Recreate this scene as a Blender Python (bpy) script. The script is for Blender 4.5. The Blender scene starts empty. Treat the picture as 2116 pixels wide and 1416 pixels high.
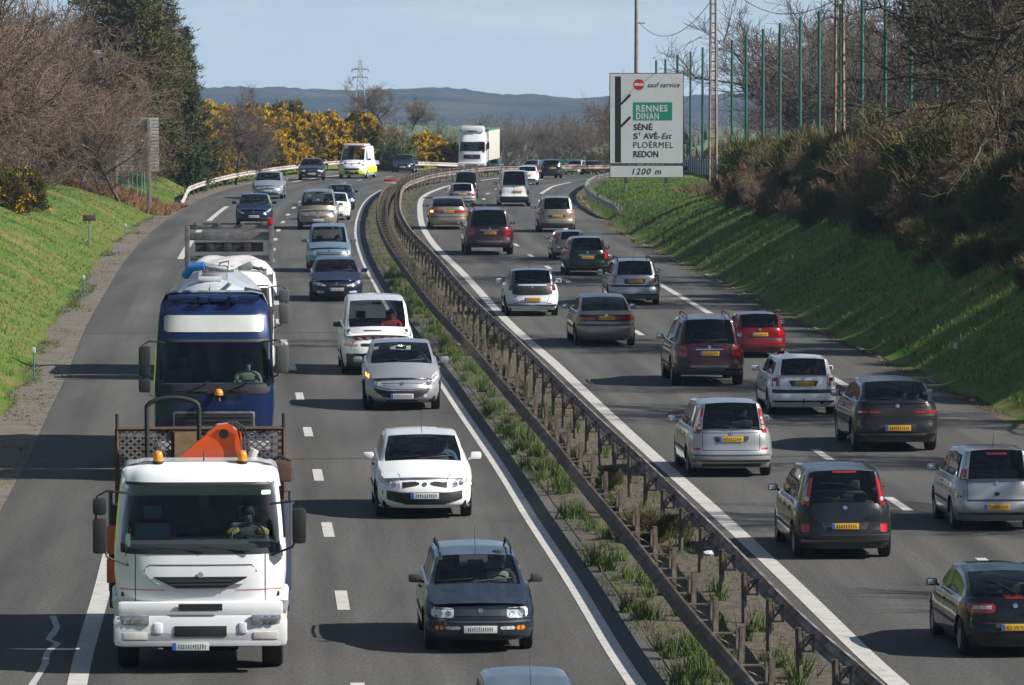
import bpy, bmesh, math, random
import numpy as np
from mathutils import Vector, Matrix
from mathutils.bvhtree import BVHTree
R_ = math.radians
random.seed(7); np.random.seed(7)
scene = bpy.context.scene
COL = scene.collection

# ------------------------------------------------------------------ camera
F_PX = 11250.0; CAMZ = 8.8; HOR = 108.0           # focal length (photo pixels), height, horizon row
PITCH = math.atan((708.0 - HOR) / F_PX)
cam = bpy.data.cameras.new("camera"); camo = bpy.data.objects.new("camera", cam); COL.objects.link(camo)
cam.sensor_width = 36.0; cam.lens = 36.0 * F_PX / 2116.0
cam.clip_start = 1.0; cam.clip_end = 20000.0
camo.location = (0, 0, CAMZ); camo.rotation_euler = (math.pi / 2 - PITCH, 0, 0)
scene.camera = camo

# ------------------------------------------------------------------ light
SUN_EL = R_(36.0); SUN_AZ = R_(13.0)              # from the right, slightly behind the viewer
sdir = Vector((math.cos(SUN_EL) * math.cos(SUN_AZ), -math.cos(SUN_EL) * math.sin(SUN_AZ), math.sin(SUN_EL)))
sun = bpy.data.lights.new("sun", 'SUN'); suno = bpy.data.objects.new("sun", sun); COL.objects.link(suno)
sun.energy = 5.0; sun.angle = R_(0.5); sun.color = (1.0, 0.95, 0.88)
suno.rotation_euler = sdir.to_track_quat('Z', 'Y').to_euler(); suno.location = (200, -50, 200)

world = bpy.data.worlds.new("World"); scene.world = world; world.use_nodes = True
wt = world.node_tree; wt.nodes.clear()
def wn(t, **k):
    n = wt.nodes.new(t)
    for a, v in k.items(): setattr(n, a, v)
    return n
tc = wn('ShaderNodeTexCoord')
mp = wn('ShaderNodeVectorMath', operation='ADD'); mp.inputs[1].default_value = (0, 0, 0.13)
nrm = wn('ShaderNodeVectorMath', operation='NORMALIZE')
sky = wn('ShaderNodeTexSky'); sky.sky_type = 'NISHITA'; sky.sun_disc = False
sky.sun_elevation = SUN_EL; sky.sun_rotation = math.atan2(sdir.x, sdir.y)
sky.air_density = 1.0; sky.dust_density = 0.6; sky.ozone_density = 1.6
cm = wn('ShaderNodeMapping'); cm.inputs['Scale'].default_value = (9.0, 9.0, 60.0)
cn = wn('ShaderNodeTexNoise'); cn.inputs['Scale'].default_value = 2.6; cn.inputs['Detail'].default_value = 7; cn.inputs['Roughness'].default_value = 0.6
cr = wn('ShaderNodeValToRGB'); cr.color_ramp.elements[0].position = 0.46; cr.color_ramp.elements[1].position = 0.78
cr.color_ramp.elements[0].color = (0, 0, 0, 1); cr.color_ramp.elements[1].color = (0.75, 0.75, 0.75, 1)
mx = wn('ShaderNodeMixRGB'); mx.inputs[2].default_value = (8.8, 9.9, 11.0, 1)
bg = wn('ShaderNodeBackground'); bg.inputs[1].default_value = 0.05
wo = wn('ShaderNodeOutputWorld')
L = wt.links.new
L(tc.outputs['Generated'], mp.inputs[0]); L(mp.outputs[0], nrm.inputs[0]); L(nrm.outputs[0], sky.inputs[0])
L(tc.outputs['Generated'], cm.inputs[0]); L(cm.outputs[0], cn.inputs['Vector']); L(cn.outputs['Fac'], cr.inputs[0])
L(cr.outputs[0], mx.inputs[0]); sz = wn('ShaderNodeSeparateXYZ'); hz = wn('ShaderNodeMapRange'); hz.inputs['From Min'].default_value = 0.085; hz.inputs['From Max'].default_value = -0.01
hz.interpolation_type = 'SMOOTHSTEP'; hz.inputs['To Max'].default_value = 0.9
mh = wn('ShaderNodeMixRGB'); mh.inputs[2].default_value = (7.4, 8.9, 10.5, 1)       # bright air low over the horizon
L(tc.outputs['Generated'], sz.inputs[0]); L(sz.outputs['Z'], hz.inputs['Value']); L(hz.outputs[0], mh.inputs[0]); L(sky.outputs[0], mh.inputs[1])
L(mh.outputs[0], mx.inputs[1]); L(mx.outputs[0], bg.inputs[0]); L(bg.outputs[0], wo.inputs[0])

scene.view_settings.view_transform = 'Standard'; scene.view_settings.look = 'None'
scene.view_settings.gamma = 1.0; scene.view_settings.exposure = 0.62
scene.cycles.max_bounces = 6; scene.cycles.transparent_max_bounces = 12

# ------------------------------------------------------------------ helpers
def smooth01(x): x = np.clip(x, 0, 1); return x * x * (3 - 2 * x)
def zr(Y):                                        # long profile of the road: level, then over a crest
    Y = np.asarray(Y, float)
    q = np.clip(Y - 330.0, 0, 200)
    return np.maximum(-8.9e-5 * q * q - 0.0356 * np.clip(Y - 530.0, 0, None), -30.0)
def zs(X, Y):                                     # with the cross fall of the bend
    return zr(Y) + 0.035 * smooth01((np.asarray(Y, float) - 380.0) / 50.0) * np.clip(-np.asarray(X, float), 0, 15)
_c, _s = math.cos(PITCH), math.sin(PITCH)
def rayd(px, py):
    u = (px - 1058.0) / F_PX; v = -(py - 708.0) / F_PX
    dy = _c + v * _s; dz = -_s + v * _c
    return u / dy, dz / dy                        # dx, dz per metre of Y
def gp(px, py, dz=0.0):                           # photo pixel -> point dz above the road surface
    ux, uz = rayd(px, py)
    Y = np.arange(40.0, 620.0, 0.25)
    g = CAMZ + uz * Y - (zs(ux * Y, Y) + dz)
    k = np.where(g <= 0)[0]
    if len(k): i = max(k[0], 1); y = Y[i - 1] + 0.25 * g[i - 1] / (g[i - 1] - g[i])
    else: y = Y[int(np.argmin(np.abs(g)))]
    return Vector((ux * y, y, float(zs(ux * y, y)) + dz))
def at(px, py, Y):                                # photo pixel at a known distance
    ux, uz = rayd(px, py)
    return Vector((ux * Y, Y, CAMZ + uz * Y))
def tag(o, label=None, cat=None, group=None, kind=None):
    for k, v in (('label', label), ('category', cat), ('group', group), ('kind', kind)):
        if v: o[k] = v
    return o
def empty(name, loc=(0, 0, 0), rz=0.0, label=None, cat=None, group=None, scale=1.0):
    o = bpy.data.objects.new(name, None); COL.objects.link(o)
    o.location = loc; o.rotation_euler = (0, 0, rz); o.scale = (scale,) * 3
    o.empty_display_size = 0.3
    return tag(o, label, cat, group)
def link(name, me, m=None, parent=None, smooth=None):
    o = bpy.data.objects.new(name, me); COL.objects.link(o)
    if m is not None:
        for x in (m if isinstance(m, (list, tuple)) else [m]): me.materials.append(x)
    if parent: o.parent = parent
    if smooth is not None and len(me.polygons):
        me.polygons.foreach_set('use_smooth', [True] * len(me.polygons))
        if smooth < 179: me.set_sharp_from_angle(angle=R_(smooth))
    return o
def mesh_np(name, v, f, n=None):                  # numpy vertices and faces (all faces n-sided)
    v = np.asarray(v, np.float32); f = np.asarray(f, np.int32)
    me = bpy.data.meshes.new(name); me.vertices.add(len(v)); me.vertices.foreach_set('co', v.ravel())
    k = f.shape[1]; me.loops.add(f.size); me.loops.foreach_set('vertex_index', f.ravel())
    me.polygons.add(len(f)); me.polygons.foreach_set('loop_start', np.arange(0, f.size, k, dtype=np.int32))
    me.polygons.foreach_set('loop_total', np.full(len(f), k, np.int32))
    me.update(calc_edges=True); return me
def mesh_py(name, v, f):
    me = bpy.data.meshes.new(name); me.from_pydata([tuple(p) for p in v], [], f); me.update(); return me
def copy_tree(o, parent=None):
    c = o.copy(); COL.objects.link(c); c.parent = parent
    for ch in o.children: copy_tree(ch, c)
    return c

class MB:                                          # collects solid pieces into one mesh
    def __init__(s): s.v = []; s.f = []
    def add(s, v, f):
        n = len(s.v); s.v += [tuple(p) for p in v]; s.f += [tuple(n + i for i in q) for q in f]; return s
    def box(s, c, d, rz=0.0, bev=0.0, rx=0.0, ry=0.0):
        bm = bmesh.new(); bmesh.ops.create_cube(bm, size=1.0)
        for w in bm.verts: w.co = Vector((w.co.x * d[0], w.co.y * d[1], w.co.z * d[2]))
        if bev > 0:
            bmesh.ops.bevel(bm, geom=bm.edges[:] + bm.verts[:], offset=min(bev, min(d) * .49), segments=2, affect='EDGES', profile=0.6)
        M = Matrix.Translation(c) @ Matrix.Rotation(rz, 4, 'Z') @ Matrix.Rotation(ry, 4, 'Y') @ Matrix.Rotation(rx, 4, 'X')
        bm.verts.ensure_lookup_table()
        s.add([M @ w.co for w in bm.verts], [[w.index for w in f.verts] for f in bm.faces]); bm.free(); return s
    def tube(s, pts, r, n=8, caps=True):
        pts = [Vector(p) for p in pts]; rr = r if isinstance(r, (list, tuple)) else [r] * len(pts)
        rings = []; v = []; f = []
        for i, p in enumerate(pts):
            d = (pts[min(i + 1, len(pts) - 1)] - pts[max(i - 1, 0)])
            d = d.normalized() if d.length > 1e-9 else Vector((0, 0, 1))
            a = Vector((0, 0, 1)) if abs(d.z) < 0.9 else Vector((1, 0, 0))
            x = d.cross(a).normalized(); y = d.cross(x)
            for k in range(n):
                t = 2 * math.pi * k / n; v.append(p + (x * math.cos(t) + y * math.sin(t)) * rr[i])
        for i in range(len(pts) - 1):
            for k in range(n):
                f.append((i * n + k, i * n + (k + 1) % n, (i + 1) * n + (k + 1) % n, (i + 1) * n + k))
        if caps: f.append(tuple(range(n))[::-1]); f.append(tuple((len(pts) - 1) * n + k for k in range(n)))
        return s.add(v, f)
    def lathe(s, prof, c=(0, 0, 0), axis='Z', n=20):   # prof: (radius, height)
        v = []; f = []
        for (r, h) in prof:
            for k in range(n):
                t = 2 * math.pi * k / n; a, b = r * math.cos(t), r * math.sin(t)
                p = {'Z': (a, b, h), 'X': (h, a, b), 'Y': (b, h, a)}[axis]
                v.append((p[0] + c[0], p[1] + c[1], p[2] + c[2]))
        for i in range(len(prof) - 1):
            for k in range(n): f.append((i * n + k, i * n + (k + 1) % n, (i + 1) * n + (k + 1) % n, (i + 1) * n + k))
        return s.add(v, f)
    def prism(s, pts, y0, y1, axis='Y'):               # outline swept along an axis
        n = len(pts)
        def P(a, b, h): return {'Y': (a, h, b), 'X': (h, a, b), 'Z': (a, b, h)}[axis]
        v = [P(a, b, y0) for a, b in pts] + [P(a, b, y1) for a, b in pts]
        f = [(k, (k + 1) % n, n + (k + 1) % n, n + k) for k in range(n)] + [tuple(range(n))[::-1], tuple(range(n, 2 * n))]
        return s.add(v, f)
    def mesh(s, name):
        me = mesh_py(name, s.v, s.f)
        bm = bmesh.new(); bm.from_mesh(me); bmesh.ops.recalc_face_normals(bm, faces=bm.faces[:]); bm.to_mesh(me); bm.free(); return me
    def obj(s, name, m, parent=None, smooth=35): return link(name, s.mesh(name), m, parent, smooth)

# ------------------------------------------------------------------ materials
def srgb(r, g, b):
    f = lambda c: ((c / 255 + .055) / 1.055) ** 2.4 if c > 10 else c / 255 / 12.92
    return (f(r), f(g), f(b))
_mats = {}
def M(name, col, rough=0.55, metal=0.0, col2=None, scale=4.0, lo=0.35, hi=0.65, bump=0.0, bscale=40.0, coat=0.0,
      spec=0.5, emit=None, detail=6.0, stretch=(1, 1, 1), dirt=None, trans=0.0):
    if name in _mats: return _mats[name]
    m = bpy.data.materials.new(name); m.use_nodes = True; nt = m.node_tree; N = nt.nodes; K = nt.links.new
    p = N['Principled BSDF']; p.inputs['Roughness'].default_value = rough; p.inputs['Metallic'].default_value = metal
    p.inputs['Specular IOR Level'].default_value = spec; p.inputs['Coat Weight'].default_value = coat; p.inputs['Coat Roughness'].default_value = 0.06
    p.inputs['Base Color'].default_value = (*col, 1)
    tcn = N.new('ShaderNodeTexCoord'); mpn = N.new('ShaderNodeMapping'); mpn.inputs['Scale'].default_value = stretch
    K(tcn.outputs['Object'], mpn.inputs[0])
    if col2 is None: col2 = tuple(c * 0.82 for c in col)
    nz = N.new('ShaderNodeTexNoise'); nz.inputs['Scale'].default_value = scale; nz.inputs['Detail'].default_value = detail; nz.inputs['Roughness'].default_value = 0.62
    K(mpn.outputs[0], nz.inputs['Vector'])
    rp = N.new('ShaderNodeValToRGB'); rp.color_ramp.elements[0].position = lo; rp.color_ramp.elements[1].position = hi
    rp.color_ramp.elements[0].color = (*col, 1); rp.color_ramp.elements[1].color = (*col2, 1)
    K(nz.outputs['Fac'], rp.inputs[0]); out = rp.outputs[0]
    if dirt:                                        # road film on the lower body: colour, height
        sp = N.new('ShaderNodeSeparateXYZ'); K(tcn.outputs['Object'], sp.inputs[0])
        mr = N.new('ShaderNodeMapRange'); mr.inputs['From Min'].default_value = dirt[1]; mr.inputs['From Max'].default_value = 0.1
        mr.inputs['To Min'].default_value = 0.0; mr.inputs['To Max'].default_value = 0.42; K(sp.outputs['Z'], mr.inputs['Value'])
        n2 = N.new('ShaderNodeTexNoise'); n2.inputs['Scale'].default_value = 3.0; n2.inputs['Detail'].default_value = 8; K(tcn.outputs['Object'], n2.inputs['Vector'])
        mu = N.new('ShaderNodeMath'); mu.operation = 'MULTIPLY'; K(mr.outputs[0], mu.inputs[0]); K(n2.outputs['Fac'], mu.inputs[1])
        mi = N.new('ShaderNodeMixRGB'); K(mu.outputs[0], mi.inputs[0]); K(out, mi.inputs[1]); mi.inputs[2].default_value = (*dirt[0], 1); out = mi.outputs[0]
    K(out, p.inputs['Base Color'])
    if bump:
        b = N.new('ShaderNodeBump'); b.inputs['Strength'].default_value = bump; b.inputs['Distance'].default_value = 0.02
        n3 = N.new('ShaderNodeTexNoise'); n3.inputs['Scale'].default_value = bscale; n3.inputs['Detail'].default_value = 5; K(tcn.outputs['Object'], n3.inputs['Vector'])
        K(n3.outputs['Fac'], b.inputs['Height']); K(b.outputs[0], p.inputs['Normal'])
    if emit: p.inputs['Emission Color'].default_value = (*emit[0], 1); p.inputs['Emission Strength'].default_value = emit[1]
    if trans: p.inputs['Transmission Weight'].default_value = trans
    _mats[name] = m; return m
def glass(name, tint, ior=1.45, rough=0.02):
    if name in _mats: return _mats[name]
    m = bpy.data.materials.new(name); m.use_nodes = True; nt = m.node_tree; N = nt.nodes; K = nt.links.new; N.clear()
    o = N.new('ShaderNodeOutputMaterial'); mi = N.new('ShaderNodeMixShader'); t = N.new('ShaderNodeBsdfTransparent'); g = N.new('ShaderNodeBsdfGlossy')
    fr = N.new('ShaderNodeFresnel'); fr.inputs[0].default_value = ior; t.inputs[0].default_value = (*tint, 1); g.inputs['Roughness'].default_value = rough
    tcn = N.new('ShaderNodeTexCoord'); nz = N.new('ShaderNodeTexNoise'); nz.inputs['Scale'].default_value = 2.5; nz.inputs['Detail'].default_value = 5
    rp = N.new('ShaderNodeValToRGB'); rp.color_ramp.elements[0].color = (*tint, 1); rp.color_ramp.elements[1].color = (*[c * .7 for c in tint], 1)
    K(tcn.outputs['Object'], nz.inputs['Vector']); K(nz.outputs['Fac'], rp.inputs[0]); K(rp.outputs[0], t.inputs[0])
    K(fr.outputs[0], mi.inputs[0]); K(t.outputs[0], mi.inputs[1]); K(g.outputs[0], mi.inputs[2]); K(mi.outputs[0], o.inputs[0])
    _mats[name] = m; return m
# ================================================================== the road: two median rails give every line by offset
def spline(pts, step=2.0):
    P = np.array([(p[0], p[1]) for p in pts], float)
    P = np.vstack([2 * P[0] - P[1], P, 2 * P[-1] - P[-2]]); out = []
    for i in range(1, len(P) - 2):
        n = max(2, int(np.linalg.norm(P[i + 1] - P[i]) / 0.5))
        t = np.linspace(0, 1, n, endpoint=False)[:, None]
        a, b, c, d = P[i - 1], P[i], P[i + 1], P[i + 2]
        out.append(0.5 * (2 * b + (c - a) * t + (2 * a - 5 * b + 4 * c - d) * t ** 2 + (3 * b - a - 3 * c + d) * t ** 3))
    out = np.vstack(out + [P[-2:-1]])
    for _ in range(60): out[1:-1] = 0.25 * out[:-2] + 0.5 * out[1:-1] + 0.25 * out[2:]
    s = np.concatenate([[0], np.cumsum(np.linalg.norm(np.diff(out, axis=0), axis=1))])
    q = np.arange(0, s[-1], step)
    return np.stack([np.interp(q, s, out[:, 0]), np.interp(q, s, out[:, 1])], 1)
ml_px = [(1559,1410),(1425,1257),(1315,1115),(1213,995),(1136,898),(1040,788),(980,718),(890,622),(828,540),(798,495),(781,450),(782,415),(793,390),(815,373),(853,358),(890,350),(940,346)]
mr_px = [(1820,1414),(1676,1294),(1588,1206),(1500,1115),(1351,971),(1211,841),(1111,743),(1060,693),(980,620),(900,528),(865,493),(840,463),(826,430),(829,392),(842,378),(868,368),(910,358)]
ml = [gp(x, y, .75) for x, y in ml_px]; mr = [gp(x, y, .75) for x, y in mr_px]
d0 = (ml[0] - ml[2]).normalized(); d1 = (mr[0] - mr[2]).normalized()
ml = [ml[0] + d0 * 34] + ml + [Vector((-0.8, 419)), Vector((3.4, 428)), Vector((9, 434)), Vector((22, 442)), Vector((48, 451))]
mr = [mr[0] + d1 * 34] + mr + [Vector((0.2, 417.3)), Vector((4.2, 426.4)), Vector((9.5, 432.4)), Vector((22.4, 440.4)), Vector((48.4, 449.4))]
ml = [Vector((p.x, p.y)) for p in ml]; mr = [Vector((p.x, p.y)) for p in mr]
ML = spline(ml); MR = spline(mr)
def normals(P):
    T = np.gradient(P, axis=0); T /= np.linalg.norm(T, axis=1)[:, None]
    return np.stack([-T[:, 1], T[:, 0]], 1)        # left-hand normal
MLn, MRn = normals(ML), normals(MR)
def offL(o): return ML + MLn * o                   # o metres to the left of the left rail
def offR(o): return MR - MRn * o                   # o metres to the right of the right rail
def side_dist(P, N, X, Y):                         # signed distance, positive along N
    out = np.empty(len(X)); 
    for i in range(0, len(X), 4000):
        dx = X[i:i + 4000, None] - P[None, :, 0]; dy = Y[i:i + 4000, None] - P[None, :, 1]
        k = np.argmin(dx * dx + dy * dy, 1); r = np.arange(len(k))
        out[i:i + 4000] = dx[r, k] * N[k, 0] + dy[r, k] * N[k, 1]
    return out
LG_O, RG_O = 12.3, 10.95
from mathutils import noise as mnoise
def fbm(X, Y, sc, seed=0.0):
    return np.array([mnoise.fractal(Vector((x / sc, y / sc, seed)), 0.8, 2.1, 4) for x, y in zip(X, Y)])
def terrain(X, Y, rough=True):
    X = np.asarray(X, float); Y = np.asarray(Y, float)
    dl = side_dist(ML, MLn, X, Y); dr = -side_dist(MR, MRn, X, Y)
    z = zs(X, Y) - 0.06
    tl = np.interp(Y, [0, 190, 240, 285, 330, 365, 420, 500, 560, 700], [7, 6, 4.2, 2.0, 1.1, 2.6, 3.2, 2.5, 0.5, 0])
    tr = np.interp(Y, [0, 130, 200, 250, 290, 340, 400, 700], [8, 7.6, 5.6, 2.7, 1.55, .9, .3, 0])
    tl = tl * np.where(Y > 385, np.clip(smooth01((-2.0 - X) / 10.0), .02, 1), 1.0)
    a = np.clip(dl - LG_O, 0, None); b = np.clip(dr - RG_O, 0, None)
    hl = tl * np.tanh(.55 * a / np.maximum(tl, .05)); hr = tr * np.tanh(.66 * b / np.maximum(tr, .05))
    hr -= np.clip(b - 7.5, 0, 30) * 0.10 * smooth01((Y - 260) / 60)       # ground falls away behind the crest on the right
    z = z + np.where(a > 0, hl, 0) + np.where(b > 0, hr, 0) + 0.0
    if rough:
        k = smooth01(np.maximum(a, b) / 2.0)
        z = z + k * 0.17 * fbm(X, Y, 6.0)
        z = z + np.where((a > 0) | (b > 0), 0.0, 0.0)
    return z
def tz(x, y): return float(terrain(np.array([x]), np.array([y]), False)[0])

m_grass = M('grass_bank', srgb(70, 98, 34), 0.95, col2=srgb(122, 106, 68), scale=0.40, lo=.42, hi=.74, bump=.9, bscale=9, spec=.15, detail=10)
m_asph = M('asphalt', (.064, .063, .061), 0.9, col2=(.100, .098, .093), scale=.9, lo=.3, hi=.7, bump=.5, bscale=45, stretch=(1, .06, 1), spec=.25, detail=14)
def speckle(m, sc, lo, hi, sc2, lo2, hi2):         # stone grain and broad blotches over the base colour
    nt = m.node_tree; p = nt.nodes['Principled BSDF']; src = p.inputs['Base Color'].links[0].from_socket; t = nt.nodes.new('ShaderNodeTexCoord')
    for s_, a, b, st in ((sc, lo, hi, (1, .35, 1)), (sc2, lo2, hi2, (1, .12, 1))):
        mpn = nt.nodes.new('ShaderNodeMapping'); mpn.inputs['Scale'].default_value = st; nt.links.new(t.outputs['Object'], mpn.inputs[0])
        n = nt.nodes.new('ShaderNodeTexNoise'); n.inputs['Scale'].default_value = s_; n.inputs['Detail'].default_value = 4; nt.links.new(mpn.outputs[0], n.inputs['Vector'])
        r = nt.nodes.new('ShaderNodeMapRange'); r.inputs['From Min'].default_value = .3; r.inputs['From Max'].default_value = .7; r.inputs['To Min'].default_value = a; r.inputs['To Max'].default_value = b; nt.links.new(n.outputs['Fac'], r.inputs['Value'])
        x = nt.nodes.new('ShaderNodeVectorMath'); x.operation = 'SCALE'; nt.links.new(src, x.inputs[0]); nt.links.new(r.outputs[0], x.inputs['Scale']); src = x.outputs[0]
    nt.links.new(src, p.inputs['Base Color'])
speckle(m_asph, 17.0, .78, 1.22, .55, .86, 1.12)
def tracks(m):                                     # lane wear following the road: drip line, tyre polish, long streaks, dark patches
    nt = m.node_tree; p = nt.nodes['Principled BSDF']; src = p.inputs['Base Color'].links[0].from_socket; K = nt.links.new; t = nt.nodes.new('ShaderNodeUVMap'); t.uv_map = 'UVMap'
    for sc, st, a, b in ((1.0, (1.6, .012, 1), .80, 1.14), (1.0, (.25, .055, 1), .86, 1.10)):
        mpn = nt.nodes.new('ShaderNodeMapping'); mpn.inputs['Scale'].default_value = st; K(t.outputs[0], mpn.inputs[0]); n = nt.nodes.new('ShaderNodeTexNoise'); n.inputs['Scale'].default_value = sc; n.inputs['Detail'].default_value = 6; K(mpn.outputs[0], n.inputs['Vector'])
        r = nt.nodes.new('ShaderNodeMapRange'); r.inputs['From Min'].default_value = .32; r.inputs['From Max'].default_value = .68; r.inputs['To Min'].default_value = a; r.inputs['To Max'].default_value = b; K(n.outputs['Fac'], r.inputs['Value'])
        x = nt.nodes.new('ShaderNodeVectorMath'); x.operation = 'SCALE'; K(src, x.inputs[0]); K(r.outputs[0], x.inputs['Scale']); src = x.outputs[0]
    sp = nt.nodes.new('ShaderNodeSeparateXYZ'); K(t.outputs[0], sp.inputs[0]); mm = nt.nodes.new('ShaderNodeMath'); mm.operation = 'MULTIPLY_ADD'; mm.inputs[1].default_value = 2 * math.pi / 1.95; mm.inputs[2].default_value = -1.9; K(sp.outputs['X'], mm.inputs[0])
    cs = nt.nodes.new('ShaderNodeMath'); cs.operation = 'COSINE'; K(mm.outputs[0], cs.inputs[0]); r = nt.nodes.new('ShaderNodeMapRange'); r.inputs['From Min'].default_value = -1; r.inputs['From Max'].default_value = 1; r.inputs['To Min'].default_value = 1.07; r.inputs['To Max'].default_value = .90; K(cs.outputs[0], r.inputs['Value'])
    x = nt.nodes.new('ShaderNodeVectorMath'); x.operation = 'SCALE'; K(src, x.inputs[0]); K(r.outputs[0], x.inputs['Scale']); K(x.outputs[0], p.inputs['Base Color'])
tracks(m_asph)
m_gutter = M('gutter_concrete', (.17, .15, .125), 0.95, col2=(.11, .105, .085), scale=1.1, bump=.6, bscale=14, spec=.2, detail=10)
m_gravel = M('gravel', (.125, .108, .085), 0.97, col2=(.050, .045, .037), scale=5.5, lo=.38, hi=.66, bump=1.0, bscale=22, spec=.2, detail=12)
m_verge = M('verge_soil', (.13, .10, .07), 0.97, col2=(.075, .08, .035), scale=1.5, bump=.8, bscale=12, spec=.15, detail=10)

def paint_mat(name, base, wear):                   # road paint with worn patches
    m = M(name, base, .75, col2=tuple(c * .62 for c in base), scale=3.0, lo=.45, hi=wear, detail=12, spec=.3)
    return m
m_white = paint_mat('road_paint', (.46, .45, .425), .8)

# ---- ground sheet
def spaced(a, b, d, ext, g):
    c = list(np.arange(a, b + d, d)); s = d
    lo, hi = [], []
    x = c[0]
    while x > -ext: s *= g; x -= s; lo.append(x)
    s = d; x = c[-1]
    while x < ext: s *= g; x += s; hi.append(x)
    return np.array(lo[::-1] + c + hi)
gx = spaced(-34, 34, .62, 3500, 1.22)
gy = np.concatenate([[-300, -100, 0, 20, 34], np.arange(42, 470, 1.6), 470 * 1.035 ** np.arange(0, 80)])
gy = gy[gy < 4150]
GX, GY = np.meshgrid(gx, gy); GX = GX.ravel(); GY = GY.ravel()
GZ = terrain(GX, GY)
nx, ny = len(gx), len(gy)
idx = np.arange(nx * ny).reshape(ny, nx)
F = np.stack([idx[:-1, :-1], idx[:-1, 1:], idx[1:, 1:], idx[1:, :-1]], -1).reshape(-1, 4)
o = link('ground', mesh_np('ground', np.stack([GX, GY, GZ], 1), F), m_grass, smooth=180); tag(o, kind='structure')

def ribbon(name, a, b, cols, lift, m, lim=None, wob=0.0):     # sheet between two edge lines
    n = min(len(a), len(b)); V = []
    for i in range(n):
        for k in range(cols + 1):
            t = k / cols; p = a[i] * (1 - t) + b[i] * t
            V.append((p[0], p[1], float(zs(p[0], p[1])) + lift + (wob * mnoise.noise(Vector((p[0] * 1.3, p[1] * 1.3, 0))) if 0 < k < cols else 0)))
    f = [(i * (cols + 1) + k, i * (cols + 1) + k + 1, (i + 1) * (cols + 1) + k + 1, (i + 1) * (cols + 1) + k) for i in range(n - 1) for k in range(cols)]
    me = mesh_py(name, V, f); uv = me.uv_layers.new(name='UVMap'); L_ = np.concatenate([[0], np.cumsum(np.linalg.norm(np.diff(a[:n], axis=0), axis=1))]); wd = float(np.linalg.norm(a[10] - b[10]))
    vi = np.empty(len(me.loops), np.int32); me.loops.foreach_get('vertex_index', vi); uv.data.foreach_set('uv', np.column_stack([wd * (vi % (cols + 1)) / cols, L_[vi // (cols + 1)]]).astype(np.float32).ravel())
    o = link(name, me, m, smooth=180); return tag(o, kind='structure')
ribbon('road', offL(.35), offL(11.1), 6, 0.0, m_asph)
ribbon('road', offR(.35), offR(10.4), 6, 0.0, m_asph)
ribbon('gutter', offL(11.1), offL(12.35), 4, -0.012, m_gutter, wob=.05)
ribbon('gutter', offR(10.4), offR(11.1), 2, -0.012, m_verge, wob=.05)
n_ = min(len(ML), len(MR))
ribbon('gravel_strip', offL(.4)[:n_], (MR[np.array([np.argmin(((MR - p) ** 2).sum(1)) for p in ML[:n_]])] + 0) - (MRn[np.array([np.argmin(((MR - p) ** 2).sum(1)) for p in ML[:n_]])]) * .4, 6, 0.012, m_gravel, wob=.10)

# ---- painted markings
sML = np.concatenate([[0], np.cumsum(np.linalg.norm(np.diff(ML, axis=0), axis=1))])
sMR = np.concatenate([[0], np.cumsum(np.linalg.norm(np.diff(MR, axis=0), axis=1))])
def sta(P, S, Y): return float(np.interp(Y, P[:200, 1], S[:200]))
def strip(V, Fc, P, N, S, s0, s1, o, w, sgn):
    q = np.linspace(s0, s1, max(2, int((s1 - s0) / 2) + 1)); n = len(V)
    for s in q:
        p = np.array([np.interp(s, S, P[:, 0]), np.interp(s, S, P[:, 1])]); nn = np.array([np.interp(s, S, N[:, 0]), np.interp(s, S, N[:, 1])]) * sgn
        for e in (-w / 2, w / 2):
            x = p + nn * (o + e); V.append((x[0], x[1], float(zs(x[0], x[1])) + .006))
    for i in range(len(q) - 1): Fc.append((n + 2 * i, n + 2 * i + 1, n + 2 * i + 3, n + 2 * i + 2))
V, Fc = [], []
strip(V, Fc, ML, MLn, sML, 0, sML[-1], 1.02, .27, 1)
strip(V, Fc, MR, MRn, sMR, 0, sMR[-1], 1.12, .30, -1)
for y0_, y1_ in ((45, 97), (232, 270), (284, 311), (328, 366), (377, 412)): strip(V, Fc, ML, MLn, sML, sta(ML, sML, y0_), sta(ML, sML, y1_), 8.8, .28, 1)
a0 = sta(ML, sML, 87.4)
for k in range(-3, 30): strip(V, Fc, ML, MLn, sML, a0 + 13 * k - 1.55, a0 + 13 * k + 1.55, 4.9, .20, 1)
a0 = sta(MR, sMR, 131.0)
for k in range(-2, 6): strip(V, Fc, MR, MRn, sMR, max(0, a0 + 52 * k), a0 + 52 * k + 38, 8.2, .24, -1)
a0 = sta(MR, sMR, 105.6)
for k in range(-4, 28): strip(V, Fc, MR, MRn, sMR, a0 + 13 * k - 1.6, a0 + 13 * k + 1.6, 4.85, .19, -1)
o = link('lane_markings', mesh_py('lane_markings', V, Fc), m_white); tag(o, kind='structure')
# spilled paint on the hard shoulder
V, Fc = [], []
sp = [gp(*q) for q in ((109,1273),(118,1297),(108,1312),(100,1322),(120,1331),(104,1343),(96,1352),(93,1373),(82,1392),(66,1416),(50,1440))]
for i, p in enumerate(sp):
    w = .045 + .02 * random.random(); V += [(p.x - w, p.y, p.z + .005), (p.x + w, p.y, p.z + .005)]
Fc = [(2 * i, 2 * i + 1, 2 * i + 3, 2 * i + 2) for i in range(len(sp) - 1)]
o = link('paint_spill', mesh_py('paint_spill', V, Fc), M('spilled_paint', (.42, .42, .42), .8, scale=12)); tag(o, kind='structure')

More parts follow.
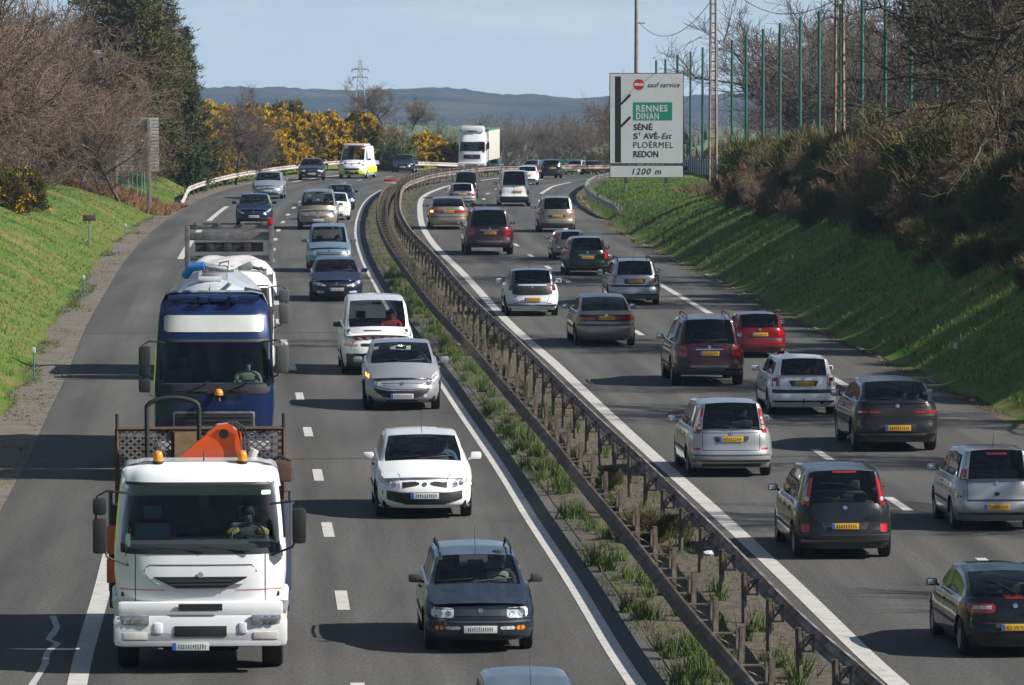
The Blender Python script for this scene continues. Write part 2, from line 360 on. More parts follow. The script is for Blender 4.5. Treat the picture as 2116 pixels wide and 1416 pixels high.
# tar joints and patches across the carriageways
V, Fc = [], []
for (P, N, S, sg, o0, o1, ys) in ((ML, MLn, sML, 1, .6, 11, (118, 171, 233)), (MR, MRn, sMR, -1, .5, 10.3, (131, 164, 190, 208, 226, 262, 285))):
    for y in ys:
        s = sta(P, S, y); pts = []
        for k in range(9):
            oo = o0 + (o1 - o0) * k / 8; ss = s + random.uniform(-.12, .12)
            p = np.array([np.interp(ss, S, P[:, 0]), np.interp(ss, S, P[:, 1])]); nn = np.array([np.interp(ss, S, N[:, 0]), np.interp(ss, S, N[:, 1])]) * sg
            pts.append(p + nn * oo)
        n = len(V)
        for p in pts: V += [(p[0], p[1] - .09, float(zs(*p)) + .004), (p[0], p[1] + .09, float(zs(*p)) + .004)]
        Fc += [(n + 2 * i, n + 2 * i + 1, n + 2 * i + 3, n + 2 * i + 2) for i in range(8)]
o = link('tar_joints', mesh_py('tar_joints', V, Fc), M('tar', (.035, .035, .036), .6)); tag(o, kind='structure')

# pale broken kerb stones along the right hand edge
V = MB()
s = 0.0
kp = offR(10.72)
for i in range(20, 150):
    if random.random() < .42:
        p = kp[i]; t = math.atan2(-(kp[i + 1] - p)[0], (kp[i + 1] - p)[1])
        V.box((p[0], p[1], float(zs(*p)) - .01), (.07 + .09 * random.random(), random.uniform(.4, 1.7), .05), rz=t, bev=.02)
o = V.obj('kerb_edge', M('kerb_stone', (.27, .275, .28), .9, col2=(.16, .16, .16), scale=6, bump=.4)); tag(o, kind='structure')

# ---- distant hills and their woods
hx = np.linspace(-1500, 1500, 700)
ridge = np.interp(hx, [(p - 1058) / F_PX * 3600 for p in (-600, 300, 500, 560, 640, 700, 780, 860, 930, 990, 1050, 1120, 1200, 1260, 1400, 1700, 2700)],
                  [178, 180, 181, 179, 183, 188, 185, 183, 185, 191, 200, 201, 206, 198, 200, 190, 200])
rows = []
for j, (yy, fr) in enumerate([(2750, 0.0), (2900, .16), (3050, .36), (3200, .58), (3350, .78), (3480, .92), (3600, 1.0), (3750, .93), (3950, .6), (4300, 0.0)]):
    zt = CAMZ - (ridge + 3 - HOR) * 3600 / F_PX
    zz = -31 + (zt + 31) * fr
    rows.append(np.stack([hx, np.full_like(hx, yy) + 40 * np.sin(hx / 170 + j), zz + (1.5 * fbm(hx, np.full_like(hx, yy), 70, 1) + (1.5 * np.random.rand(len(hx)) ** 2) * (fr > .1))], 1))
V = np.vstack(rows); n = len(hx)
F = np.array([(j * n + i, j * n + i + 1, (j + 1) * n + i + 1, (j + 1) * n + i) for j in range(len(rows) - 1) for i in range(n - 1)])
m_hill = M('hazed_hill_woods', (.010, .022, .032), .95, col2=(.075, .075, .068), scale=.011, lo=.40, hi=.70, spec=.1, bump=.0, detail=12, stretch=(1, 1, 3))  # woods with the blue of distant haze mixed into their colour
o = link('hills', mesh_np('hills', V, F), m_hill, smooth=180); tag(o, kind='structure')
# ================================================================== vehicles
DUST = (.16, .145, .12)
def paint(name, c, metal=0.0, dirt=.52): 
    return M(name, c, .32 if metal else .36, metal, col2=tuple(x * .93 for x in c), scale=2.2, coat=.9, spec=.12, dirt=(DUST, dirt))
m_black = M('black_trim', (.018, .018, .019), .55, scale=9)
m_dark = M('dark_underbody', (.008, .008, .008), .9)
m_tyre = M('tyre_rubber', (.016, .016, .016), .85, scale=14, bump=.3, bscale=50)
m_rim = M('alloy_rim', (.34, .34, .35), .38, .6, dirt=None)
m_seat = M('seat_cloth', (.065, .067, .075), .9, scale=12)
m_inter = M('cabin_plastic', (.075, .077, .08), .8)
m_interl = M('pale_cabin_trim', (.20, .20, .20), .8)
m_red = M('red_lens', (.42, .012, .014), .12, spec=.6, coat=1, scale=14, col2=(.30, .006, .008))
m_redd = M('dark_red_lens', (.16, .01, .012), .15, coat=1)
m_white_l = M('clear_lens', (.62, .62, .63), .10, coat=1, spec=.7, col2=(.30, .31, .33), scale=16, lo=.4, hi=.6)
m_amber = M('amber_lens', (.72, .22, .012), .18, coat=1, spec=.6)
m_amberlit = M('amber_lamp_lit', (.8, .22, .02), .3, emit=((1.0, .33, .05), 2.2))
m_chrome = M('chrome', (.75, .75, .77), .16, 1.0)
m_grey = M('grey_plastic', (.05, .052, .056), .6, scale=8, dirt=(DUST, .5))
m_plw = M('white_plate', (.66, .66, .64), .45)
m_ply = M('yellow_plate', (.75, .42, .025), .45)
m_blue = M('blue_band', (.02, .10, .55), .5)
m_ink = M('plate_ink', (.03, .03, .035), .6)
m_shield = glass('windscreen_glass', (.78, .85, .85))
m_tint = glass('tinted_glass', (.66, .72, .71))
m_tintd = glass('dark_privacy_glass', (.28, .31, .32))
m_gap = M('panel_gap', (.012, .012, .013), .8)
m_sticker = M('paper_sticker', (.62, .72, .66), .6)

def car_mesh(S):
    W, L, H = S['W'], S['L'], S['H']; a, b = W / 2, L / 2
    yc, yw, yr, yb = S['yc'], S['yw'], S['yr'], S['yb']
    hf, bc, br = S.get('hf', .70), S.get('bc', .94), S.get('br', 1.0)
    tail = S.get('tail', br); zrb = S.get('zrb', br)
    rF, rR = S.get('roofF', H - .05), S.get('roofR', H - .06)
    pf, qf, pr, qr = S.get('pf', 3.0), S.get('qf', 8.0), S.get('pr', 4.0), S.get('qr', 11.0)
    zb0 = S.get('zb', .20); T = np.array([-1, -.975, -.94, -.90, -.84, -.63, -.42, -.21, 0, .21, .42, .63, .84, .90, .94, .975, 1.0])
    xc = .86 * a
    yfront = lambda x: b * (1 - (abs(x) / a) ** pf) ** (1 / qf)
    yrear = lambda x: -b * (1 - (abs(x) / a) ** pr) ** (1 / qr)
    def xside(y):
        p, q = (pf, qf) if y > 0 else (pr, qr)
        return a * (max(0.0, 1 - (abs(y) / b) ** q)) ** (1 / p)
    yfc, yrc = yfront(xc), yrear(xc)
    yb = max(yb, yrc + .02); yr = max(yr, yb + .04)
    ff = S.get('front', [(0, .10), (.10, .03), (.22, 0.0), (.5, .0), (.72, .03), (.9, .10), (1, .20)])
    fr = S.get('rear', [(0, .09), (.10, .03), (.2, 0), (.42, .0), (.46, .05), (.8, .07), (1, .12)])
    fs = S.get('side', [(0, .07), (.10, .025), (.3, .0), (.62, .0), (.85, .025), (1, .075)])
    V_ = np.array(S.get('lev', [0, .05, .11, .18, .27, .36, .44, .53, .62, .72, .82, .90, .96, 1.0])); NV = len(V_)
    fi = np.interp(V_, *zip(*ff)); ri = np.interp(V_, *zip(*fr)); si = np.interp(V_, *zip(*fs))
    ks = [(yfc, yc, .10), (yc, yw, .11), (yw, yr, .11), (yr, yb, .07), (yb, yrc, .09)]
    ys = [yfc]
    for p, q, d in ks:
        n = max(4 if (p, q) == (yr, yb) else 1, int(round((p - q) / d)))
        ys += list(np.linspace(p, q, n + 1)[1:])
    ys = np.array(ys); NR = len(ys)
    ztop = lambda y: float(np.interp(-y, [-yfc, -yfc + .35, -yc, -yb, -yrc], [hf, hf + .55 * (bc - hf) * .62, bc, br, tail]))
    wf = lambda y: float(smooth01(1 - (yfc - y) / .55)); wr = lambda y: float(smooth01(1 - (y - yrc) / .55))
    verts = []; vid = {}
    def put(key, p): vid[key] = len(verts); verts.append(Vector(p)); return vid[key]
    NT = len(T)
    for l in range(NV):
        v = V_[l]
        zz = lambda y: zb0 + v * (ztop(y) - zb0)
        for i, y in enumerate(ys):
            x = xside(y) - si[l]; yy = y - fi[l] * wf(y) + ri[l] * wr(y)
            put(('s', 1, i, l), (x, yy, zz(y))); put(('s', -1, i, l), (-x, yy, zz(y)))
        for j in range(1, NT - 1):
            xx = T[j] * (xside(yfc) - si[l]); put(('f', j, l), (xx, yfront(T[j] * xc) - fi[l], zz(yfc) + (S.get('nose', .04) * (1 - T[j] ** 2)) * v))
            xx = T[j] * (xside(yrc) - si[l]); put(('r', j, l), (xx, yrear(T[j] * xc) + ri[l], zz(yrc) + S.get('tailc', .015) * (1 - T[j] ** 2) * v))
    fid = lambda j, l: vid[('s', -1, 0, l)] if j == 0 else vid[('s', 1, 0, l)] if j == NT - 1 else vid[('f', j, l)]
    rid = lambda j, l: vid[('s', -1, NR - 1, l)] if j == 0 else vid[('s', 1, NR - 1, l)] if j == NT - 1 else vid[('r', j, l)]
    # upper surface
    l = NV - 1
    prof_y = [-yc, -yw, -(yw * .55 + yr * .45), -yr, -yb]; 
    tum = S.get('tum', .26); up = {}
    for i in range(NR):
        y = ys[i]; xh = verts[vid[('s', 1, i, l)]].x; zt = ztop(y)
        h = 0.0
        if yb < y < yc:
            zc = float(np.interp(-y, prof_y, [ztop(yc), rF, H - .03, rR, zrb]))
            if y > yw: zc += S.get('wbul', .035) * math.sin(math.pi * (yc - y) / (yc - yw))
            if y < yr: zc += S.get('rbul', .03) * math.sin(math.pi * (yr - y) / (yr - yb))
            h = max(0, zc - zt)
        bow = float(np.interp(-y, [-yfc, -yc, -yw, -yr, -yb, -yrc], [b - yfc - .02, S.get('bowc', .20), .09, -.06, S.get('bowr', -.09), -(b + yrc) + .01]))
        crown = float(np.interp(-y, [-yfc, -yfc + .4, -yc, -yb, -yrc], [S.get('nose', .04), .05, .055, .02, S.get('tailc', .015)]))
        ss = float(smooth01(h / .16))
        wxb = xh - .035; wtz = zt + max(h - .10, 0); wtx = wxb - tum * max(h - .10, 0); rex = wtx - .035; rez = zt + h - .03
        for j in range(NT):
            if j in (0, NT - 1): up[i, j] = vid[('s', -1 if j == 0 else 1, i, l)]; continue
            if i == 0: up[i, j] = fid(j, l); continue
            if i == NR - 1: up[i, j] = rid(j, l); continue
            t = abs(T[j]); sg = 1 if T[j] > 0 else -1
            hx, hz = t * xh, zt + crown * (1 - t * t)
            if t > .96: gx_, gz_ = wxb, zt + .012
            elif t > .92: gx_, gz_ = wtx, wtz
            elif t > .87: gx_, gz_ = rex, rez
            else:
                q = t / .84; gx_, gz_ = q * (rex - .05), zt + h + S.get('rcrown', .03) * (1 - q * q)
            x = hx * (1 - ss) + gx_ * ss; z = hz * (1 - ss) + gz_ * ss
            yy = y + bow * (1 - min(t, 1) ** 2)
            up[i, j] = put(('u', i, j), (sg * x, yy, z))
    faces = []; kind = []
    def quad(a_, b_, c_, d_, k): faces.append((a_, b_, c_, d_)); kind.append(k)
    for l in range(NV - 1):
        for j in range(NT - 1):
            quad(fid(j, l), fid(j + 1, l), fid(j + 1, l + 1), fid(j, l + 1), ('F', l)); quad(rid(j + 1, l), rid(j, l), rid(j, l + 1), rid(j + 1, l + 1), ('R', l))
        for i in range(NR - 1):
            for sg in (1, -1):
                q = [vid[('s', sg, i, l)], vid[('s', sg, i + 1, l)], vid[('s', sg, i + 1, l + 1)], vid[('s', sg, i, l + 1)]]
                quad(*(q if sg > 0 else q[::-1]), ('S', l, ys[i], ys[i + 1], sg))
    eps = 1e-4; pil = S.get('pillars', [])
    sw0, sw1 = S.get('sw', (yc - .28, yb + .25))
    for i in range(NR - 1):
        y0, y1 = ys[i], ys[i + 1]; ym = (y0 + y1) / 2
        for j in range(NT - 1):
            t = (abs(T[j]) + abs(T[j + 1])) / 2; k = ('U', ym)
            if t < .84 and yw < ym < yc: k = ('W',)
            elif t < S.get('rwt', .84) and yb < ym < yr: k = ('B',)
            elif .94 < t < .975 and sw1 < ym < sw0: k = ('P', T[j] > 0, min(range(len(pil)), key=lambda n: abs(ym - pil[n]))) if any(abs(ym - p) < .075 for p in pil) else ('G', T[j] > 0, sum(ym < p for p in pil))
            elif .90 < t < .94 and sw1 < ym < sw0: k = ('D', T[j] > 0)
            quad(up[i, j], up[i + 1, j], up[i + 1, j + 1], up[i, j + 1], k)
    bvh = BVHTree.FromPolygons(verts, faces)
    # wheel arches
    R = S.get('R', .31); axF, axR = S['axF'], S['axR']; Ra = R + S.get('arch', .06)
    keep = []
    for f, k in zip(faces, kind):
        dead = False
        if k[0] == 'S':
            for ax in (axF, axR):
                if all(math.hypot(verts[q].y - ax, verts[q].z - R) < Ra for q in f): dead = True
        keep.append(not dead)
    for key, q in vid.items():
        if key[0] == 's':
            p = verts[q]
            for ax in (axF, axR):
                d = math.hypot(p.y - ax, p.z - R)
                if d < Ra and d > 1e-4: p.y = ax + (p.y - ax) * Ra / d; p.z = max(R + (p.z - R) * Ra / d, zb0 - .04)
    faces = [f for f, k in zip(faces, keep) if k]; kind = [f for f, k in zip(kind, keep) if k]
    return dict(v=verts, f=faces, k=kind, bvh=bvh, V=V_, zb0=zb0, xside=xside, ztop=ztop)

def sub(Mh, sel, name):
    use = {}; v = []; f = []
    for q, k in zip(Mh['f'], Mh['k']):
        if sel(k):
            r = []
            for i in q:
                if i not in use: use[i] = len(v); v.append(Mh['v'][i])
                r.append(use[i])
            f.append(r)
    return mesh_py(name, v, f) if f else None

def cast(Mh, x, z, end, off):
    o = Vector((x, 9 * end, z)); h = Mh['bvh'].ray_cast(o, Vector((0, -end, 0)))
    k = 0
    while h[0] is None and k < 14: k += 1; x *= .985; z = z - .008 if z > .6 else z + .008; h = Mh['bvh'].ray_cast(Vector((x, 9 * end, z)), Vector((0, -end, 0)))
    y = h[0].y if h[0] is not None else 0
    return y + end * off
def patch_mesh(Mh, st, end, off=.006, nz=4, step=.05, name='patch'):
    """st: list of (x, z_top, z_bottom); end +1 front, -1 rear; wrapped onto the body"""
    xs = [s[0] for s in st]; X = []
    for p, q in zip(xs[:-1], xs[1:]): X += list(np.linspace(p, q, max(1, int(abs(q - p) / step)) + 1)[:-1])
    X.append(xs[-1]); v = []; f = []
    for x in X:
        zt_ = np.interp(x, xs, [s[1] for s in st]); zb_ = np.interp(x, xs, [s[2] for s in st])
        for k in range(nz + 1):
            z = zb_ + (zt_ - zb_) * k / nz; v.append((x, cast(Mh, x, z, end, off), z))
    for i in range(len(X) - 1):
        for k in range(nz):
            q = (i * (nz + 1) + k, (i + 1) * (nz + 1) + k, (i + 1) * (nz + 1) + k + 1, i * (nz + 1) + k + 1)
            f.append(q[::-1] if end > 0 else q)
    return mesh_py(name, v, f)
mir = lambda st: [(-x, a, b) for x, a, b in st][::-1]
def vpatch_mesh(Mh, st, end, sg, off=.006, nx=4, step=.05, name='patch'):      # upright lens: rows (z, x_inner, x_outer)
    zs_ = [s[0] for s in st]; Z = list(np.linspace(zs_[0], zs_[-1], max(3, int((zs_[-1] - zs_[0]) / step) + 1))); v = []; f = []
    for z in Z:
        a, b = np.interp(z, zs_, [s[1] for s in st]), np.interp(z, zs_, [s[2] for s in st])
        for k in range(nx + 1): x = sg * (a + (b - a) * k / nx); v.append((x, cast(Mh, x, z, end, off), z))
    for i in range(len(Z) - 1):
        for k in range(nx):
            q = (i * (nx + 1) + k, i * (nx + 1) + k + 1, (i + 1) * (nx + 1) + k + 1, (i + 1) * (nx + 1) + k); f.append(q if sg * end < 0 else q[::-1])
    return mesh_py(name, v, f)

def text_mesh(txt, h, name='lettering', shear=0.0, space=1.0, bold=0.0):
    cu = bpy.data.curves.new('lettering', 'FONT'); cu.body = txt; cu.size = h / .72; cu.align_x = 'CENTER'; cu.shear = shear; cu.space_character = space
    cu.resolution_u = 3; cu.offset = bold
    o = bpy.data.objects.new('lettering', cu); COL.objects.link(o); dg = bpy.context.evaluated_depsgraph_get()
    me = bpy.data.meshes.new_from_object(o.evaluated_get(dg)); bpy.data.objects.remove(o); bpy.data.curves.remove(cu); me.name = name
    return me
def scribble_mesh(w, h, n, rnd):                   # illegible strokes, as in the photograph
    v = []; f = []
    for i in range(n):
        x = -w / 2 + w * (i + .5) / n; d = w / n * .28; k = rnd.uniform(-.3, .3) * d; a, b = h * rnd.uniform(.35, .5), h * rnd.uniform(.35, .5)
        m = len(v); v += [(x - d + k, -b, 0), (x + d * .2 + k, -b, 0), (x + d * .2 - k, a, 0), (x - d - k, a, 0)]; f.append((m, m + 1, m + 2, m + 3))
        if rnd.random() < .6:
            m = len(v); yy = rnd.choice([-b, 0, a - h * .14]); v += [(x - d, yy, 0), (x + d * 1.2, yy, 0), (x + d * 1.2, yy + h * .14, 0), (x - d, yy + h * .14, 0)]; f.append((m, m + 1, m + 2, m + 3))
    return mesh_py('lettering', v, f)
def plate(root, Mh, x, z, end, yellow, txt=None, band=True, w=.50, y=None, rnd=random, m=None):
    if y is None:
        y = max((cast(Mh, x + d, z + e, end, 0) * end for d in (-.2, 0, .2) for e in (-.05, .05))) * end
    b = MB().box((0, 0, 0), (w, .012, .11), bev=.004); p = b.obj('number_plate', m or (m_ply if yellow else m_plw), root); p.location = (x, y + end * .016, z)
    off = 0
    if band:
        c = MB().box((-end * -1 * (w / 2 - .028) if end > 0 else -(w / 2 - .028), end * .008, 0), (.05, .004, .106)).obj('country_band', m_blue, p); off = .025
    me = text_mesh(txt, .072, space=1.05) if txt else scribble_mesh(w * .78, .075, rnd.randint(9, 12), rnd)
    t = link('lettering', me, m_ink, p); t.rotation_euler = (math.pi / 2, 0, math.pi if end > 0 else 0)
    t.location = ((-off if end > 0 else off), end * .0075, -.036 if txt else 0)
    return p
_wheel = {}
def wheel_meshes(R, w, spokes=5, steel=False):
    key = (R, w, spokes, steel)
    if key in _wheel: return _wheel[key]
    r = R * .64
    t = MB().lathe([(r, -w / 2), (R * .93, -w / 2), (R * .985, -w * .42), (R, -w * .25), (R, w * .25), (R * .985, w * .42), (R * .93, w / 2), (r, w / 2)], axis='X', n=28).mesh('tyre')
    m = MB(); m.lathe([(r, w / 2 - .005), (r * .93, w / 2 - .02), (r * .9, w * .2), (r * .3, w * .2), (.001, w * .2)], axis='X', n=28)
    for k in range(spokes):
        an = 2 * math.pi * k / spokes; dy, dz = math.cos(an), math.sin(an)
        m.box((w * .30, dy * r * .5, dz * r * .5), (.03, r * .86, r * (.30 if not steel else .5)), rx=an)
    m.lathe([(r * .24, w * .2), (r * .24, w * .42), (.001, w * .44)], axis='X', n=14)
    _wheel[key] = (t, m.mesh('rim')); return _wheel[key]
def wheels(root, S, W=None):
    W = W or S['W']; R = S.get('R', .31); w = S.get('tw', .19)
    t, rm = wheel_meshes(R, w, S.get('spokes', 5), S.get('steel', False))
    for ax in (S['axF'], S['axR']):
        for sg in (1, -1):
            o = link('wheel', t, None, root); 
            if not t.materials: t.materials.append(m_tyre)
            t.polygons.foreach_set('use_smooth', [True] * len(t.polygons)); t.set_sharp_from_angle(angle=R_(35))
            o.location = (sg * (W / 2 - w / 2 - .03), ax, R); o.rotation_euler = (random.random() * 6, 0, 0 if sg > 0 else math.pi)
            q = link('rim', rm, None, o)
            if not rm.materials: rm.materials.append(S.get('rim', m_rim))
            ar = MB(); n = 14; Ra = R + S.get('arch', .06) + .012; x0, x1 = W / 2 - .34, W / 2 - .045; v = []; f = []
            for k in range(n + 1):
                an = math.pi * (k / n) * 1.1 - .05 * math.pi
                v += [(sg * x0, ax + Ra * math.cos(an), R + Ra * math.sin(an)), (sg * x1, ax + Ra * math.cos(an), R + Ra * math.sin(an))]
            f = [(2 * k, 2 * k + 1, 2 * k + 3, 2 * k + 2) for k in range(n)] + [tuple(2 * k for k in range(n + 1))]
            link('wheel_arch', mesh_py('wheel_arch', v, f), m_dark, root)
def seat_mesh(w=.50, h=.62):
    m = MB(); m.box((0, .08, .10), (w, .5, .16), bev=.05); m.box((0, -.20, .10 + h / 2), (w * .95, .14, h), bev=.06, rx=.20); m.box((0, -.31, h + .24), (w * .52, .09, .19), bev=.04, rx=.12)
    return m.mesh('seat')
ME_seat = None
def interior(root, S, mseat=None):
    global ME_seat
    if ME_seat is None: ME_seat = seat_mesh(); 
    W = S['W']; zs_ = S.get('seatz', .36); y1 = S.get('seaty', S['yw'] - .32)
    ms = mseat or m_seat
    key = 'seat_' + ms.name
    if key not in _mats: me = ME_seat.copy(); me.materials.append(ms); me.polygons.foreach_set('use_smooth', [True] * len(me.polygons)); _mats[key] = me
    for sg in (1, -1):
        o = link('seat', _mats[key], None, root); o.location = (sg * W * .205, y1, zs_)
    rows = S.get('bench', 1)
    for k in range(rows):
        yb_ = y1 - .88 - .8 * k
        if yb_ > S['yb'] + .30:
            m = MB(); m.box((0, yb_ + .1, zs_ + .08), (W * .74, .46, .14), bev=.05); m.box((0, yb_ - .17, zs_ + .34), (W * .74, .14, .58), bev=.05, rx=.2)
            for sg in (-1, 1): m.box((sg * W * .23, yb_ - .27, zs_ + .70), (.25, .08, .15), bev=.035)
            m.obj('rear_bench', ms, root)
    yc = S['yc']; m = MB(); bz = S.get('bc', .94)
    m.box((0, yc - .16, bz - .13), (W * .84, .55, .22), bev=.06); m.obj('dashboard', m_inter, root)
    m = MB(); c = Vector((-W * .205, yc - .40, bz - .06)); pts = []
    for k in range(17):
        t = 2 * math.pi * k / 16; pts.append(c + Vector((.18 * math.cos(t), -.07 * math.sin(t), .165 * math.sin(t))))
    m.tube(pts, .014, 6, False); m.tube([c, c + Vector((0, .18, -.05))], .03, 6); m.box(c, (.30, .03, .05), bev=.01); m.obj('steering_wheel', m_black, root)
    m = MB(); m.box((0, S['yw'] - .02, S['H'] - .17), (.24, .03, .07), bev=.015); m.obj('rear_view_mirror', m_black, root)

def build_car(S, name, label, cat, group=None):
    Mh = car_mesh(S); root = empty(name, (0, 0, 0), 0, label, cat, group); P = S['paint']
    W, L = S['W'], S['L']; V_ = Mh['V']
    bp = S.get('bumper'); vb = S.get('bumperv', .42); spl = S.get('split')
    isb = lambda k: k[0] in 'FR' and V_[min(k[1] + 1, len(V_) - 1)] <= vb + 1e-3
    low = lambda k: k[0] == 'S' and V_[k[1] + 1] <= S.get('cladv', 0) + 1e-3
    pm = S.get('pillar_mat', m_black)
    body = sub(Mh, lambda k: k[0] in 'FRSU' and not (bp and isb(k)) and not (bp and low(k)) and not (spl and k[0] == 'U' and k[1] < spl[0]), 'body')
    ob = link('body', body, P, root, smooth=42)
    if bp:
        for nm, e in (('front_bumper', 'F'), ('rear_bumper', 'R')): link(nm, sub(Mh, lambda k: k[0] == e and isb(k), nm), bp, root, smooth=42)
        if S.get('cladv'):
            for sd in (1, -1):
                me = sub(Mh, lambda k: low(k) and k[4] == sd, 'sill_cladding')
                if me: link('sill_cladding', me, bp, root, smooth=42)
    link('windscreen', sub(Mh, lambda k: k[0] == 'W', 'windscreen'), m_shield, root, smooth=60)
    me = sub(Mh, lambda k: k[0] == 'B', 'rear_window')
    if me: link('rear_window', me, S.get('rglass', m_tint), root, smooth=60)
    for sd in (True, False):
        for g in range(6):
            me = sub(Mh, lambda k: k[0] == 'G' and k[1] == sd and k[2] == g, 'side_window')
            if me: link('side_window', me, S.get('sglass', m_tint) if g else m_tint, root, smooth=60)
    for sd in (True, False):
        for g in range(4):
            me = sub(Mh, lambda k: k[0] == 'P' and k[1] == sd and k[2] == g, 'door_pillar')
            if me: link('door_pillar', me, pm, root, smooth=42)
        me = sub(Mh, lambda k: k[0] == 'D' and k[1] == sd, 'window_frame')
        if me: link('window_frame', me, S.get('frame', P), root, smooth=42)
    zb = Mh['zb0']
    MB().box((0, 0, zb + .07), (W - .28, L - .5, .12), bev=.03).obj('underbody', m_dark, root)
    MB().box((0, (S['yc'] + S['yb']) / 2 - .1, zb + .15), (W - .2, (S['yc'] - S['yb']) + .1, .04)).obj('cabin_floor', m_dark, root)
    wheels(root, S); interior(root, S, S.get('mseat'))
    # door mirrors
    mx = S.get('mirror', P); a_ = Mh['xside'](S['yc'] - .42); zm = Mh['ztop'](S['yc'] - .42)
    for sg in (1, -1):
        q = MB(); q.box((sg * (a_ + .085), S['yc'] - .42, zm + .07), (.20, .10, .135), bev=.045, rz=-sg * .12); q.tube([(sg * (a_ - .05), S['yc'] - .40, zm + .01), (sg * (a_ + .04), S['yc'] - .42, zm + .04)], .025, 6)
        o = q.obj('door_mirror', mx, root, 50)
        g = MB(); g.box((sg * (a_ + .085), S['yc'] - .474, zm + .072), (.155, .006, .095), bev=.002); g.obj('mirror_glass', m_chrome, o)
    # doors: shut lines and handles on both flanks
    def scast(y, z, sg, off): h = Mh['bvh'].ray_cast(Vector((sg * 3, y, z)), Vector((-sg, 0, 0))); return sg * off + (h[0].x if h[0] is not None else sg * W / 2)
    Ra = S.get('R', .31) + S.get('arch', .06); dr = S.get('doors')
    if dr is None:
        pl = S.get('pillars', []); dr = [S['yc'] - .62] + ([pl[0]] if pl else []) + ([pl[1] + .02] if len(pl) > 1 else [])
    for sg in (1, -1):
        for y in dr:
            if min(abs(y - S['axF']), abs(y - S['axR'])) < Ra + .03: continue
            zt = Mh['ztop'](y) - .02; zs__ = np.linspace(.36, zt, 9); v = []
            for z in zs__: v += [(scast(y - .007, z, sg, .003), y - .007, z), (scast(y + .007, z, sg, .003), y + .007, z)]
            link('panel_gap', mesh_py('panel_gap', v, [(2 * k, 2 * k + 1, 2 * k + 3, 2 * k + 2)[::(1 if sg > 0 else -1)] for k in range(8)]), m_gap, root)
        for y in dr[1:]:
            for yy in ((y + .14), ) + ((y - .72,) if len(dr) > 2 and y == dr[1] else ()):
                z = Mh['ztop'](yy) - .14; MB().box((scast(yy, z, sg, .012), yy, z), (.035, .17, .035), bev=.012).obj('door_handle', S.get('mirror', P) if P is not white else m_grey, root)
        y0_, y1_ = S['axF'] - Ra - .06, S['axR'] + Ra + .06; v = []
        for k in range(13):
            y = y0_ + (y1_ - y0_) * k / 12
            for z in (.49, .545): v.append((scast(y, z, sg, .009), y, z))
        link('rubbing_strip', mesh_py('rubbing_strip', v, [(2 * k, 2 * k + 1, 2 * k + 3, 2 * k + 2)[::(1 if sg > 0 else -1)] for k in range(12)]), S.get('strip', m_grey), root)
    # everything drawn on the two ends
    rnd = random.Random(len(label) * 7 + int(W * 100))
    for d in S.get('parts', []):
        nm, end, st, mm = d[0], d[1], d[2], d[3]; opt = d[4] if len(d) > 4 else {}
        for s_ in ([st, mir(st)] if opt.get('two', True) else [st]):
            if opt.get('vert'):
                sgn = 1 if s_ is st else -1; o = link(nm, vpatch_mesh(Mh, st, end, sgn, opt.get('off', .006), name=nm), mm, root, smooth=40); s_ = [(sgn, 0, 0)]
            else: o = link(nm, patch_mesh(Mh, s_, end, opt.get('off', .006), opt.get('nz', 4), name=nm), mm, root, smooth=40)
            if opt.get('bulb'):
                for (bx, bz, brd) in opt['bulb']:
                    x = bx if s_[0][0] >= 0 and s_[-1][0] > 0 else -bx
                    y = cast(Mh, x, bz, end, .011); v = [(x + brd * math.cos(t), y, bz + brd * math.sin(t)) for t in np.linspace(0, 2 * math.pi, 15)[:-1]]
                    for q in range(len(v)): v[q] = (v[q][0], cast(Mh, v[q][0], v[q][2], end, .011), v[q][2])
                    v.append((x, y, bz)); f = [(k, (k + 1) % 14, 14)[::end] for k in range(14)]
                    link(opt.get('bulbname', 'reflector'), mesh_py('reflector', v, f), opt.get('bulbmat', m_chrome), o)
    for d in S.get('gaps', []):
        end, pts = d[0], d[1]; w = d[2] if len(d) > 2 else .011
        v = []; f = []
        for p, q in zip(pts[:-1], pts[1:]):
            n = max(1, int(math.hypot(q[0] - p[0], q[1] - p[1]) / .06)); dx, dz = q[0] - p[0], q[1] - p[1]; l = math.hypot(dx, dz); ox, oz = -dz / l * w / 2, dx / l * w / 2
            m = len(v)
            for k in range(n + 1):
                x, z = p[0] + dx * k / n, p[1] + dz * k / n
                for e in (1, -1): v.append((x + ox * e, cast(Mh, x + ox * e, z + oz * e, end, .004), z + oz * e))
            f += [(m + 2 * k, m + 2 * k + 1, m + 2 * k + 3, m + 2 * k + 2) for k in range(n)]
        link('panel_gap', mesh_py('panel_gap', v, f), m_gap, root)
    if S.get('badge', True):                       # round maker's emblem, plain
        for e, z, rr in ((-1, S.get('br', 1.0) - .075, .038), (1, S.get('hf', .7) - .05, .036)):
            v = [(rr * 1.15 * math.cos(t), cast(Mh, rr * math.cos(t), z + rr * math.sin(t), e, .016), z + rr * math.sin(t)) for t in np.linspace(0, 2 * math.pi, 15)[:-1]]; v.append((0, cast(Mh, 0, z, e, .018), z))
            link('emblem', mesh_py('emblem', v, [(k, (k + 1) % 14, 14)[::e] for k in range(14)]), m_chrome, root)
    for d in S.get('plates', []): plate(root, Mh, d[0], d[1], d[2], d[2] < 0, *(d[3:4]), band=(d[4] if len(d) > 4 else True), rnd=rnd)
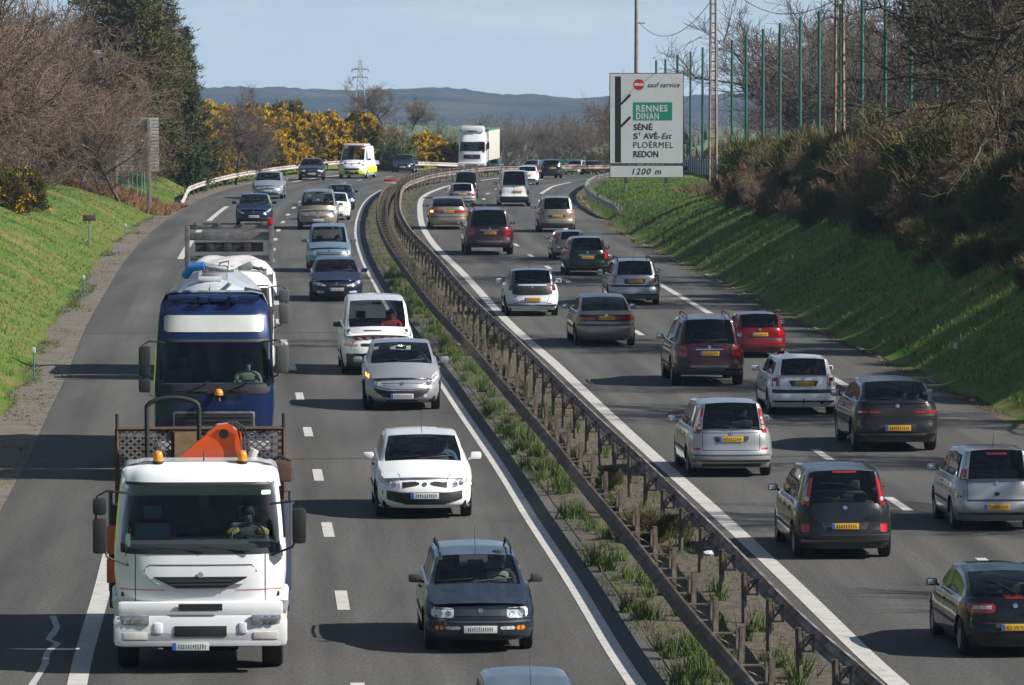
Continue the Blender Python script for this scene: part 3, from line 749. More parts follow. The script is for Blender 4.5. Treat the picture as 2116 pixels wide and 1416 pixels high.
    if S.get('rails'):
        H = S['H']; 
        for sg in (1, -1):
            x = sg * (W / 2 - .20 - S.get('tum', .26) * (H - 1.08)); y0, y1 = S['yw'] - .12, S['yr'] + .10; z = H + .005
            MB().tube([(x, y0, z - .05), (x, y0 - .1, z + .03), (x, (y0 + y1) / 2, z + .05), (x, y1 + .1, z + .025), (x, y1, z - .06)], .018, 6).obj('roof_rail', S.get('railmat', m_black), root, 60)
    if S.get('aerial') is not None:
        ya = S['aerial']; MB().tube([(0, ya, S['H'] - .03), (0, ya - .22, S['H'] + .36)], [.007, .003], 5).obj('aerial', m_black, root, 60)
    for d in S.get('wipers', []):
        end, p, q = d
        v = []; n = 8
        for k in range(n + 1):
            x, z = p[0] + (q[0] - p[0]) * k / n, p[1] + (q[1] - p[1]) * k / n; y = cast(Mh, x, z, end, .02); v.append((x, y, z))
        MB().tube(v, .011, 5).obj('wiper', m_black, root, 60)
    ob['done'] = 1; del ob['done']
    return root

def place(root, px, py, axle, W=None, pxw=None, ahead=None, hd=None, side='L', sc=None):
    """stand a vehicle with the axle nearest to the camera on the photo pixel, heading along the lane"""
    p = gp(px, py); P = ML if side == 'L' else MR
    k = int(np.argmin(((P - np.array([p.x, p.y])) ** 2).sum(1))); t = P[min(k + 1, len(P) - 1)] - P[max(k - 1, 0)]
    an = math.atan2(-t[0], t[1])                   # rotation that takes +Y onto the tangent
    if side == 'L': an += math.pi
    if hd is not None: an += R_(hd)
    s = 1.0
    if pxw: s = min(1.13, max(.86, pxw * p.y / F_PX / W))
    if sc: s = sc
    root.scale = (s, s, s); d = Vector((-math.sin(an), math.cos(an), 0))
    root.location = Vector((p.x, p.y, 0)) - d * axle * s
    q = root.location; root.location.z = float(zs(q.x, q.y)); root.rotation_euler = (0, 0, an)
    zf = float(zs(*(q + d * 1.3).xy)); zb_ = float(zs(*(q - d * 1.3).xy)); root.rotation_euler = (math.atan2(zf - zb_, 2.6), 0, an)
    return s
# ------------------------------------------------------------------ the vehicles of the photograph
F_, B_ = 1, -1
ONE = {'two': False}
def wide(x, zt, zb, r=.02): return [(-x, zt - r, zb + r), (-x + r, zt, zb), (x - r, zt, zb), (x, zt - r, zb + r)]
def box2(x0, x1, zt, zb, r=.02): return [(x0, zt - r, zb + r), (x0 + r, zt, zb), (x1 - r, zt, zb), (x1, zt - r, zb + r)]
def base(W, L, H, **k):
    d = dict(W=W, L=L, H=H, axF=L / 2 - .82, axR=-L / 2 + .72, yc=L / 2 - 1.12, yw=L / 2 - 1.85, yr=-L / 2 + .55, yb=-L / 2 + .20, pillars=[-.20])
    d.update(k); return d
def seams(x, z0, z1): return [(B_, [(-x, z0), (-x, z1), (x, z1), (x, z0), (-x, z0)])]
silver = paint('silver_paint', (.42, .43, .45), .55); white = paint('white_paint', (.80, .81, .82)); navy = paint('navy_paint', (.006, .011, .040), .1)
bluegrey = paint('blue_grey_paint', (.012, .020, .036), .2); beige = paint('beige_paint', (.33, .29, .235), .55); lightblue = paint('light_blue_paint', (.19, .29, .38), .5)
maroon = paint('maroon_paint', (.058, .020, .026), .3); redp = paint('red_paint', (.17, .005, .011), .1); dgreen = paint('dark_green_paint', (.006, .018, .015), .15)
anth = paint('anthracite_paint', (.016, .018, .022), .2); blackp = paint('black_paint', (.004, .005, .007), .0); greyblue = paint('slate_paint', (.075, .095, .125), .4)
teal = paint('teal_paint', (.012, .10, .11), .3); dgrey = paint('dark_grey_paint', (.020, .020, .021), .15); ice = paint('ice_white_paint', (.62, .68, .74)); pblue = paint('pale_blue_silver_paint', (.33, .37, .42), .5)
FRONTPL = lambda z, txt=None, x=0, band=True: (x, z, F_, txt, band)
REARPL = lambda z, txt=None, x=0, band=True: (x, z, B_, txt, band)
def lowgrille(w, zt, zb): return ('lower_grille', F_, wide(w, zt, zb, .03), m_black, ONE)
def hl(st, bulbs=(), m=m_white_l, **k): return ('headlight', F_, st, m, dict(bulb=list(bulbs), **k))
def tl(st, m=m_red, bulbs=(), **k): return ('tail_light', B_, st, m, dict(bulb=list(bulbs), bulbname='inner_lens', bulbmat=k.pop('bm', m_white_l), **k))
RW = lambda H, br: [(B_, (.02, br + .05), (-.40, br + .10))]
FW = lambda bc: [(F_, (.10, bc + .05), (-.52, bc + .09)), (F_, (.62, bc + .045), (.06, bc + .09))]
FLEET = []
def car(S, name, label, cat, px, py, pxw, side, hd=None, group=None, driver=None, pas=None, sc=None):
    root = build_car(S, name, label, cat, group)
    ax = S['axF'] if side == 'L' and not S.get('rev') else S['axR']
    place(root, px, py, ax, S['W'], pxw, side='L' if side in 'L' else 'R', hd=hd, sc=sc)
    FLEET.append((root, S, driver, pas)); return root
GL = 'cars coming towards the camera on the left carriageway'; GR_ = 'cars driving away on the right carriageway'

# --- towards the camera
S = base(1.70, 4.34, 1.40, hf=.70, bc=.93, br=.98, roofF=1.33, roofR=1.35, paint=bluegrey, yc=1.02, yw=.38, yr=-1.75, yb=-2.0, tum=.30, pillars=[-.35, -1.2], rails=True, aerial=.32, pf=2.8, qf=9,
    wbul=.03, sglass=m_tint, mirror=m_grey, R=.30,
    parts=[hl([(.40, .665, .565), (.43, .685, .545), (.62, .685, .54), (.70, .68, .55), (.73, .655, .575)], [(.62, .61, .05), (.48, .61, .04)]),
        ('grille', F_, wide(.39, .665, .575), m_black, ONE), ('indicator', F_, box2(.55, .68, .425, .36), m_amber), ('fog_light', F_, box2(.30, .53, .42, .37), m_white_l),
        ('bumper_strip', F_, [(-.80, .50, .475), (.80, .50, .475)], m_grey, ONE), lowgrille(.55, .285, .20), ('number_plate_recess', F_, wide(.30, .43, .31), m_black, ONE),
        ('washer_jet_cover', F_, box2(.36, .56, .90, .885), m_black)],
    gaps=[(F_, [(-.78, .535), (.78, .535)], .014)], plates=[FRONTPL(.375, band=False)], wipers=FW(.95))
car(S, 'estate_car', 'dark blue estate car with roof rails and oblong headlights, right of the white crane lorry', 'car', 988, 1340, 232, 'L', group=GL, driver='cap')
S = base(1.70, 4.4, 1.42, hf=.72, bc=.95, br=1.0, roofF=1.36, roofR=1.38, paint=greyblue, yc=1.02, yw=.35, yr=-1.75, yb=-2.0, tum=.28, pillars=[-.35, -1.2], aerial=.30, wipers=FW(.96), parts=[hl([(.42, .68, .56), (.74, .68, .58)])], plates=[FRONTPL(.4)])
r_ = car(S, 'estate_car', 'blue grey car cut off by the bottom edge, only its roof and aerial showing', 'car', 1105, 1640, 243, 'L', group=GL)
S = base(1.78, 4.22, 1.46, hf=.68, bc=.96, br=1.02, roofF=1.38, roofR=1.38, paint=white, yc=1.05, yw=.30, tum=.30, aerial=.30, pf=2.5, qf=7, bowc=.26, mseat=m_seat,
    parts=[hl([(.44, .66, .555), (.50, .675, .55), (.66, .70, .575), (.76, .715, .64), (.80, .71, .67)], [(.55, .615, .045), (.66, .64, .045)]), ('indicator', F_, [(.74, .705, .625), (.81, .705, .67)], m_amber, {'off': .011}),
        ('grille', F_, [(.10, .655, .62), (.16, .675, .60), (.36, .665, .565), (.40, .66, .57)], m_black), ('bumper_band', F_, [(-.755, .51, .44), (-.66, .51, .35), (-.45, .485, .29), (.45, .485, .29), (.66, .51, .35), (.755, .51, .44)], m_black, ONE),
        ('air_intake', F_, [(-.42, .345, .30), (-.36, .355, .265), (.36, .355, .265), (.42, .345, .30)], m_gap, dict(two=False, off=.012)), ('fog_light', F_, box2(.52, .60, .40, .335), m_grey, {'off': .012, 'two': False}), ('number_plate_recess', F_, wide(.30, .49, .36), m_black, dict(two=False, off=.012))],
    gaps=[(F_, [(-.40, .69), (-.47, .80)]), (F_, [(.40, .69), (.47, .80)])], plates=[FRONTPL(.425)], wipers=FW(.98))
car(S, 'hatchback', 'white hatchback with black bumper band and white door mirrors, following the dark blue estate', 'car', 875, 1066, 205, 'L', group=GL, driver='blue', pas='dark')
S = base(1.75, 4.03, 1.47, hf=.66, bc=.98, br=1.03, roofF=1.40, roofR=1.40, paint=silver, yc=.98, yw=.15, tum=.30, pf=2.3, qf=6.5, bowc=.30, wbul=.05,
    parts=[hl([(.44, .60, .545), (.52, .64, .55), (.66, .75, .585), (.76, .83, .66), (.82, .85, .73)], [(.58, .60, .05), (.67, .665, .05)]), ('indicator', F_, [(.72, .79, .70), (.80, .83, .745)], m_amberlit, {'off': .013, 'two': False}),
        ('grille', F_, [(-.62, .52, .49), (-.56, .535, .40), (-.40, .50, .31), (-.2, .485, .285), (.2, .485, .285), (.40, .50, .31), (.56, .535, .40), (.62, .52, .49)], m_black, ONE), ('grille_bar', F_, [(-.6, .525, .50), (-.3, .475, .445), (.3, .475, .445), (.6, .525, .50)], m_chrome, dict(two=False, off=.013)),
        ('fog_light', F_, box2(.46, .56, .37, .29, .035), m_white_l, {'off': .012}), lowgrille(.35, .245, .205)],
    gaps=[(F_, [(-.45, .60), (0, .62), (.45, .60)])], plates=[FRONTPL(.33)], wipers=FW(1.0))
car(S, 'hatchback', 'silver hatchback with gaping black grille and one amber indicator lit, before the white van', 'car', 830, 845, 164, 'L', hd=-1, group=GL, driver='phone')
S = base(1.83, 4.88, 1.46, hf=.68, bc=.95, br=1.0, tail=1.0, zrb=1.02, roofF=1.37, roofR=1.36, paint=navy, yc=1.18, yw=.45, yr=-1.15, yb=-1.9, tum=.32, pf=2.5, qf=7, bowc=.24,
    parts=[hl([(.36, .575, .535), (.45, .60, .54), (.64, .665, .56), (.79, .72, .62), (.85, .725, .66)], [(.55, .58, .045), (.66, .61, .045)]), ('grille', F_, [(-.42, .61, .575), (-.36, .62, .535), (.36, .62, .535), (.42, .61, .575)], m_black, ONE),
        ('fog_light', F_, [(.42, .355, .32), (.50, .37, .30), (.66, .38, .31), (.70, .37, .33)], m_white_l), lowgrille(.36, .34, .26), ('number_plate_recess', F_, wide(.30, .48, .38), m_black, ONE)],
    gaps=[(F_, [(-.82, .53), (-.4, .515), (.4, .515), (.82, .53)])], plates=[FRONTPL(.43, '8777 XZ 56')], wipers=FW(.97))
car(S, 'saloon_car', 'shiny navy saloon with slanted headlights, ahead of the pale blue boxy car', 'car', 695, 622, 110, 'L', group=GL, driver='dark')
S = base(1.72, 4.11, 1.80, hf=.88, bc=1.10, br=1.14, roofF=1.68, roofR=1.74, paint=lightblue, yc=1.20, yw=.62, yr=-1.93, yb=-2.0, tum=.17, pf=3.0, qf=9, aerial=.5, bumper=m_grey, bumperv=.36, zb=.22, R=.32, pillars=[-.25],
    parts=[hl([(.50, .80, .66), (.55, .82, .64), (.78, .83, .67), (.80, .81, .69)], [(.66, .74, .06)]), ('grille', F_, wide(.44, .765, .68), m_black, ONE), ('grille_bar', F_, [(-.42, .735, .715), (0, .735, .715), (.42, .735, .715)], pblue, dict(two=False, off=.012)), lowgrille(.5, .42, .30)],
    plates=[FRONTPL(.52)], wipers=FW(1.12))
car(S, 'leisure_van', 'pale blue boxy leisure van with grey bumper, tucked behind the navy saloon', 'car', 680, 562, 94, 'L', group=GL, driver='green')
S = base(1.85, 4.73, 1.75, hf=.80, bc=1.02, br=1.10, roofF=1.62, roofR=1.68, paint=beige, yc=1.62, yw=.75, yr=-1.95, yb=-2.15, tum=.26, pf=2.4, qf=7, bowc=.30, rails=True, railmat=m_chrome, R=.33, pillars=[-.1, -1.2],
    parts=[hl([(.42, .66, .60), (.52, .71, .61), (.70, .80, .65), (.80, .85, .72), (.85, .85, .76)], [(.60, .66, .05), (.70, .71, .05)]), ('grille', F_, [(-.42, .615, .58), (-.3, .62, .54), (0, .60, .52), (.3, .62, .54), (.42, .615, .58)], m_black, ONE), ('grille_bar', F_, [(-.38, .59, .57), (.38, .59, .57)], beige, dict(two=False, off=.012)), ('badge', F_, box2(-.05, .05, .635, .53, .02), m_chrome, dict(two=False, off=.016)),
        ('air_intake', F_, [(-.66, .35, .33), (-.5, .35, .26), (.5, .35, .26), (.66, .35, .33)], m_black, ONE)], plates=[FRONTPL(.42)], wipers=FW(1.04))
car(S, 'people_carrier', 'beige people carrier with chrome roof rails, behind the pale blue boxy van', 'car', 657, 474, 88, 'L', group=GL, driver='dark')
S = base(1.68, 3.83, 1.43, hf=.68, bc=.94, br=1.0, roofF=1.36, paint=white, pf=2.5, qf=7, yc=.88, yw=.10, tum=.30, bowc=.26,
    parts=[hl([(.42, .60, .55), (.56, .66, .57), (.72, .77, .65), (.78, .78, .70)], [(.58, .61, .04)]), ('bumper_strip', F_, [(-.78, .49, .46), (0, .44, .41), (.78, .49, .46)], m_black, ONE), ('air_intake', F_, [(-.5, .36, .33), (-.4, .37, .25), (.4, .37, .25), (.5, .36, .33)], m_black, ONE)], plates=[FRONTPL(.43)], wipers=FW(.95))
car(S, 'hatchback', 'small white hatchback half hidden by the beige people carrier', 'car', 692, 455, 66, 'L', group=GL, driver='dark')
S = base(1.72, 4.2, 1.43, hf=.68, bc=.94, br=1.0, roofF=1.36, paint=navy, pf=2.5, qf=7, tum=.30, bowc=.24, parts=[hl([(.44, .60, .54), (.76, .68, .60)], [(.6, .6, .04)]), lowgrille(.5, .40, .26)], plates=[FRONTPL(.42)])
car(S, 'hatchback', 'dark blue car mostly hidden behind the small white hatchback', 'car', 702, 433, 62, 'L', group=GL)
S = base(1.66, 3.83, 1.43, hf=.67, bc=.94, br=1.0, roofF=1.36, paint=navy, pf=2.4, qf=6.5, yc=.88, yw=.10, tum=.30, bowc=.27,
    parts=[hl([(.44, .59, .54), (.56, .65, .56), (.70, .76, .64), (.77, .77, .69)], [(.58, .60, .04)]), lowgrille(.45, .40, .26)], plates=[FRONTPL(.42)], wipers=FW(.95))
car(S, 'hatchback', 'dark blue hatchback just behind the grey framed skip lorry', 'car', 525, 466, 76, 'L', group=GL, driver='dark', pas='dark')
S = base(1.70, 4.17, 1.43, hf=.66, bc=.94, br=1.0, roofF=1.36, paint=pblue, pf=2.6, qf=7.5, tum=.30, bowc=.22,
    parts=[hl([(.44, .58, .53), (.52, .63, .52), (.68, .70, .57), (.78, .73, .65)], [(.58, .59, .045), (.68, .63, .04)]), ('grille', F_, [(-.36, .575, .545), (-.25, .585, .525), (.25, .585, .525), (.36, .575, .545)], m_black, ONE), ('air_intake', F_, [(-.55, .34, .30), (-.42, .355, .24), (.42, .355, .24), (.55, .34, .30)], m_black, ONE), ('fog_light', F_, box2(.58, .68, .34, .28, .03), m_white_l)], plates=[FRONTPL(.43)], wipers=FW(.95))
car(S, 'hatchback', 'pale silver hatchback with dark lower grille, third car from the end of the left guardrail', 'car', 554, 411, 66, 'L', group=GL, driver='dark')
S = base(1.72, 4.53, 1.41, hf=.72, bc=.92, br=1.0, roofF=1.33, roofR=1.33, tail=.96, zrb=.98, yr=-.95, yb=-1.85, paint=bluegrey, pf=3.2, qf=10, tum=.32, mirror=m_black,
    parts=[hl([(.40, .68, .58), (.74, .68, .59), (.76, .66, .60)], [(.64, .63, .05)]), ('grille', F_, wide(.38, .67, .60), m_black, ONE), ('bumper_strip', F_, [(-.8, .50, .45), (.8, .50, .45)], m_black, ONE), ('fog_light', F_, box2(.42, .6, .36, .31), m_white_l)], plates=[FRONTPL(.43)], wipers=FW(.94))
car(S, 'saloon_car', 'slate blue old square saloon with pale oblong headlights, beside the ambulance', 'car', 644, 373, 56, 'L', hd=5, group=GL, driver='dark')
S = base(1.81, 4.68, 1.45, hf=.64, bc=.93, br=1.0, tail=.98, roofF=1.36, yr=-1.0, yb=-1.85, paint=bluegrey, pf=2.3, qf=6, tum=.32, bowc=.28,
    parts=[hl([(.42, .58, .54), (.6, .66, .56), (.8, .74, .66)], [(.6, .61, .05)]), ('grille', F_, [(-.55, .47, .40), (-.3, .46, .27), (.3, .46, .27), (.55, .47, .40)], m_black, ONE)], plates=[FRONTPL(.44)], wipers=FW(.95))
car(S, 'saloon_car', 'slate grey low nosed saloon rounding the bend beside the median barrier', 'car', 833, 357, 48, 'L', hd=9, group=GL)

# white van with red chevrons
m_chev = M('red_reflective', (.62, .02, .02), .45)
S = base(1.90, 4.78, 1.97, hf=.98, bc=1.20, br=1.24, roofF=1.86, roofR=1.90, paint=white, yc=1.72, yw=.98, yr=-2.2, yb=-2.3, tum=.13, pf=2.6, qf=8, bowc=.22, bumper=m_grey, bumperv=.44, zb=.22, R=.33, tw=.21, sw=(1.45, .15), pillars=[], mirror=m_black, axF=1.45, bench=0, seatz=.62, mseat=m_seat,
    front=[(0, .10), (.10, .02), (.4, .0), (.55, .03), (.75, .10), (.9, .2), (1, .32)],
    parts=[hl([(.60, 1.0, .84), (.64, 1.06, .80), (.74, 1.10, .79), (.84, 1.08, .82), (.88, 1.02, .86)], [(.74, .94, .085)]), ('indicator', F_, [(.52, .80, .745), (.70, .785, .735), (.86, .83, .765)], m_amber), ('grille', F_, [(-.44, .81, .765), (-.38, .825, .745), (.38, .825, .745), (.44, .81, .765)], m_black, ONE), ('bonnet_vent', F_, box2(-.1, .36, 1.155, 1.125, .008), m_black, ONE), ('air_intake', F_, wide(.5, .47, .33), m_gap, ONE)]
        + [('hazard_stripe', F_, [(x, .90, .83), (x + .03, .90, .83), (x + .10, .90, .83)], m_chev, ONE) for x in ()], plates=[FRONTPL(.62)], wipers=FW(1.22))
VAN = car(S, 'panel_van', 'white panel van with red hazard stripes across its nose, behind the silver hatchback', 'van', 779, 772, 152, 'L', group='vans and lorries on the left carriageway', driver='red')
Mh = car_mesh(S)
for i, x in enumerate((-.56, -.32, -.08, .10, .34, .56)):
    k = .10 if x > 0 else -.10; v = []; f = []
    for a_ in range(5):
        z = .90 + .085 * a_ / 4; 
        for e in (0, .10): xx = x + e - .05 + k * (a_ / 4 - .5); v.append((xx, cast(Mh, xx, z, 1, .007), z))
    link('hazard_stripe', mesh_py('hazard_stripe', v, [(2 * q, 2 * q + 1, 2 * q + 3, 2 * q + 2)[::-1] for q in range(4)]), m_chev, VAN)
v = []
# ambulance
m_lime = M('lime_reflective', (.62, .78, .03), .45); m_orange = M('orange_panel', (.78, .33, .02), .45); m_starblue = M('blue_emblem', (.02, .06, .30), .5)
S = base(2.05, 5.0, 2.30, hf=1.02, bc=1.28, br=1.30, roofF=2.08, roofR=2.26, paint=white, yc=1.82, yw=1.25, yr=-2.3, yb=-2.42, tum=.09, pf=2.7, qf=9, bowc=.2, zb=.24, R=.34, axF=1.55, sw=(1.6, .9), pillars=[], mirror=m_black, bench=0, seatz=.65, bumper=m_lime, bumperv=.44,
    parts=[hl([(.62, 1.02, .86), (.7, 1.06, .84), (.9, 1.08, .88)], [(.76, .95, .07)]), ('grille', F_, [(-.55, .72, .66), (-.45, .74, .60), (.45, .74, .60), (.55, .72, .66)], m_black, ONE), ('emblem', F_, box2(.42, .58, 1.16, 1.0, .05), m_starblue), ('lower_panel', F_, wide(.5, .52, .30), m_grey, ONE), ('orange_header', F_, wide(.82, 2.17, 2.10, .02), m_orange, ONE)],
    plates=[FRONTPL(.50)], wipers=FW(1.3))
AMB = car(S, 'ambulance', 'white ambulance with lime bumper panels and orange band above its windscreen', 'ambulance', 731, 369, 60, 'L', hd=-1, group=None, driver='dark')
q = MB(); q.box((0, .2, 2.36), (1.5, 2.6, .16), bev=.07); q.obj('roof_fairing', white, AMB)
q = MB(); q.box((.40, 1.05, 2.32), (.30, .22, .14), bev=.05); q.box((-.40, 1.05, 2.32), (.30, .22, .14), bev=.05); q.obj('beacon', m_orange, AMB)
for sg in (1, -1): MB().box((sg * 1.02, -.2, .62), (.03, 4.0, .42), bev=.01).obj('lime_side_band', m_lime, AMB)
# far cars beyond the median barrier
def far(paintm, name, label, px, py, pxw, hd, sal=True, extra=(), H=1.43):
    S = base(1.70, 4.3, H, hf=.70, bc=.92, br=1.0, tail=.97 if sal else 1.0, roofF=H - .08, paint=paintm, tum=.30, pf=2.6, qf=8, **({'yr': -.95, 'yb': -1.75} if sal else {}),
        parts=[hl([(.42, .66, .56), (.74, .68, .59)], [(.6, .62, .04)]), lowgrille(.5, .40, .26)] + list(extra), plates=[FRONTPL(.42)])
    p = at(px, py, 447.0); root = build_car(S, name, label, 'car', GL)
    root.location = (p.x, p.y, float(zs(p.x, p.y))); root.rotation_euler = (0, 0, math.pi + R_(hd)); s = min(1.1, max(.8, pxw * p.y / F_PX / 1.7)); root.scale = (s, s, s); return root
far(teal, 'hatchback', 'teal hatchback with a lit amber indicator, beside the nose of the white artic', 1017, 345, 38, -6, False, [('indicator', F_, [(.5, .66, .56), (.8, .68, .59)], m_amberlit, dict(off=.014, two=False))])
far(pblue, 'saloon_car', 'pale blue silver saloon peeping over the rusty median barrier', 1101, 346, 36, -10)
far(white, 'saloon_car', 'white saloon peeping over the median barrier next to a dark red car', 1191, 349, 36, -12)
far(redp, 'hatchback', 'dark red car beyond the barrier, rightmost before the direction sign', 1225, 350, 32, -14, False)

# --- away from the camera (rear views)
S = base(1.78, 4.67, 1.43, br=.97, tail=1.02, zrb=1.03, roofF=1.37, roofR=1.34, paint=blackp, yr=-.85, yb=-1.80, tum=.33, pr=3.2, qr=9, spokes=7, pillars=[.0], rwt=.84, aerial=None,
    parts=[tl([(.34, .90, .80), (.38, .925, .775), (.60, .925, .765), (.82, .915, .77), (.87, .895, .79)], bulbs=()), ('reversing_lens', B_, [(.40, .895, .835), (.70, .885, .83)], m_white_l, {'off': .012}), ('high_brake_light', B_, box2(-.16, .16, 1.035, 1.015, .005), m_red, dict(two=False, off=.01)), ('number_plate_recess', B_, wide(.34, .60, .47), m_black, ONE)],
    gaps=[(B_, [(-.55, .93), (-.50, .66), (.50, .66), (.55, .93)]), (B_, [(-.86, .60), (.86, .60)], .02)], plates=[REARPL(.535, '442 WX 56')], wipers=[(B_, (.10, 1.06), (-.30, 1.25))], R=.32)
car(S, 'hatchback', 'black sloping hatchback with red and white tail lights, cut by the right edge', 'car', 2085, 1352, 205, 'R', hd=1, group=GR_)
S = base(1.69, 4.04, 1.62, br=1.02, roofF=1.52, roofR=1.57, paint=silver, yr=-1.80, yb=-1.93, yc=1.05, yw=.25, tum=.20, bc=1.0, pr=4.2, qr=12, rwt=.75, aerial=-1.3, pillars=[-.10], pillar_mat=m_black,
    parts=[tl([(1.0, .60, .72), (1.15, .585, .685), (1.30, .56, .635)], m_red, vert=True), ('clear_upper_lens', B_, [(1.22, .575, .665), (1.36, .55, .62)], m_white_l, {'off': .012, 'vert': True}), ('reflector_strip', B_, box2(.68, .84, .70, .655, .01), m_red), ('badge', B_, box2(-.055, .055, .77, .69, .035), m_black, ONE), ('spoiler_lamp', B_, box2(-.2, .2, 1.54, 1.50, .01), m_redd, ONE)],
    gaps=seams(.58, .62, .98) + [(B_, [(-.58, .60), (.58, .60)], .02)], plates=[REARPL(.48, None)], wipers=RW(1.62, 1.03), rglass=m_tintd)
car(S, 'small_people_carrier', 'silver small people carrier with plate in its bumper, cut by the right edge', 'car', 2050, 1092, 178, 'R', group=GR_)
S = base(1.86, 4.66, 1.70, br=1.04, roofF=1.60, roofR=1.62, paint=anth, yr=-2.0, yb=-2.20, yc=1.45, yw=.45, bc=1.02, tum=.24, pr=3.4, qr=10, rwt=.75, pillars=[-.15, -1.15], R=.32, spokes=7,
    parts=[tl([(1.0, .66, .79), (1.1, .65, .775), (1.25, .63, .73), (1.42, .60, .675), (1.50, .585, .64)], m_red, [(.70, 1.12, .04)], vert=True), ('corner_reflector', B_, [(.66, .66, .53), (.74, .66, .50), (.80, .65, .52)], m_red), ('number_plate_recess', B_, [(-.44, .70, .66), (-.38, .70, .56), (.38, .70, .56), (.44, .70, .66)], m_black, ONE), ('high_brake_light', B_, box2(-.22, .22, 1.635, 1.60, .01), m_red, ONE), ('bumper_line', B_, [(-.85, .47, .455), (.85, .47, .455)], m_grey, ONE)],
    gaps=[(B_, [(-.70, .68), (-.40, .69)], .015), (B_, [(.40, .69), (.70, .68)], .015), (B_, [(-.66, 1.0), (-.66, .70)]), (B_, [(.66, 1.0), (.66, .70)])], plates=[REARPL(.625)], wipers=RW(1.7, 1.05))
car(S, 'people_carrier', 'dark grey people carrier with tall red tail lights beside the rusty guardrail', 'car', 1738, 1150, 207, 'R', group=GR_)
S = base(1.80, 4.33, 1.58, br=1.0, roofF=1.50, roofR=1.53, paint=silver, yr=-1.90, yb=-2.02, yc=1.15, yw=.35, bc=.98, tum=.26, pr=3.8, qr=11, rwt=.74, pillars=[-.05, -1.05], pillar_mat=m_black, spokes=5,
    parts=[tl([(.92, .64, .765), (1.1, .625, .73), (1.25, .60, .69), (1.38, .575, .65), (1.44, .57, .62)], m_red, [(.675, 1.05, .04), (.66, 1.15, .04), (.64, 1.24, .035)], vert=True), ('corner_reflector', B_, box2(.64, .78, .62, .575, .01), m_red), ('number_plate_recess', B_, [(-.36, .86, .80), (-.31, .86, .74), (.31, .86, .74), (.36, .86, .80)], m_grey, ONE), ('bumper_strip', B_, [(-.88, .48, .455), (.88, .48, .455)], m_grey, ONE), ('lower_panel', B_, wide(.62, .29, .22), m_black, ONE)],
    gaps=seams(.60, .57, .93), plates=[REARPL(.80)], wipers=RW(1.58, 1.01))
car(S, 'people_carrier', 'silver people carrier with upright red tail lights, left of the dark grey hatchback', 'car', 1505, 982, 178, 'R', group=GR_)
S = base(1.69, 4.15, 1.41, br=.98, tail=1.0, roofF=1.34, roofR=1.33, paint=dgrey, yr=-1.30, yb=-1.88, tum=.32, pr=4.0, qr=12, pillars=[-.10], steel=True, mirror=dgrey, rwt=.84,
    parts=[('rear_panel', B_, wide(.80, .86, .70, .02), m_black, ONE), tl([(.34, .82, .755), (.56, .83, .745), (.80, .83, .75)], m_redd), ('lit_lens', B_, [(.34, .80, .765), (.54, .80, .765)], m_red, {'off': .013}), ('lit_lens', B_, [(.60, .805, .765), (.80, .805, .765)], m_red, {'off': .013}), ('bumper_strip', B_, [(-.84, .65, .61), (.84, .65, .61)], dgrey, ONE), ('number_plate_recess', B_, wide(.36, .55, .40), m_black, ONE), ('bumper_line', B_, [(-.82, .37, .34), (.82, .37, .34)], m_grey, ONE), ('lip', B_, [(-.74, .985, .955), (.74, .985, .955)], dgrey, dict(two=False, off=.02))],
    gaps=[(B_, [(-.84, .66), (.84, .66)], .012), (B_, [(-.84, .58), (.84, .58)], .012)], plates=[REARPL(.48)], wipers=[(B_, (.12, 1.02), (-.36, 1.05))], rglass=m_tint)
car(S, 'hatchback', 'dark grey old hatchback with wide red light strips and a tow ball', 'car', 1846, 930, 180, 'R', group=GR_)
S = base(1.70, 4.37, 1.44, br=.98, roofF=1.36, roofR=1.38, paint=white, yr=-1.92, yb=-2.05, tum=.26, pr=4.2, qr=12, rwt=.75, pillars=[-.1, -1.15], bench=1, railmat=white, rails=False, mirror=white,
    parts=[tl([(.62, .92, .74), (.66, .94, .70), (.76, .94, .70), (.80, .92, .72)], m_red), ('smoked_lens', B_, [(.64, .925, .84), (.79, .925, .84)], m_redd, {'off': .012}), ('number_plate_recess', B_, [(-.36, .855, .82), (-.30, .86, .72), (.30, .86, .72), (.36, .855, .82)], m_grey, ONE), ('bumper_band', B_, [(-.86, .64, .55), (.86, .64, .55)], m_black, ONE), ('exhaust', B_, box2(.40, .50, .36, .28, .035), m_black, ONE), ('towing_eye', B_, box2(-.02, .01, .42, .28, .005), m_black, ONE)],
    gaps=[(B_, [(-.60, .96), (-.60, .65)]), (B_, [(.60, .96), (.60, .65)])], plates=[REARPL(.78)], wipers=RW(1.44, 1.0))
car(S, 'estate_car', 'white estate car with black bumper band, between silver people carrier and dark grey hatchback', 'car', 1655, 855, 142, 'R', group=GR_)
S = base(1.69, 4.0, 1.40, br=.97, roofF=1.33, roofR=1.34, paint=redp, yr=-1.50, yb=-1.85, tum=.30, pr=3.6, qr=11, rwt=.84, pillars=[-.1],
    parts=[tl([(.56, .86, .74), (.62, .88, .70), (.78, .88, .72), (.82, .86, .75)], m_red), ('bumper_strip', B_, [(-.84, .62, .58), (.84, .62, .58)], m_black, ONE), ('number_plate_recess', B_, wide(.34, .80, .68), redp, ONE)], plates=[REARPL(.74)], wipers=RW(1.4, .98), rglass=m_tint)
car(S, 'hatchback', 'bright red hatchback alongside the maroon off-roader', 'car', 1566, 738, 112, 'R', group=GR_)
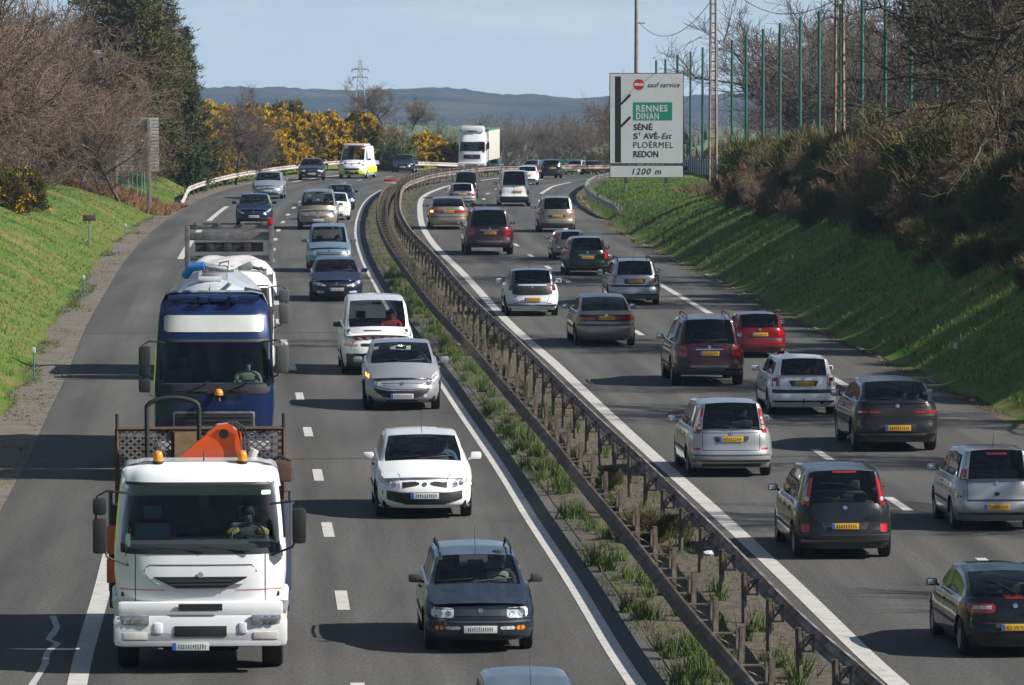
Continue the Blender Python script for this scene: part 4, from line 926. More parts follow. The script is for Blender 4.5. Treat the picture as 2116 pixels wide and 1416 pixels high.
def suv(label, px, py, pxw, hd=None):
    S = base(1.91, 4.78, 1.80, br=1.10, bc=1.08, hf=.90, roofF=1.68, roofR=1.71, paint=maroon, yr=-2.0, yb=-2.22, yc=1.25, yw=.45, tum=.28, pr=3.6, qr=10, rwt=.80, zb=.30, R=.37, tw=.24, arch=.07, pillars=[-.15, -1.15], rails=True, railmat=m_grey, bumper=M('dusty_bumper', (.075, .055, .052), .6, dirt=(DUST, .9)), bumperv=.36, cladv=.18, rglass=m_tintd, sglass=m_tintd, axF=1.5, axR=-1.42, spokes=5,
        parts=[tl([(.58, 1.0, .82), (.64, 1.07, .76), (.80, 1.06, .80), (.88, 1.02, .86)], m_red), ('clear_upper_lens', B_, [(.62, .96, .885), (.85, .97, .90)], m_redd, {'off': .012}), ('chrome_strip', B_, wide(.36, .985, .95, .01), m_chrome, dict(two=False, off=.02)), ('number_plate_recess', B_, wide(.30, .94, .79), maroon, ONE), ('skid_plate', B_, wide(.5, .56, .50, .01), M('dull_alloy', (.22, .21, .20), .5, .4), ONE)],
        gaps=[(B_, [(-.56, 1.1), (-.60, .72), (-.50, .655), (.50, .655), (.60, .72), (.56, 1.1)])], plates=[REARPL(.86)], wipers=RW(1.8, 1.11))
    return car(S, 'off_roader', label, 'car', px, py, pxw, 'R', hd=hd, group=GR_)
suv('nearer of two maroon off-roaders, beside the bright red hatchback', 1460, 795, 152)
suv('farther of two maroon off-roaders, beside the beige saloon with its amber indicator lit', 1010, 526, 104)
S = base(1.75, 4.51, 1.43, br=.97, tail=1.0, zrb=1.0, roofF=1.36, roofR=1.33, paint=beige, yr=-.95, yb=-1.75, tum=.34, pr=3.2, qr=9, pillars=[.0], mirror=blackp,
    parts=[('rear_panel', B_, [(-.82, .88, .74), (-.7, .90, .72), (.7, .90, .72), (.82, .88, .74)], m_black, ONE), tl([(.30, .83, .745), (.54, .83, .74), (.80, .84, .745), (.83, .83, .755)], m_red, off=.012), ('bumper_strip', B_, [(-.85, .64, .585), (.85, .64, .585)], m_grey, ONE)],
    gaps=[(B_, [(-.84, .70), (.84, .70)], .008)], plates=[REARPL(.81, '4183 WX 56')], rglass=m_tint)
car(S, 'saloon_car', 'beige saloon with dark rear panel and yellow plate, ahead of the nearer maroon off-roader', 'car', 1249, 714, 128, 'R', group=GR_)
S = base(1.70, 3.75, 1.45, br=.98, roofF=1.38, roofR=1.40, paint=ice, yr=-1.45, yb=-1.72, yc=.95, yw=.12, tum=.26, pr=3.0, qr=8, rwt=.80, frame=blackp, pillar_mat=blackp,
    parts=[('black_tailgate', B_, [(-.62, 1.02, .70), (-.5, 1.03, .665), (.5, 1.03, .665), (.62, 1.02, .70)], m_black, ONE), tl([(.80, .63, .74), (1.0, .61, .72), (1.2, .57, .66), (1.30, .55, .62)], m_redd, [(.675, .92, .04), (.66, 1.03, .04), (.63, 1.14, .035)], bm=m_red, vert=True), ('number_plate_recess', B_, wide(.32, .60, .47), ice, ONE), ('corner_reflector', B_, box2(.44, .60, .415, .395, .005), m_red)],
    gaps=[(B_, [(-.56, .66), (-.45, .43), (.45, .43), (.56, .66)])], plates=[REARPL(.535)], wipers=RW(1.45, 1.06), rglass=m_tintd, aerial=.2)
r_ = car(S, 'city_car', 'ice white city car with black tailgate and dark roof, beside the median guardrail', 'car', 1098, 652, 113, 'R', group=GR_)
Mh = car_mesh(S)
tp = sub(Mh, lambda k: k[0] == 'U' and k[1] < S['yw'] and k[1] > S['yb'] - .3, 'roof_panel')
for w_ in tp.vertices: w_.co.z += .006; w_.co.x *= 1.004
link('roof_panel', tp, paint('dark_roof_paint', (.03, .045, .085), .2), r_, smooth=42)
S = base(1.71, 4.49, 1.49, br=.98, roofF=1.38, roofR=1.42, paint=silver, yr=-1.98, yb=-2.12, tum=.26, pr=3.8, qr=11, rwt=.77, pillars=[-.1, -1.2], rails=True, railmat=m_black, aerial=-1.6, mirror=m_black,
    parts=[tl([(.66, .96, .76), (.70, .99, .72), (.78, .99, .72), (.81, .95, .75)], m_red), ('clear_upper_lens', B_, [(.67, .92, .86), (.80, .92, .86)], m_white_l, {'off': .012}), ('number_plate_recess', B_, wide(.34, .86, .70), m_grey, ONE), ('bumper_band', B_, [(-.86, .66, .60), (.86, .66, .60)], m_black, ONE), ('exhaust', B_, box2(-.5, -.38, .34, .27, .03), m_black, ONE)],
    gaps=[(B_, [(-.62, .97), (-.62, .66)]), (B_, [(.62, .97), (.62, .66)])], plates=[REARPL(.785)], wipers=RW(1.49, 1.0))
car(S, 'estate_car', 'silver estate car with black roof rails, right of the dark green estate', 'car', 1309, 629, 108, 'R', group=GR_)
S = base(1.76, 4.42, 1.54, br=1.0, roofF=1.44, roofR=1.48, paint=dgreen, yr=-1.95, yb=-2.12, tum=.28, pr=3.2, qr=9, rwt=.78, pillars=[-.1, -1.2],
    parts=[tl([(.66, .70, .82), (.85, .69, .80), (1.0, .665, .765), (1.12, .64, .71)], m_red, vert=True), ('chrome_strip', B_, wide(.34, .84, .805, .008), m_chrome, dict(two=False, off=.014)), ('number_plate_recess', B_, wide(.32, .80, .66), m_black, ONE)],
    gaps=[(B_, [(-.68, .56), (.68, .56)], .014)], plates=[REARPL(.725)], wipers=RW(1.54, 1.02), rglass=m_tintd)
car(S, 'estate_car', 'dark green rounded estate car, left of the silver estate with roof rails', 'car', 1212, 569, 92, 'R', group=GR_)
S = base(1.77, 4.51, 1.46, br=1.0, roofF=1.38, roofR=1.38, paint=beige, yr=-1.9, yb=-2.12, tum=.26, pr=3.4, qr=10, rwt=.72, pillars=[-.1, -1.2],
    parts=[tl([(.80, .64, .78), (.98, .62, .76), (1.10, .60, .70), (1.32, .52, .61)], m_red, vert=True), ('lower_panel', B_, wide(.7, .36, .28), m_grey, ONE)], gaps=[(B_, [(-.62, .95), (-.64, .56), (.64, .56), (.62, .95)])], plates=[REARPL(.78)])
car(S, 'estate_car', 'pale beige estate with tall red shoulder lights, half hidden by the dark green estate', 'car', 1177, 537, 74, 'R', group=GR_)
S = base(1.75, 4.28, 1.64, br=1.04, roofF=1.52, roofR=1.54, paint=beige, yr=-1.70, yb=-1.98, yc=1.1, yw=.3, bc=1.0, tum=.24, pr=3.0, qr=9, rwt=.78, pillars=[-.1, -1.1], bumper=m_grey, bumperv=.27, aerial=-1.2,
    parts=[tl([(.64, 1.0, .84), (.70, 1.10, .76), (.78, 1.06, .78), (.81, .96, .84)], m_red), ('number_plate_recess', B_, wide(.40, .80, .68, .05), m_grey, ONE)], gaps=seams(.60, .52, .98), plates=[REARPL(.74)], rglass=m_tint, mirror=navy)
car(S, 'people_carrier', 'beige rounded compact people carrier in front of the right guardrail end', 'car', 1150, 480, 80, 'R', group=GR_)
S = base(1.77, 4.73, 1.42, br=.97, tail=1.0, zrb=1.0, roofF=1.35, roofR=1.32, paint=beige, yr=-.9, yb=-1.8, tum=.32, pr=3.6, qr=10, mirror=blackp,
    parts=[('rear_panel', B_, wide(.82, .86, .74, .01), m_redd, ONE), tl([(.34, .85, .75), (.80, .85, .75)], m_red, off=.012), ('indicator', B_, [(-.80, .86, .76), (-.66, .86, .76)], m_amberlit, dict(two=False, off=.018)), ('bumper_strip', B_, [(-.85, .60, .54), (.85, .60, .54)], m_grey, ONE)], plates=[REARPL(.80)], rglass=m_tint)
car(S, 'saloon_car', 'beige saloon with its left amber indicator lit, close to the inner edge line', 'car', 926, 474, 84, 'R', group=GR_)
S = base(1.70, 4.4, 1.42, br=.97, roofF=1.34, roofR=1.36, paint=silver, yr=-1.9, yb=-2.1, tum=.28, pr=4.2, qr=12, rwt=.80, pillars=[-.1, -1.2],
    parts=[tl([(.56, .80, .66), (.80, .80, .66)], m_red), ('bumper_strip', B_, [(-.84, .56, .48), (.84, .56, .48)], m_grey, ONE), ('number_plate_recess', B_, wide(.5, .80, .70), m_grey, ONE)], gaps=[(B_, [(-.8, .84), (.8, .84)])], plates=[(0, .75, B_, None, False)], rglass=m_tintd)
car(S, 'estate_car', 'old silver estate car between the blue leisure van and the beige saloon', 'car', 955, 427, 58, 'R', hd=2, group=GR_)
S = base(1.68, 4.0, 1.80, br=1.05, bc=1.05, hf=.85, roofF=1.68, roofR=1.74, paint=bluegrey, yr=-1.88, yb=-1.96, yc=1.15, yw=.6, tum=.14, pr=4.5, qr=14, rwt=.84, pillars=[-.2],
    parts=[tl([(.68, .96, .66), (.79, .96, .66)], m_red), ('bumper_strip', B_, [(-.82, .50, .36), (.82, .50, .36)], m_grey, ONE)], plates=[REARPL(.62)], rglass=m_tintd)
car(S, 'leisure_van', 'blue grey boxy leisure van, tallest vehicle at the inner side of the bend', 'van', 963, 410, 52, 'R', hd=2, group=GR_)
S = base(1.84, 4.66, 1.94, br=1.14, bc=1.12, hf=.92, roofF=1.82, roofR=1.88, paint=white, yr=-2.18, yb=-2.27, yc=1.45, yw=.9, tum=.17, pr=4.5, qr=14, rwt=.80, pillars=[-.0, -1.1], bumper=m_black, bumperv=.36, R=.33, sglass=m_tintd, rglass=glass('purple_tinted_glass', (.07, .05, .065)), mirror=m_black,
    parts=[tl([(.70, .88, .62), (.74, .90, .60), (.86, .88, .62)], m_red), ('indicator', B_, [(.72, .90, .84), (.85, .88, .83)], m_amber, {'off': .012}), ('number_plate_recess', B_, wide(.30, .86, .72, .01), white, ONE)],
    gaps=[(B_, [(0, 1.76), (0, .50)], .02), (B_, [(-.68, .48), (-.68, 1.1)]), (B_, [(.68, .48), (.68, 1.1)])], plates=[(.18, .80, B_)])
car(S, 'minibus_van', 'white high van with tinted twin rear doors, left of the beige people carrier', 'van', 1062, 426, 70, 'R', group=GR_)
S = base(1.77, 4.25, 1.46, br=1.02, roofF=1.38, roofR=1.36, paint=white, yr=-1.35, yb=-1.92, tum=.28, pr=3.2, qr=9, rwt=.78, rglass=m_tintd,
    parts=[tl([(.56, 1.06, .92), (.66, 1.14, .86), (.78, 1.0, .80)], m_red), ('lower_panel', B_, wide(.6, .46, .32, .03), m_black, ONE)], plates=[REARPL(.70)])
car(S, 'hatchback', 'white wedge hatchback with arrow shaped red lights, partly behind the white van', 'car', 1090, 382, 48, 'R', hd=5, group=GR_)
S = base(1.67, 3.83, 1.43, br=1.0, roofF=1.36, roofR=1.36, paint=anth, yr=-1.55, yb=-1.80, tum=.28, pr=3.2, qr=9, rwt=.80,
    parts=[tl([(.60, .96, .82), (.66, 1.0, .78), (.76, .99, .80), (.79, .94, .83)], m_red, [(.70, .89, .03)])], gaps=[(B_, [(-.8, .55), (.8, .55)], .014)], plates=[REARPL(.78)], rglass=m_tint)
car(S, 'hatchback', 'small dark grey hatchback entering the bend against the median barrier', 'car', 1139, 369, 46, 'R', hd=14, group=GR_)
# ================================================================== lorries
def cab(root, W, D, zlev, front_in, side_in, paintm, ws, sidewin, rowz=None, rear_in=0.0, round_=.30, q=9.0, top_crown=.05, glassm=None):
    """rounded cab shell: plan loop stacked over z levels. front at y=0, back at y=-D. ws=(z0,z1,half width at base, at top)"""
    a = W / 2; T = np.linspace(-1, 1, 21); xs_ = .93 * a
    yf = lambda x: -round_ * (abs(x) / a) ** 6 - .05 * (abs(x) / a) ** 2
    ysd = np.linspace(yf(xs_) - .02, -D, 12); NZ = len(zlev)
    v = []; vid = {}
    def put(k, p): vid[k] = len(v); v.append(p)
    for l, z in enumerate(zlev):
        fi, si = front_in[l], side_in[l]
        for j, t in enumerate(T): put(('f', j, l), (t * (xs_ - si), yf(t * xs_) - fi, z))
        for i, y in enumerate(ysd):
            w = smooth01(1 - i / 4.0)
            for sg in (-1, 1): put(('s', sg, i, l), (sg * (a - si - (.03 if i == 0 else 0)), y - fi * float(w if i < 4 else 0), z))
        for sg in (-1, 1): put(('b', sg, l), (sg * (a - si), -D + rear_in * 0 - .0, z))
    fs_ = []; k_ = []
    for l in range(NZ - 1):
        zm = (zlev[l] + zlev[l + 1]) / 2
        for j in range(20):
            xm = abs(T[j] + T[j + 1]) / 2 * xs_; isw = ws[0] < zm < ws[1] and xm < ws[2]
            fs_.append((vid['f', j, l], vid['f', j + 1, l], vid['f', j + 1, l + 1], vid['f', j, l + 1])); k_.append('W' if isw else 'B')
        for sg in (-1, 1):
            jj = 0 if sg < 0 else 20
            c = [vid['f', jj, l], vid['f', jj, l + 1], vid['s', sg, 0, l + 1], vid['s', sg, 0, l]]; fs_.append(tuple(c)); k_.append('B')
            for i in range(11):
                ym = (ysd[i] + ysd[i + 1]) / 2; isw = sidewin[0] < zm < sidewin[1] and sidewin[3] < ym < sidewin[2]
                fs_.append((vid['s', sg, i, l], vid['s', sg, i + 1, l], vid['s', sg, i + 1, l + 1], vid['s', sg, i, l + 1])); k_.append(('G', sg) if isw else 'B')
        fs_.append((vid['s', -1, 11, l], vid['s', 1, 11, l], vid['s', 1, 11, l + 1], vid['s', -1, 11, l + 1])); k_.append('B')
    l = NZ - 1; rows = [[vid['f', j, l] for j in range(21)]]
    n = len(ysd)
    for i in range(0, n):
        r = [vid['s', -1, i, l]]
        for j in range(1, 20):
            t = T[j]; wgt = smooth01(1 - i / 3.0) if i < 3 else 0
            base = v[vid['s', 1, i, l]]; cx = smooth01(min(1, (1 - abs(t)) * 5)) * smooth01(min(1, (i + .5) / 3.0)) * smooth01(min(1, (n - 1 - i) / 2.0))
            yy = base[1] + (v[vid['f', j, l]][1] - v[vid['f', 0, l]][1]) * float(wgt)
            r.append(len(v)); v.append((t * base[0], yy, zlev[-1] + top_crown * float(cx)))
        r.append(vid['s', 1, i, l]); rows.append(r)
    for r0, r1 in zip(rows[:-1], rows[1:]):
        for j in range(20): fs_.append((r0[j], r0[j + 1], r1[j + 1], r1[j])); k_.append('B')
    Mh = dict(v=[Vector(p) for p in v], f=fs_, k=k_, bvh=BVHTree.FromPolygons([Vector(p) for p in v], fs_))
    def piece(nm, sel, m, sm=42):
        me = sub(Mh, sel, nm)
        if not me: return
        bm = bmesh.new(); bm.from_mesh(me)
        if nm == 'cab': bmesh.ops.recalc_face_normals(bm, faces=bm.faces[:])
        bm.to_mesh(me); bm.free(); return link(nm, me, m, root, smooth=sm)
    piece('cab', lambda k: k == 'B', paintm); piece('windscreen', lambda k: k == 'W', glassm or m_shield, 60)
    for sg in (-1, 1): piece('side_window', lambda k: k == ('G', sg), m_tint, 60)
    return Mh
def cabx(Mh, nm, st, m, root, off=.006, two=False, parent=None):
    for s_ in ([st, mir(st)] if two else [st]): o = link(nm, patch_mesh(Mh, s_, 1, off, 5, .06, nm), m, parent or root, smooth=40)
    return o
def cab_inside(root, W, zf, zseat, zdash, D, back=True, seatm=None, sy=-1.15):
    for sg in (-1, 1):
        me = seat_mesh(.54, .72); o = link('seat', me, seatm or m_seat, root, smooth=60); o.location = (sg * W * .28, sy, zseat)
    MB().box((0, -.50, zdash - .14), (W * .88, .62, .26), bev=.07).obj('dashboard', m_inter, root)
    c = Vector((-W * .28, -.80, zdash + .02)); pts = [c + Vector((.24 * math.cos(t), -.14 * math.sin(t), .19 * math.sin(t))) for t in np.linspace(0, 2 * math.pi, 21)]
    q = MB(); q.tube(pts, .017, 6, False); q.tube([c, c + Vector((0, .2, -.14))], .04, 6); q.box(c, (.42, .04, .05), bev=.01); q.obj('steering_wheel', m_black, root)
    MB().box((0, -D / 2 - .1, zf), (W - .2, D - .3, .06)).obj('cabin_floor', m_dark, root)
def truck_mirror(root, sg, x, y, z0, zs2, m=m_black, w=.20):
    q = MB(); z = z0
    for h in zs2: q.box((sg * (x + .12), y, z - h / 2), (w, .16, h), bev=.05); z -= h + .05
    o = q.obj('door_mirror', m, root, 50)
    MB().tube([(sg * (x - .30), y - .05, z0 + .06), (sg * (x + .02), y, z0 + .10), (sg * (x + .16), y - .02, z0 + .02), (sg * (x + .18), y, (z0 + z) / 2), (sg * (x + .02), y, z), (sg * (x - .28), y - .05, z - .12)], .018, 6).obj('mirror_arm', m_black, o, 60)
    q = MB(); z = z0
    for h in zs2: q.box((sg * (x + .12), y - .082, z - h / 2), (w * .8, .008, h * .84), bev=.003); z -= h + .05
    q.obj('mirror_glass', m_chrome, o)
def big_wheels(root, axles, W, R=.50, w=.30, twin=()):
    t, rm = wheel_meshes(R, w, 10, True)
    for k, ax in enumerate(axles):
        for sg in (1, -1):
            o = link('wheel', t, None, root)
            if not t.materials: t.materials.append(m_tyre); t.polygons.foreach_set('use_smooth', [True] * len(t.polygons)); t.set_sharp_from_angle(angle=R_(35))
            o.location = (sg * (W / 2 - w / 2 - .04), ax, R); o.rotation_euler = (0, 0, 0 if sg > 0 else math.pi)
            q = link('rim', rm, None, o)
            if not rm.materials: rm.materials.append(m_rim)
def stand(root, px, py, axle, hd=0):
    return place(root, px, py, axle, side='L', hd=hd, sc=1.0)
GT = 'vans and lorries on the left carriageway'
m_glass_roof = M('frosted_sun_visor', (.56, .60, .58), .35, col2=(.47, .50, .47), scale=2)
m_bluecab = paint('blue_cab_paint', (.008, .020, .078), .1, dirt=1.2); m_orangep = paint('orange_crane_paint', (.60, .085, .018), 0, dirt=.3)
m_whitecab = paint('white_cab_paint', (.80, .81, .83), 0, dirt=.7); m_cream = M('cream_plastic', (.62, .60, .56), .6)
m_steel = M('galvanised_steel', (.34, .35, .36), .5, .5, col2=(.20, .20, .205), scale=6); m_rustm = M('rusty_steel', (.10, .055, .034), .85, col2=(.045, .032, .026), scale=9)
m_mesh = M('grey_expanded_steel', (.25, .24, .23), .7, .2, col2=(.13, .10, .085), scale=5); m_wood = M('plywood', (.30, .20, .11), .85, col2=(.20, .13, .07), scale=5, stretch=(1, 1, 4))
m_bluest = M('blue_steel', (.025, .06, .13), .5, col2=(.07, .05, .04), scale=9); m_rubber = M('hose_rubber', (.015, .015, .016), .7); m_yel = M('yellow_paint', (.75, .50, .03), .5)

# ---------------- white crane lorry, nearest (front at y=0, so the root sits under the front bumper)
r = empty('crane_lorry', label='white crane lorry with orange folded crane and two amber beacons, nearest vehicle on the left', cat='lorry', group=GT)
W = 2.44
zl = [1.02, 1.12, 1.22, 1.34, 1.44, 1.56, 1.66, 1.74, 1.80, 1.90, 2.05, 2.2, 2.35, 2.5, 2.62, 2.68, 2.72, 2.78, 2.84, 2.89, 2.92]
fin = [.05, .03, .02, .015, .02, .03, .04, .05, .06, .09, .13, .17, .22, .27, .31, .33, .35, .38, .43, .50, .62]
sin_ = [.04, .03, .02, .01, .0, .0, .0, .0, .0, .01, .02, .03, .045, .06, .075, .085, .09, .10, .115, .14, .20]
Mh = cab(r, W, 1.75, zl, fin, sin_, m_whitecab, (1.76, 2.66, 1.12), (1.85, 2.58, -.30, -1.25))
cabx(Mh, 'windscreen_frame', [(-1.13, 1.86, 1.72), (-1.0, 1.78, 1.70), (1.0, 1.78, 1.70), (1.13, 1.86, 1.72)], m_black, r, .008)
cabx(Mh, 'windscreen_frame', wide(1.06, 2.70, 2.66, .01), m_black, r, .008)
cabx(Mh, 'grille_moulding', [(-.78, 1.50, 1.44), (-.72, 1.53, 1.36), (-.60, 1.53, 1.28), (.60, 1.53, 1.28), (.72, 1.53, 1.36), (.78, 1.50, 1.44)], m_whitecab, r, .03)
cabx(Mh, 'panel_gap', [(-.80, 1.46, 1.44), (-.73, 1.555, 1.54), (.73, 1.555, 1.54), (.80, 1.46, 1.44)], m_gap, r, .006)
cabx(Mh, 'grille', [(-.66, 1.385, 1.37), (-.34, 1.385, 1.22), (.34, 1.385, 1.22), (.66, 1.385, 1.37)], m_black, r, .036)
for z in (1.275, 1.325): cabx(Mh, 'grille_bar', wide(.46, z + .012, z - .008, .004), m_grey, r, .045)
cabx(Mh, 'badge', wide(.045, 1.455, 1.375, .03), m_chrome, r, .045)
cabx(Mh, 'red_pinstripe', [(-1.15, 1.20, 1.19), (-.50, 1.20, 1.19)], M('red_stripe', (.5, .04, .04), .5), r, .007, True)
for x in (-.92, .92): cabx(Mh, 'panel_gap', [(x - .006, 1.72, 1.03), (x + .006, 1.72, 1.03)], m_gap, r, .005)
cabx(Mh, 'paper_sticker', box2(-1.0, -.87, 2.58, 2.52, .01), m_sticker, r, .012)
cabx(Mh, 'paper_sticker', box2(.99, 1.06, 1.98, 1.80, .01), m_sticker, r, .012)
for x0, x1 in ((-.05, .62), (-.72, -.02)):
    MB().tube([Vector((x0, -.03, 1.74)), Vector(((x0 + x1) / 2, -.06, 1.77)), Vector((x1, -.07, 1.80))], .014, 5).obj('wiper', m_black, r, 60)
# bumper, lamps, lower grilles
q = MB(); q.box((0, -.16, .62), (2.46, .42, .46), bev=.09); q.box((0, -.03, .52), (2.30, .16, .26), bev=.06); ob = q.obj('front_bumper', m_whitecab, r, 40)
MB().box((0, -.10, .93), (2.34, .26, .20), bev=.06).obj('step_panel', m_whitecab, r)
MB().box((0, .055, .955), (.62, .02, .10), bev=.01).obj('radiator_grille', m_black, r)
q = MB()
for k in range(7): q.box((0, .068, .915 + k * .013), (.60, .008, .005))
q.obj('radiator_slats', m_grey, r)
MB().box((0, .055, .615), (.74, .02, .15), bev=.01).obj('lower_grille', m_black, r)
for sg in (1, -1):
    h = MB().box((sg * .93, .045, .775), (.42, .05, .15), bev=.03, rz=-sg * .10).obj('headlight', M('smoked_clear_lens', (.16, .16, .16), .08, coat=1, spec=.8, col2=(.30, .30, .31), scale=12), r)
    for k in range(3): MB().lathe([(.001, .03), (.05, .032), (.058, .028)], c=(sg * (.81 + .115 * k), .048, .775), axis='Y', n=14).obj('reflector', m_chrome, h)
    MB().box((sg * 1.12, .02, .775), (.07, .05, .13), bev=.02).obj('indicator', m_cream, h)
    MB().box((sg * .60, .045, .66), (.12, .05, .16), bev=.03).obj('towing_eye', m_whitecab, r)
    MB().box((sg * .92, .055, .55), (.34, .01, .10), bev=.004).obj('bumper_recess', m_cream, r)
    q = MB(); q.tube([(sg * 1.16, -.55, .62), (sg * 1.2, -.35, 1.0), (sg * 1.2, -.75, 1.15), (sg * 1.2, -1.2, 1.0), (sg * 1.18, -1.45, .62)], .06, 8); q.box((sg * 1.16, -.9, 1.02), (.16, 1.1, .12), bev=.04); q.obj('mudguard', m_whitecab, r, 50)
plate(r, None, .14, .40, 1, False, None, True, .52, y=.06)
for sg in (1, -1):
    b = MB().lathe([(.075, 0), (.075, .05)], c=(sg * .60, -.75, 2.92), n=16).obj('beacon', m_black, r)
    MB().lathe([(.07, .05), (.072, .13), (.055, .19), (.001, .205)], c=(sg * .60, -.75, 2.92), n=16).obj('beacon_dome', M('amber_dome', (.85, .28, .02), .2, coat=1), b, 60)
MB().tube([(-.05, -.8, 2.94), (-.06, -.85, 3.10)], .012, 5).obj('aerial', m_black, r)
q = MB(); q.box((-.35, -1.0, 2.94), (.5, .5, .03), bev=.01); q.obj('roof_hatch', m_cream, r)
truck_mirror(r, 1, 1.30, -.12, 2.50, (.24, .50)); truck_mirror(r, -1, 1.28, -.12, 2.34, (.50,))
cab_inside(r, W, 1.12, 1.22, 1.86, 1.7, seatm=M('pale_blue_seat', (.10, .19, .23), .8))
MB().box((0, -1.70, 2.1), (2.1, .03, .6)).obj('cab_rear_window', glass('cab_rear_glass', (.5, .55, .55)), r)
# chassis, crane, body
q = MB(); q.box((0, -3.6, .92), (.9, 6.8, .22), bev=.02); q.box((0, -1.6, .55), (2.1, 2.8, .35), bev=.06); q.box((0, -1.0, .35), (1.1, .5, .22), bev=.08); q.obj('chassis', m_dark, r)
big_wheels(r, (-1.05, -5.0), 2.44)
m_ = MB(); m_.box((.0, -2.25, 1.35), (.7, .7, .9), bev=.06); m_.box((.0, -2.25, 2.0), (.42, .42, .9), bev=.06); m_.obj('crane_base', m_orangep, r)
def link_arm(pts, y, w, nm, m):                    # flat crane arm given by its outline seen from the front
    bm = MB().prism([(a, b) for a, b in pts], y - w / 2, y + w / 2, 'Y'); return bm.obj(nm, m, r, 30)
arm = link_arm([(.66, 2.45), (.34, 2.90), (-.06, 3.24), (-.24, 3.40), (-.42, 3.42), (-.54, 3.28), (-.56, 2.45)], -2.15, .34, 'crane_arm', m_orangep)
MB().lathe([(.001, -1.975), (.07, -1.975), (.07, -2.0)], c=(-.34, 0, 3.27), axis='Y', n=14).obj('pivot_pin', m_black, arm)
MB().lathe([(.001, -1.975), (.06, -1.975), (.06, -2.0)], c=(.22, 0, 2.78), axis='Y', n=14).obj('pivot_pin', m_black, arm)
MB().lathe([(.001, -1.975), (.055, -1.975), (.055, -2.0)], c=(-.12, 0, 2.70), axis='Y', n=14).obj('pivot_pin', m_black, arm)
t = link('lettering', text_mesh('OK', .15, bold=.004), m_yel, arm); t.rotation_euler = (math.pi / 2, -.65, math.pi); t.location = (.46, -1.972, 2.72)
link_arm([(-.44, 3.38), (-.60, 3.26), (-.66, 2.4), (-.50, 2.4)], -2.3, .24, 'crane_jib', m_orangep)
MB().tube([(-.56, -1.95, 2.5), (-.78, -1.95, 3.05)], .075, 10).obj('hydraulic_ram', m_cream, r)
q = MB()
for k, dx in enumerate((0, .05, .1)): q.tube([(-.40 - dx, -1.92, 3.45), (-.54 - dx, -1.92, 3.37), (-.62 - dx, -1.92, 3.0), (-.58 - dx, -1.92, 2.6)], .02, 6)
q.tube([(-1.0, -2.0, 2.86), (-1.15, -2.0, 2.95), (-1.30, -2.0, 2.88), (-1.34, -2.0, 2.6)], .03, 6); q.tube([(-1.0, -2.0, 2.8), (-1.2, -2.05, 2.84), (-1.33, -2.0, 2.74)], .025, 6); q.obj('hydraulic_hoses', m_rubber, r)
MB().box((-1.15, -2.1, 2.72), (.36, .3, .30), bev=.03).obj('valve_block', m_rustm, r)
q = MB(); q.tube([(-1.02, -1.95, .9), (-1.02, -1.95, 2.3)], .09, 8); q.box((-1.18, -2.0, 1.5), (.22, .4, 1.6), bev=.03); q.obj('outrigger_leg', m_bluest, r)
q = MB(); q.box((1.22, -2.05, 1.5), (.20, .35, 1.5), bev=.03); q.obj('outrigger_leg', m_black, r)
MB().box((1.24, -1.86, 1.75), (.24, .12, .42), bev=.03).obj('outrigger_cover', m_orangep, r); MB().box((1.24, -1.86, 1.30), (.24, .12, .36), bev=.03).obj('outrigger_cover', m_orangep, r)
arch = [(.78 + .0, -2.6, 1.8), (.78, -2.6, 3.62)] + [(.40 + .38 * math.cos(t), -2.6, 3.62 + .14 * math.sin(t)) for t in np.linspace(0.1, math.pi - .1, 9)] + [(.02, -2.6, 3.62), (.02, -2.6, 2.9)]
MB().tube(arch, .035, 8).obj('guard_hoop', m_rubber, r, 60)
# headboard of expanded steel mesh
yb = -2.95; z0, z1 = 1.45, 3.28; x0, x1 = -1.22, 1.22
q = MB()
for (a, b) in (((x0, z0), (x0, z1)), ((x1, z0), (x1, z1)), ((x0, z1), (x1, z1)), ((x0, z0), (x1, z0)), ((-.38, z0), (-.38, z1)), ((.40, z0), (.40, z1))): q.tube([(a[0], yb, a[1]), (b[0], yb, b[1])], .035, 4)
hb = q.obj('headboard_frame', m_rustm, r)
V, Fc = [], []
def bar(p, q_, t=.013):
    d = (Vector(q_) - Vector(p)); n_ = Vector((-d.z, 0, d.x)).normalized() * t; m = len(V)
    for a in (Vector(p), Vector(q_)):
        for e in (1, -1):
            for yy in (-.010, .010): V.append(a + n_ * e + Vector((0, yy, 0)))
    Fc.extend([(m, m + 2, m + 6, m + 4), (m + 1, m + 5, m + 7, m + 3), (m, m + 4, m + 5, m + 1), (m + 2, m + 3, m + 7, m + 6)])
cw, ch = .118, .050
for c in range(int(2.44 / cw) + 1):
    for d in range(int(1.83 / ch) + 1):
        xx = x0 + c * cw + (cw / 2 if d % 2 else 0); zz = z0 + d * ch
        for sx in (-1, 1):
            for sz in (1,):
                p, q_ = (xx, yb, zz), (xx + sx * cw / 2, yb, zz + ch)
                if x0 <= q_[0] <= x1 and x0 <= p[0] <= x1 and q_[2] <= z1 and not (-.38 < p[0] < .40 and False): bar(p, q_)
link('expanded_mesh', mesh_py('expanded_mesh', V, Fc), m_mesh, hb)
MB().box((.20, yb + .03, 2.75), (.36, .03, .98)).obj('plywood_panel', m_wood, hb)
q = MB(); q.box((0, -5.4, 1.35), (2.42, 4.9, .10)); 
for sg in (1, -1): q.box((sg * 1.20, -5.4, 1.62), (.04, 4.9, .46))
q.obj('flatbed', m_bluest, r)
for sg in (1, -1): MB().tube([(sg * 1.22, -2.96, 1.3), (sg * 1.22, -2.96, 3.50)], .03, 6).obj('stake', m_rubber, r)
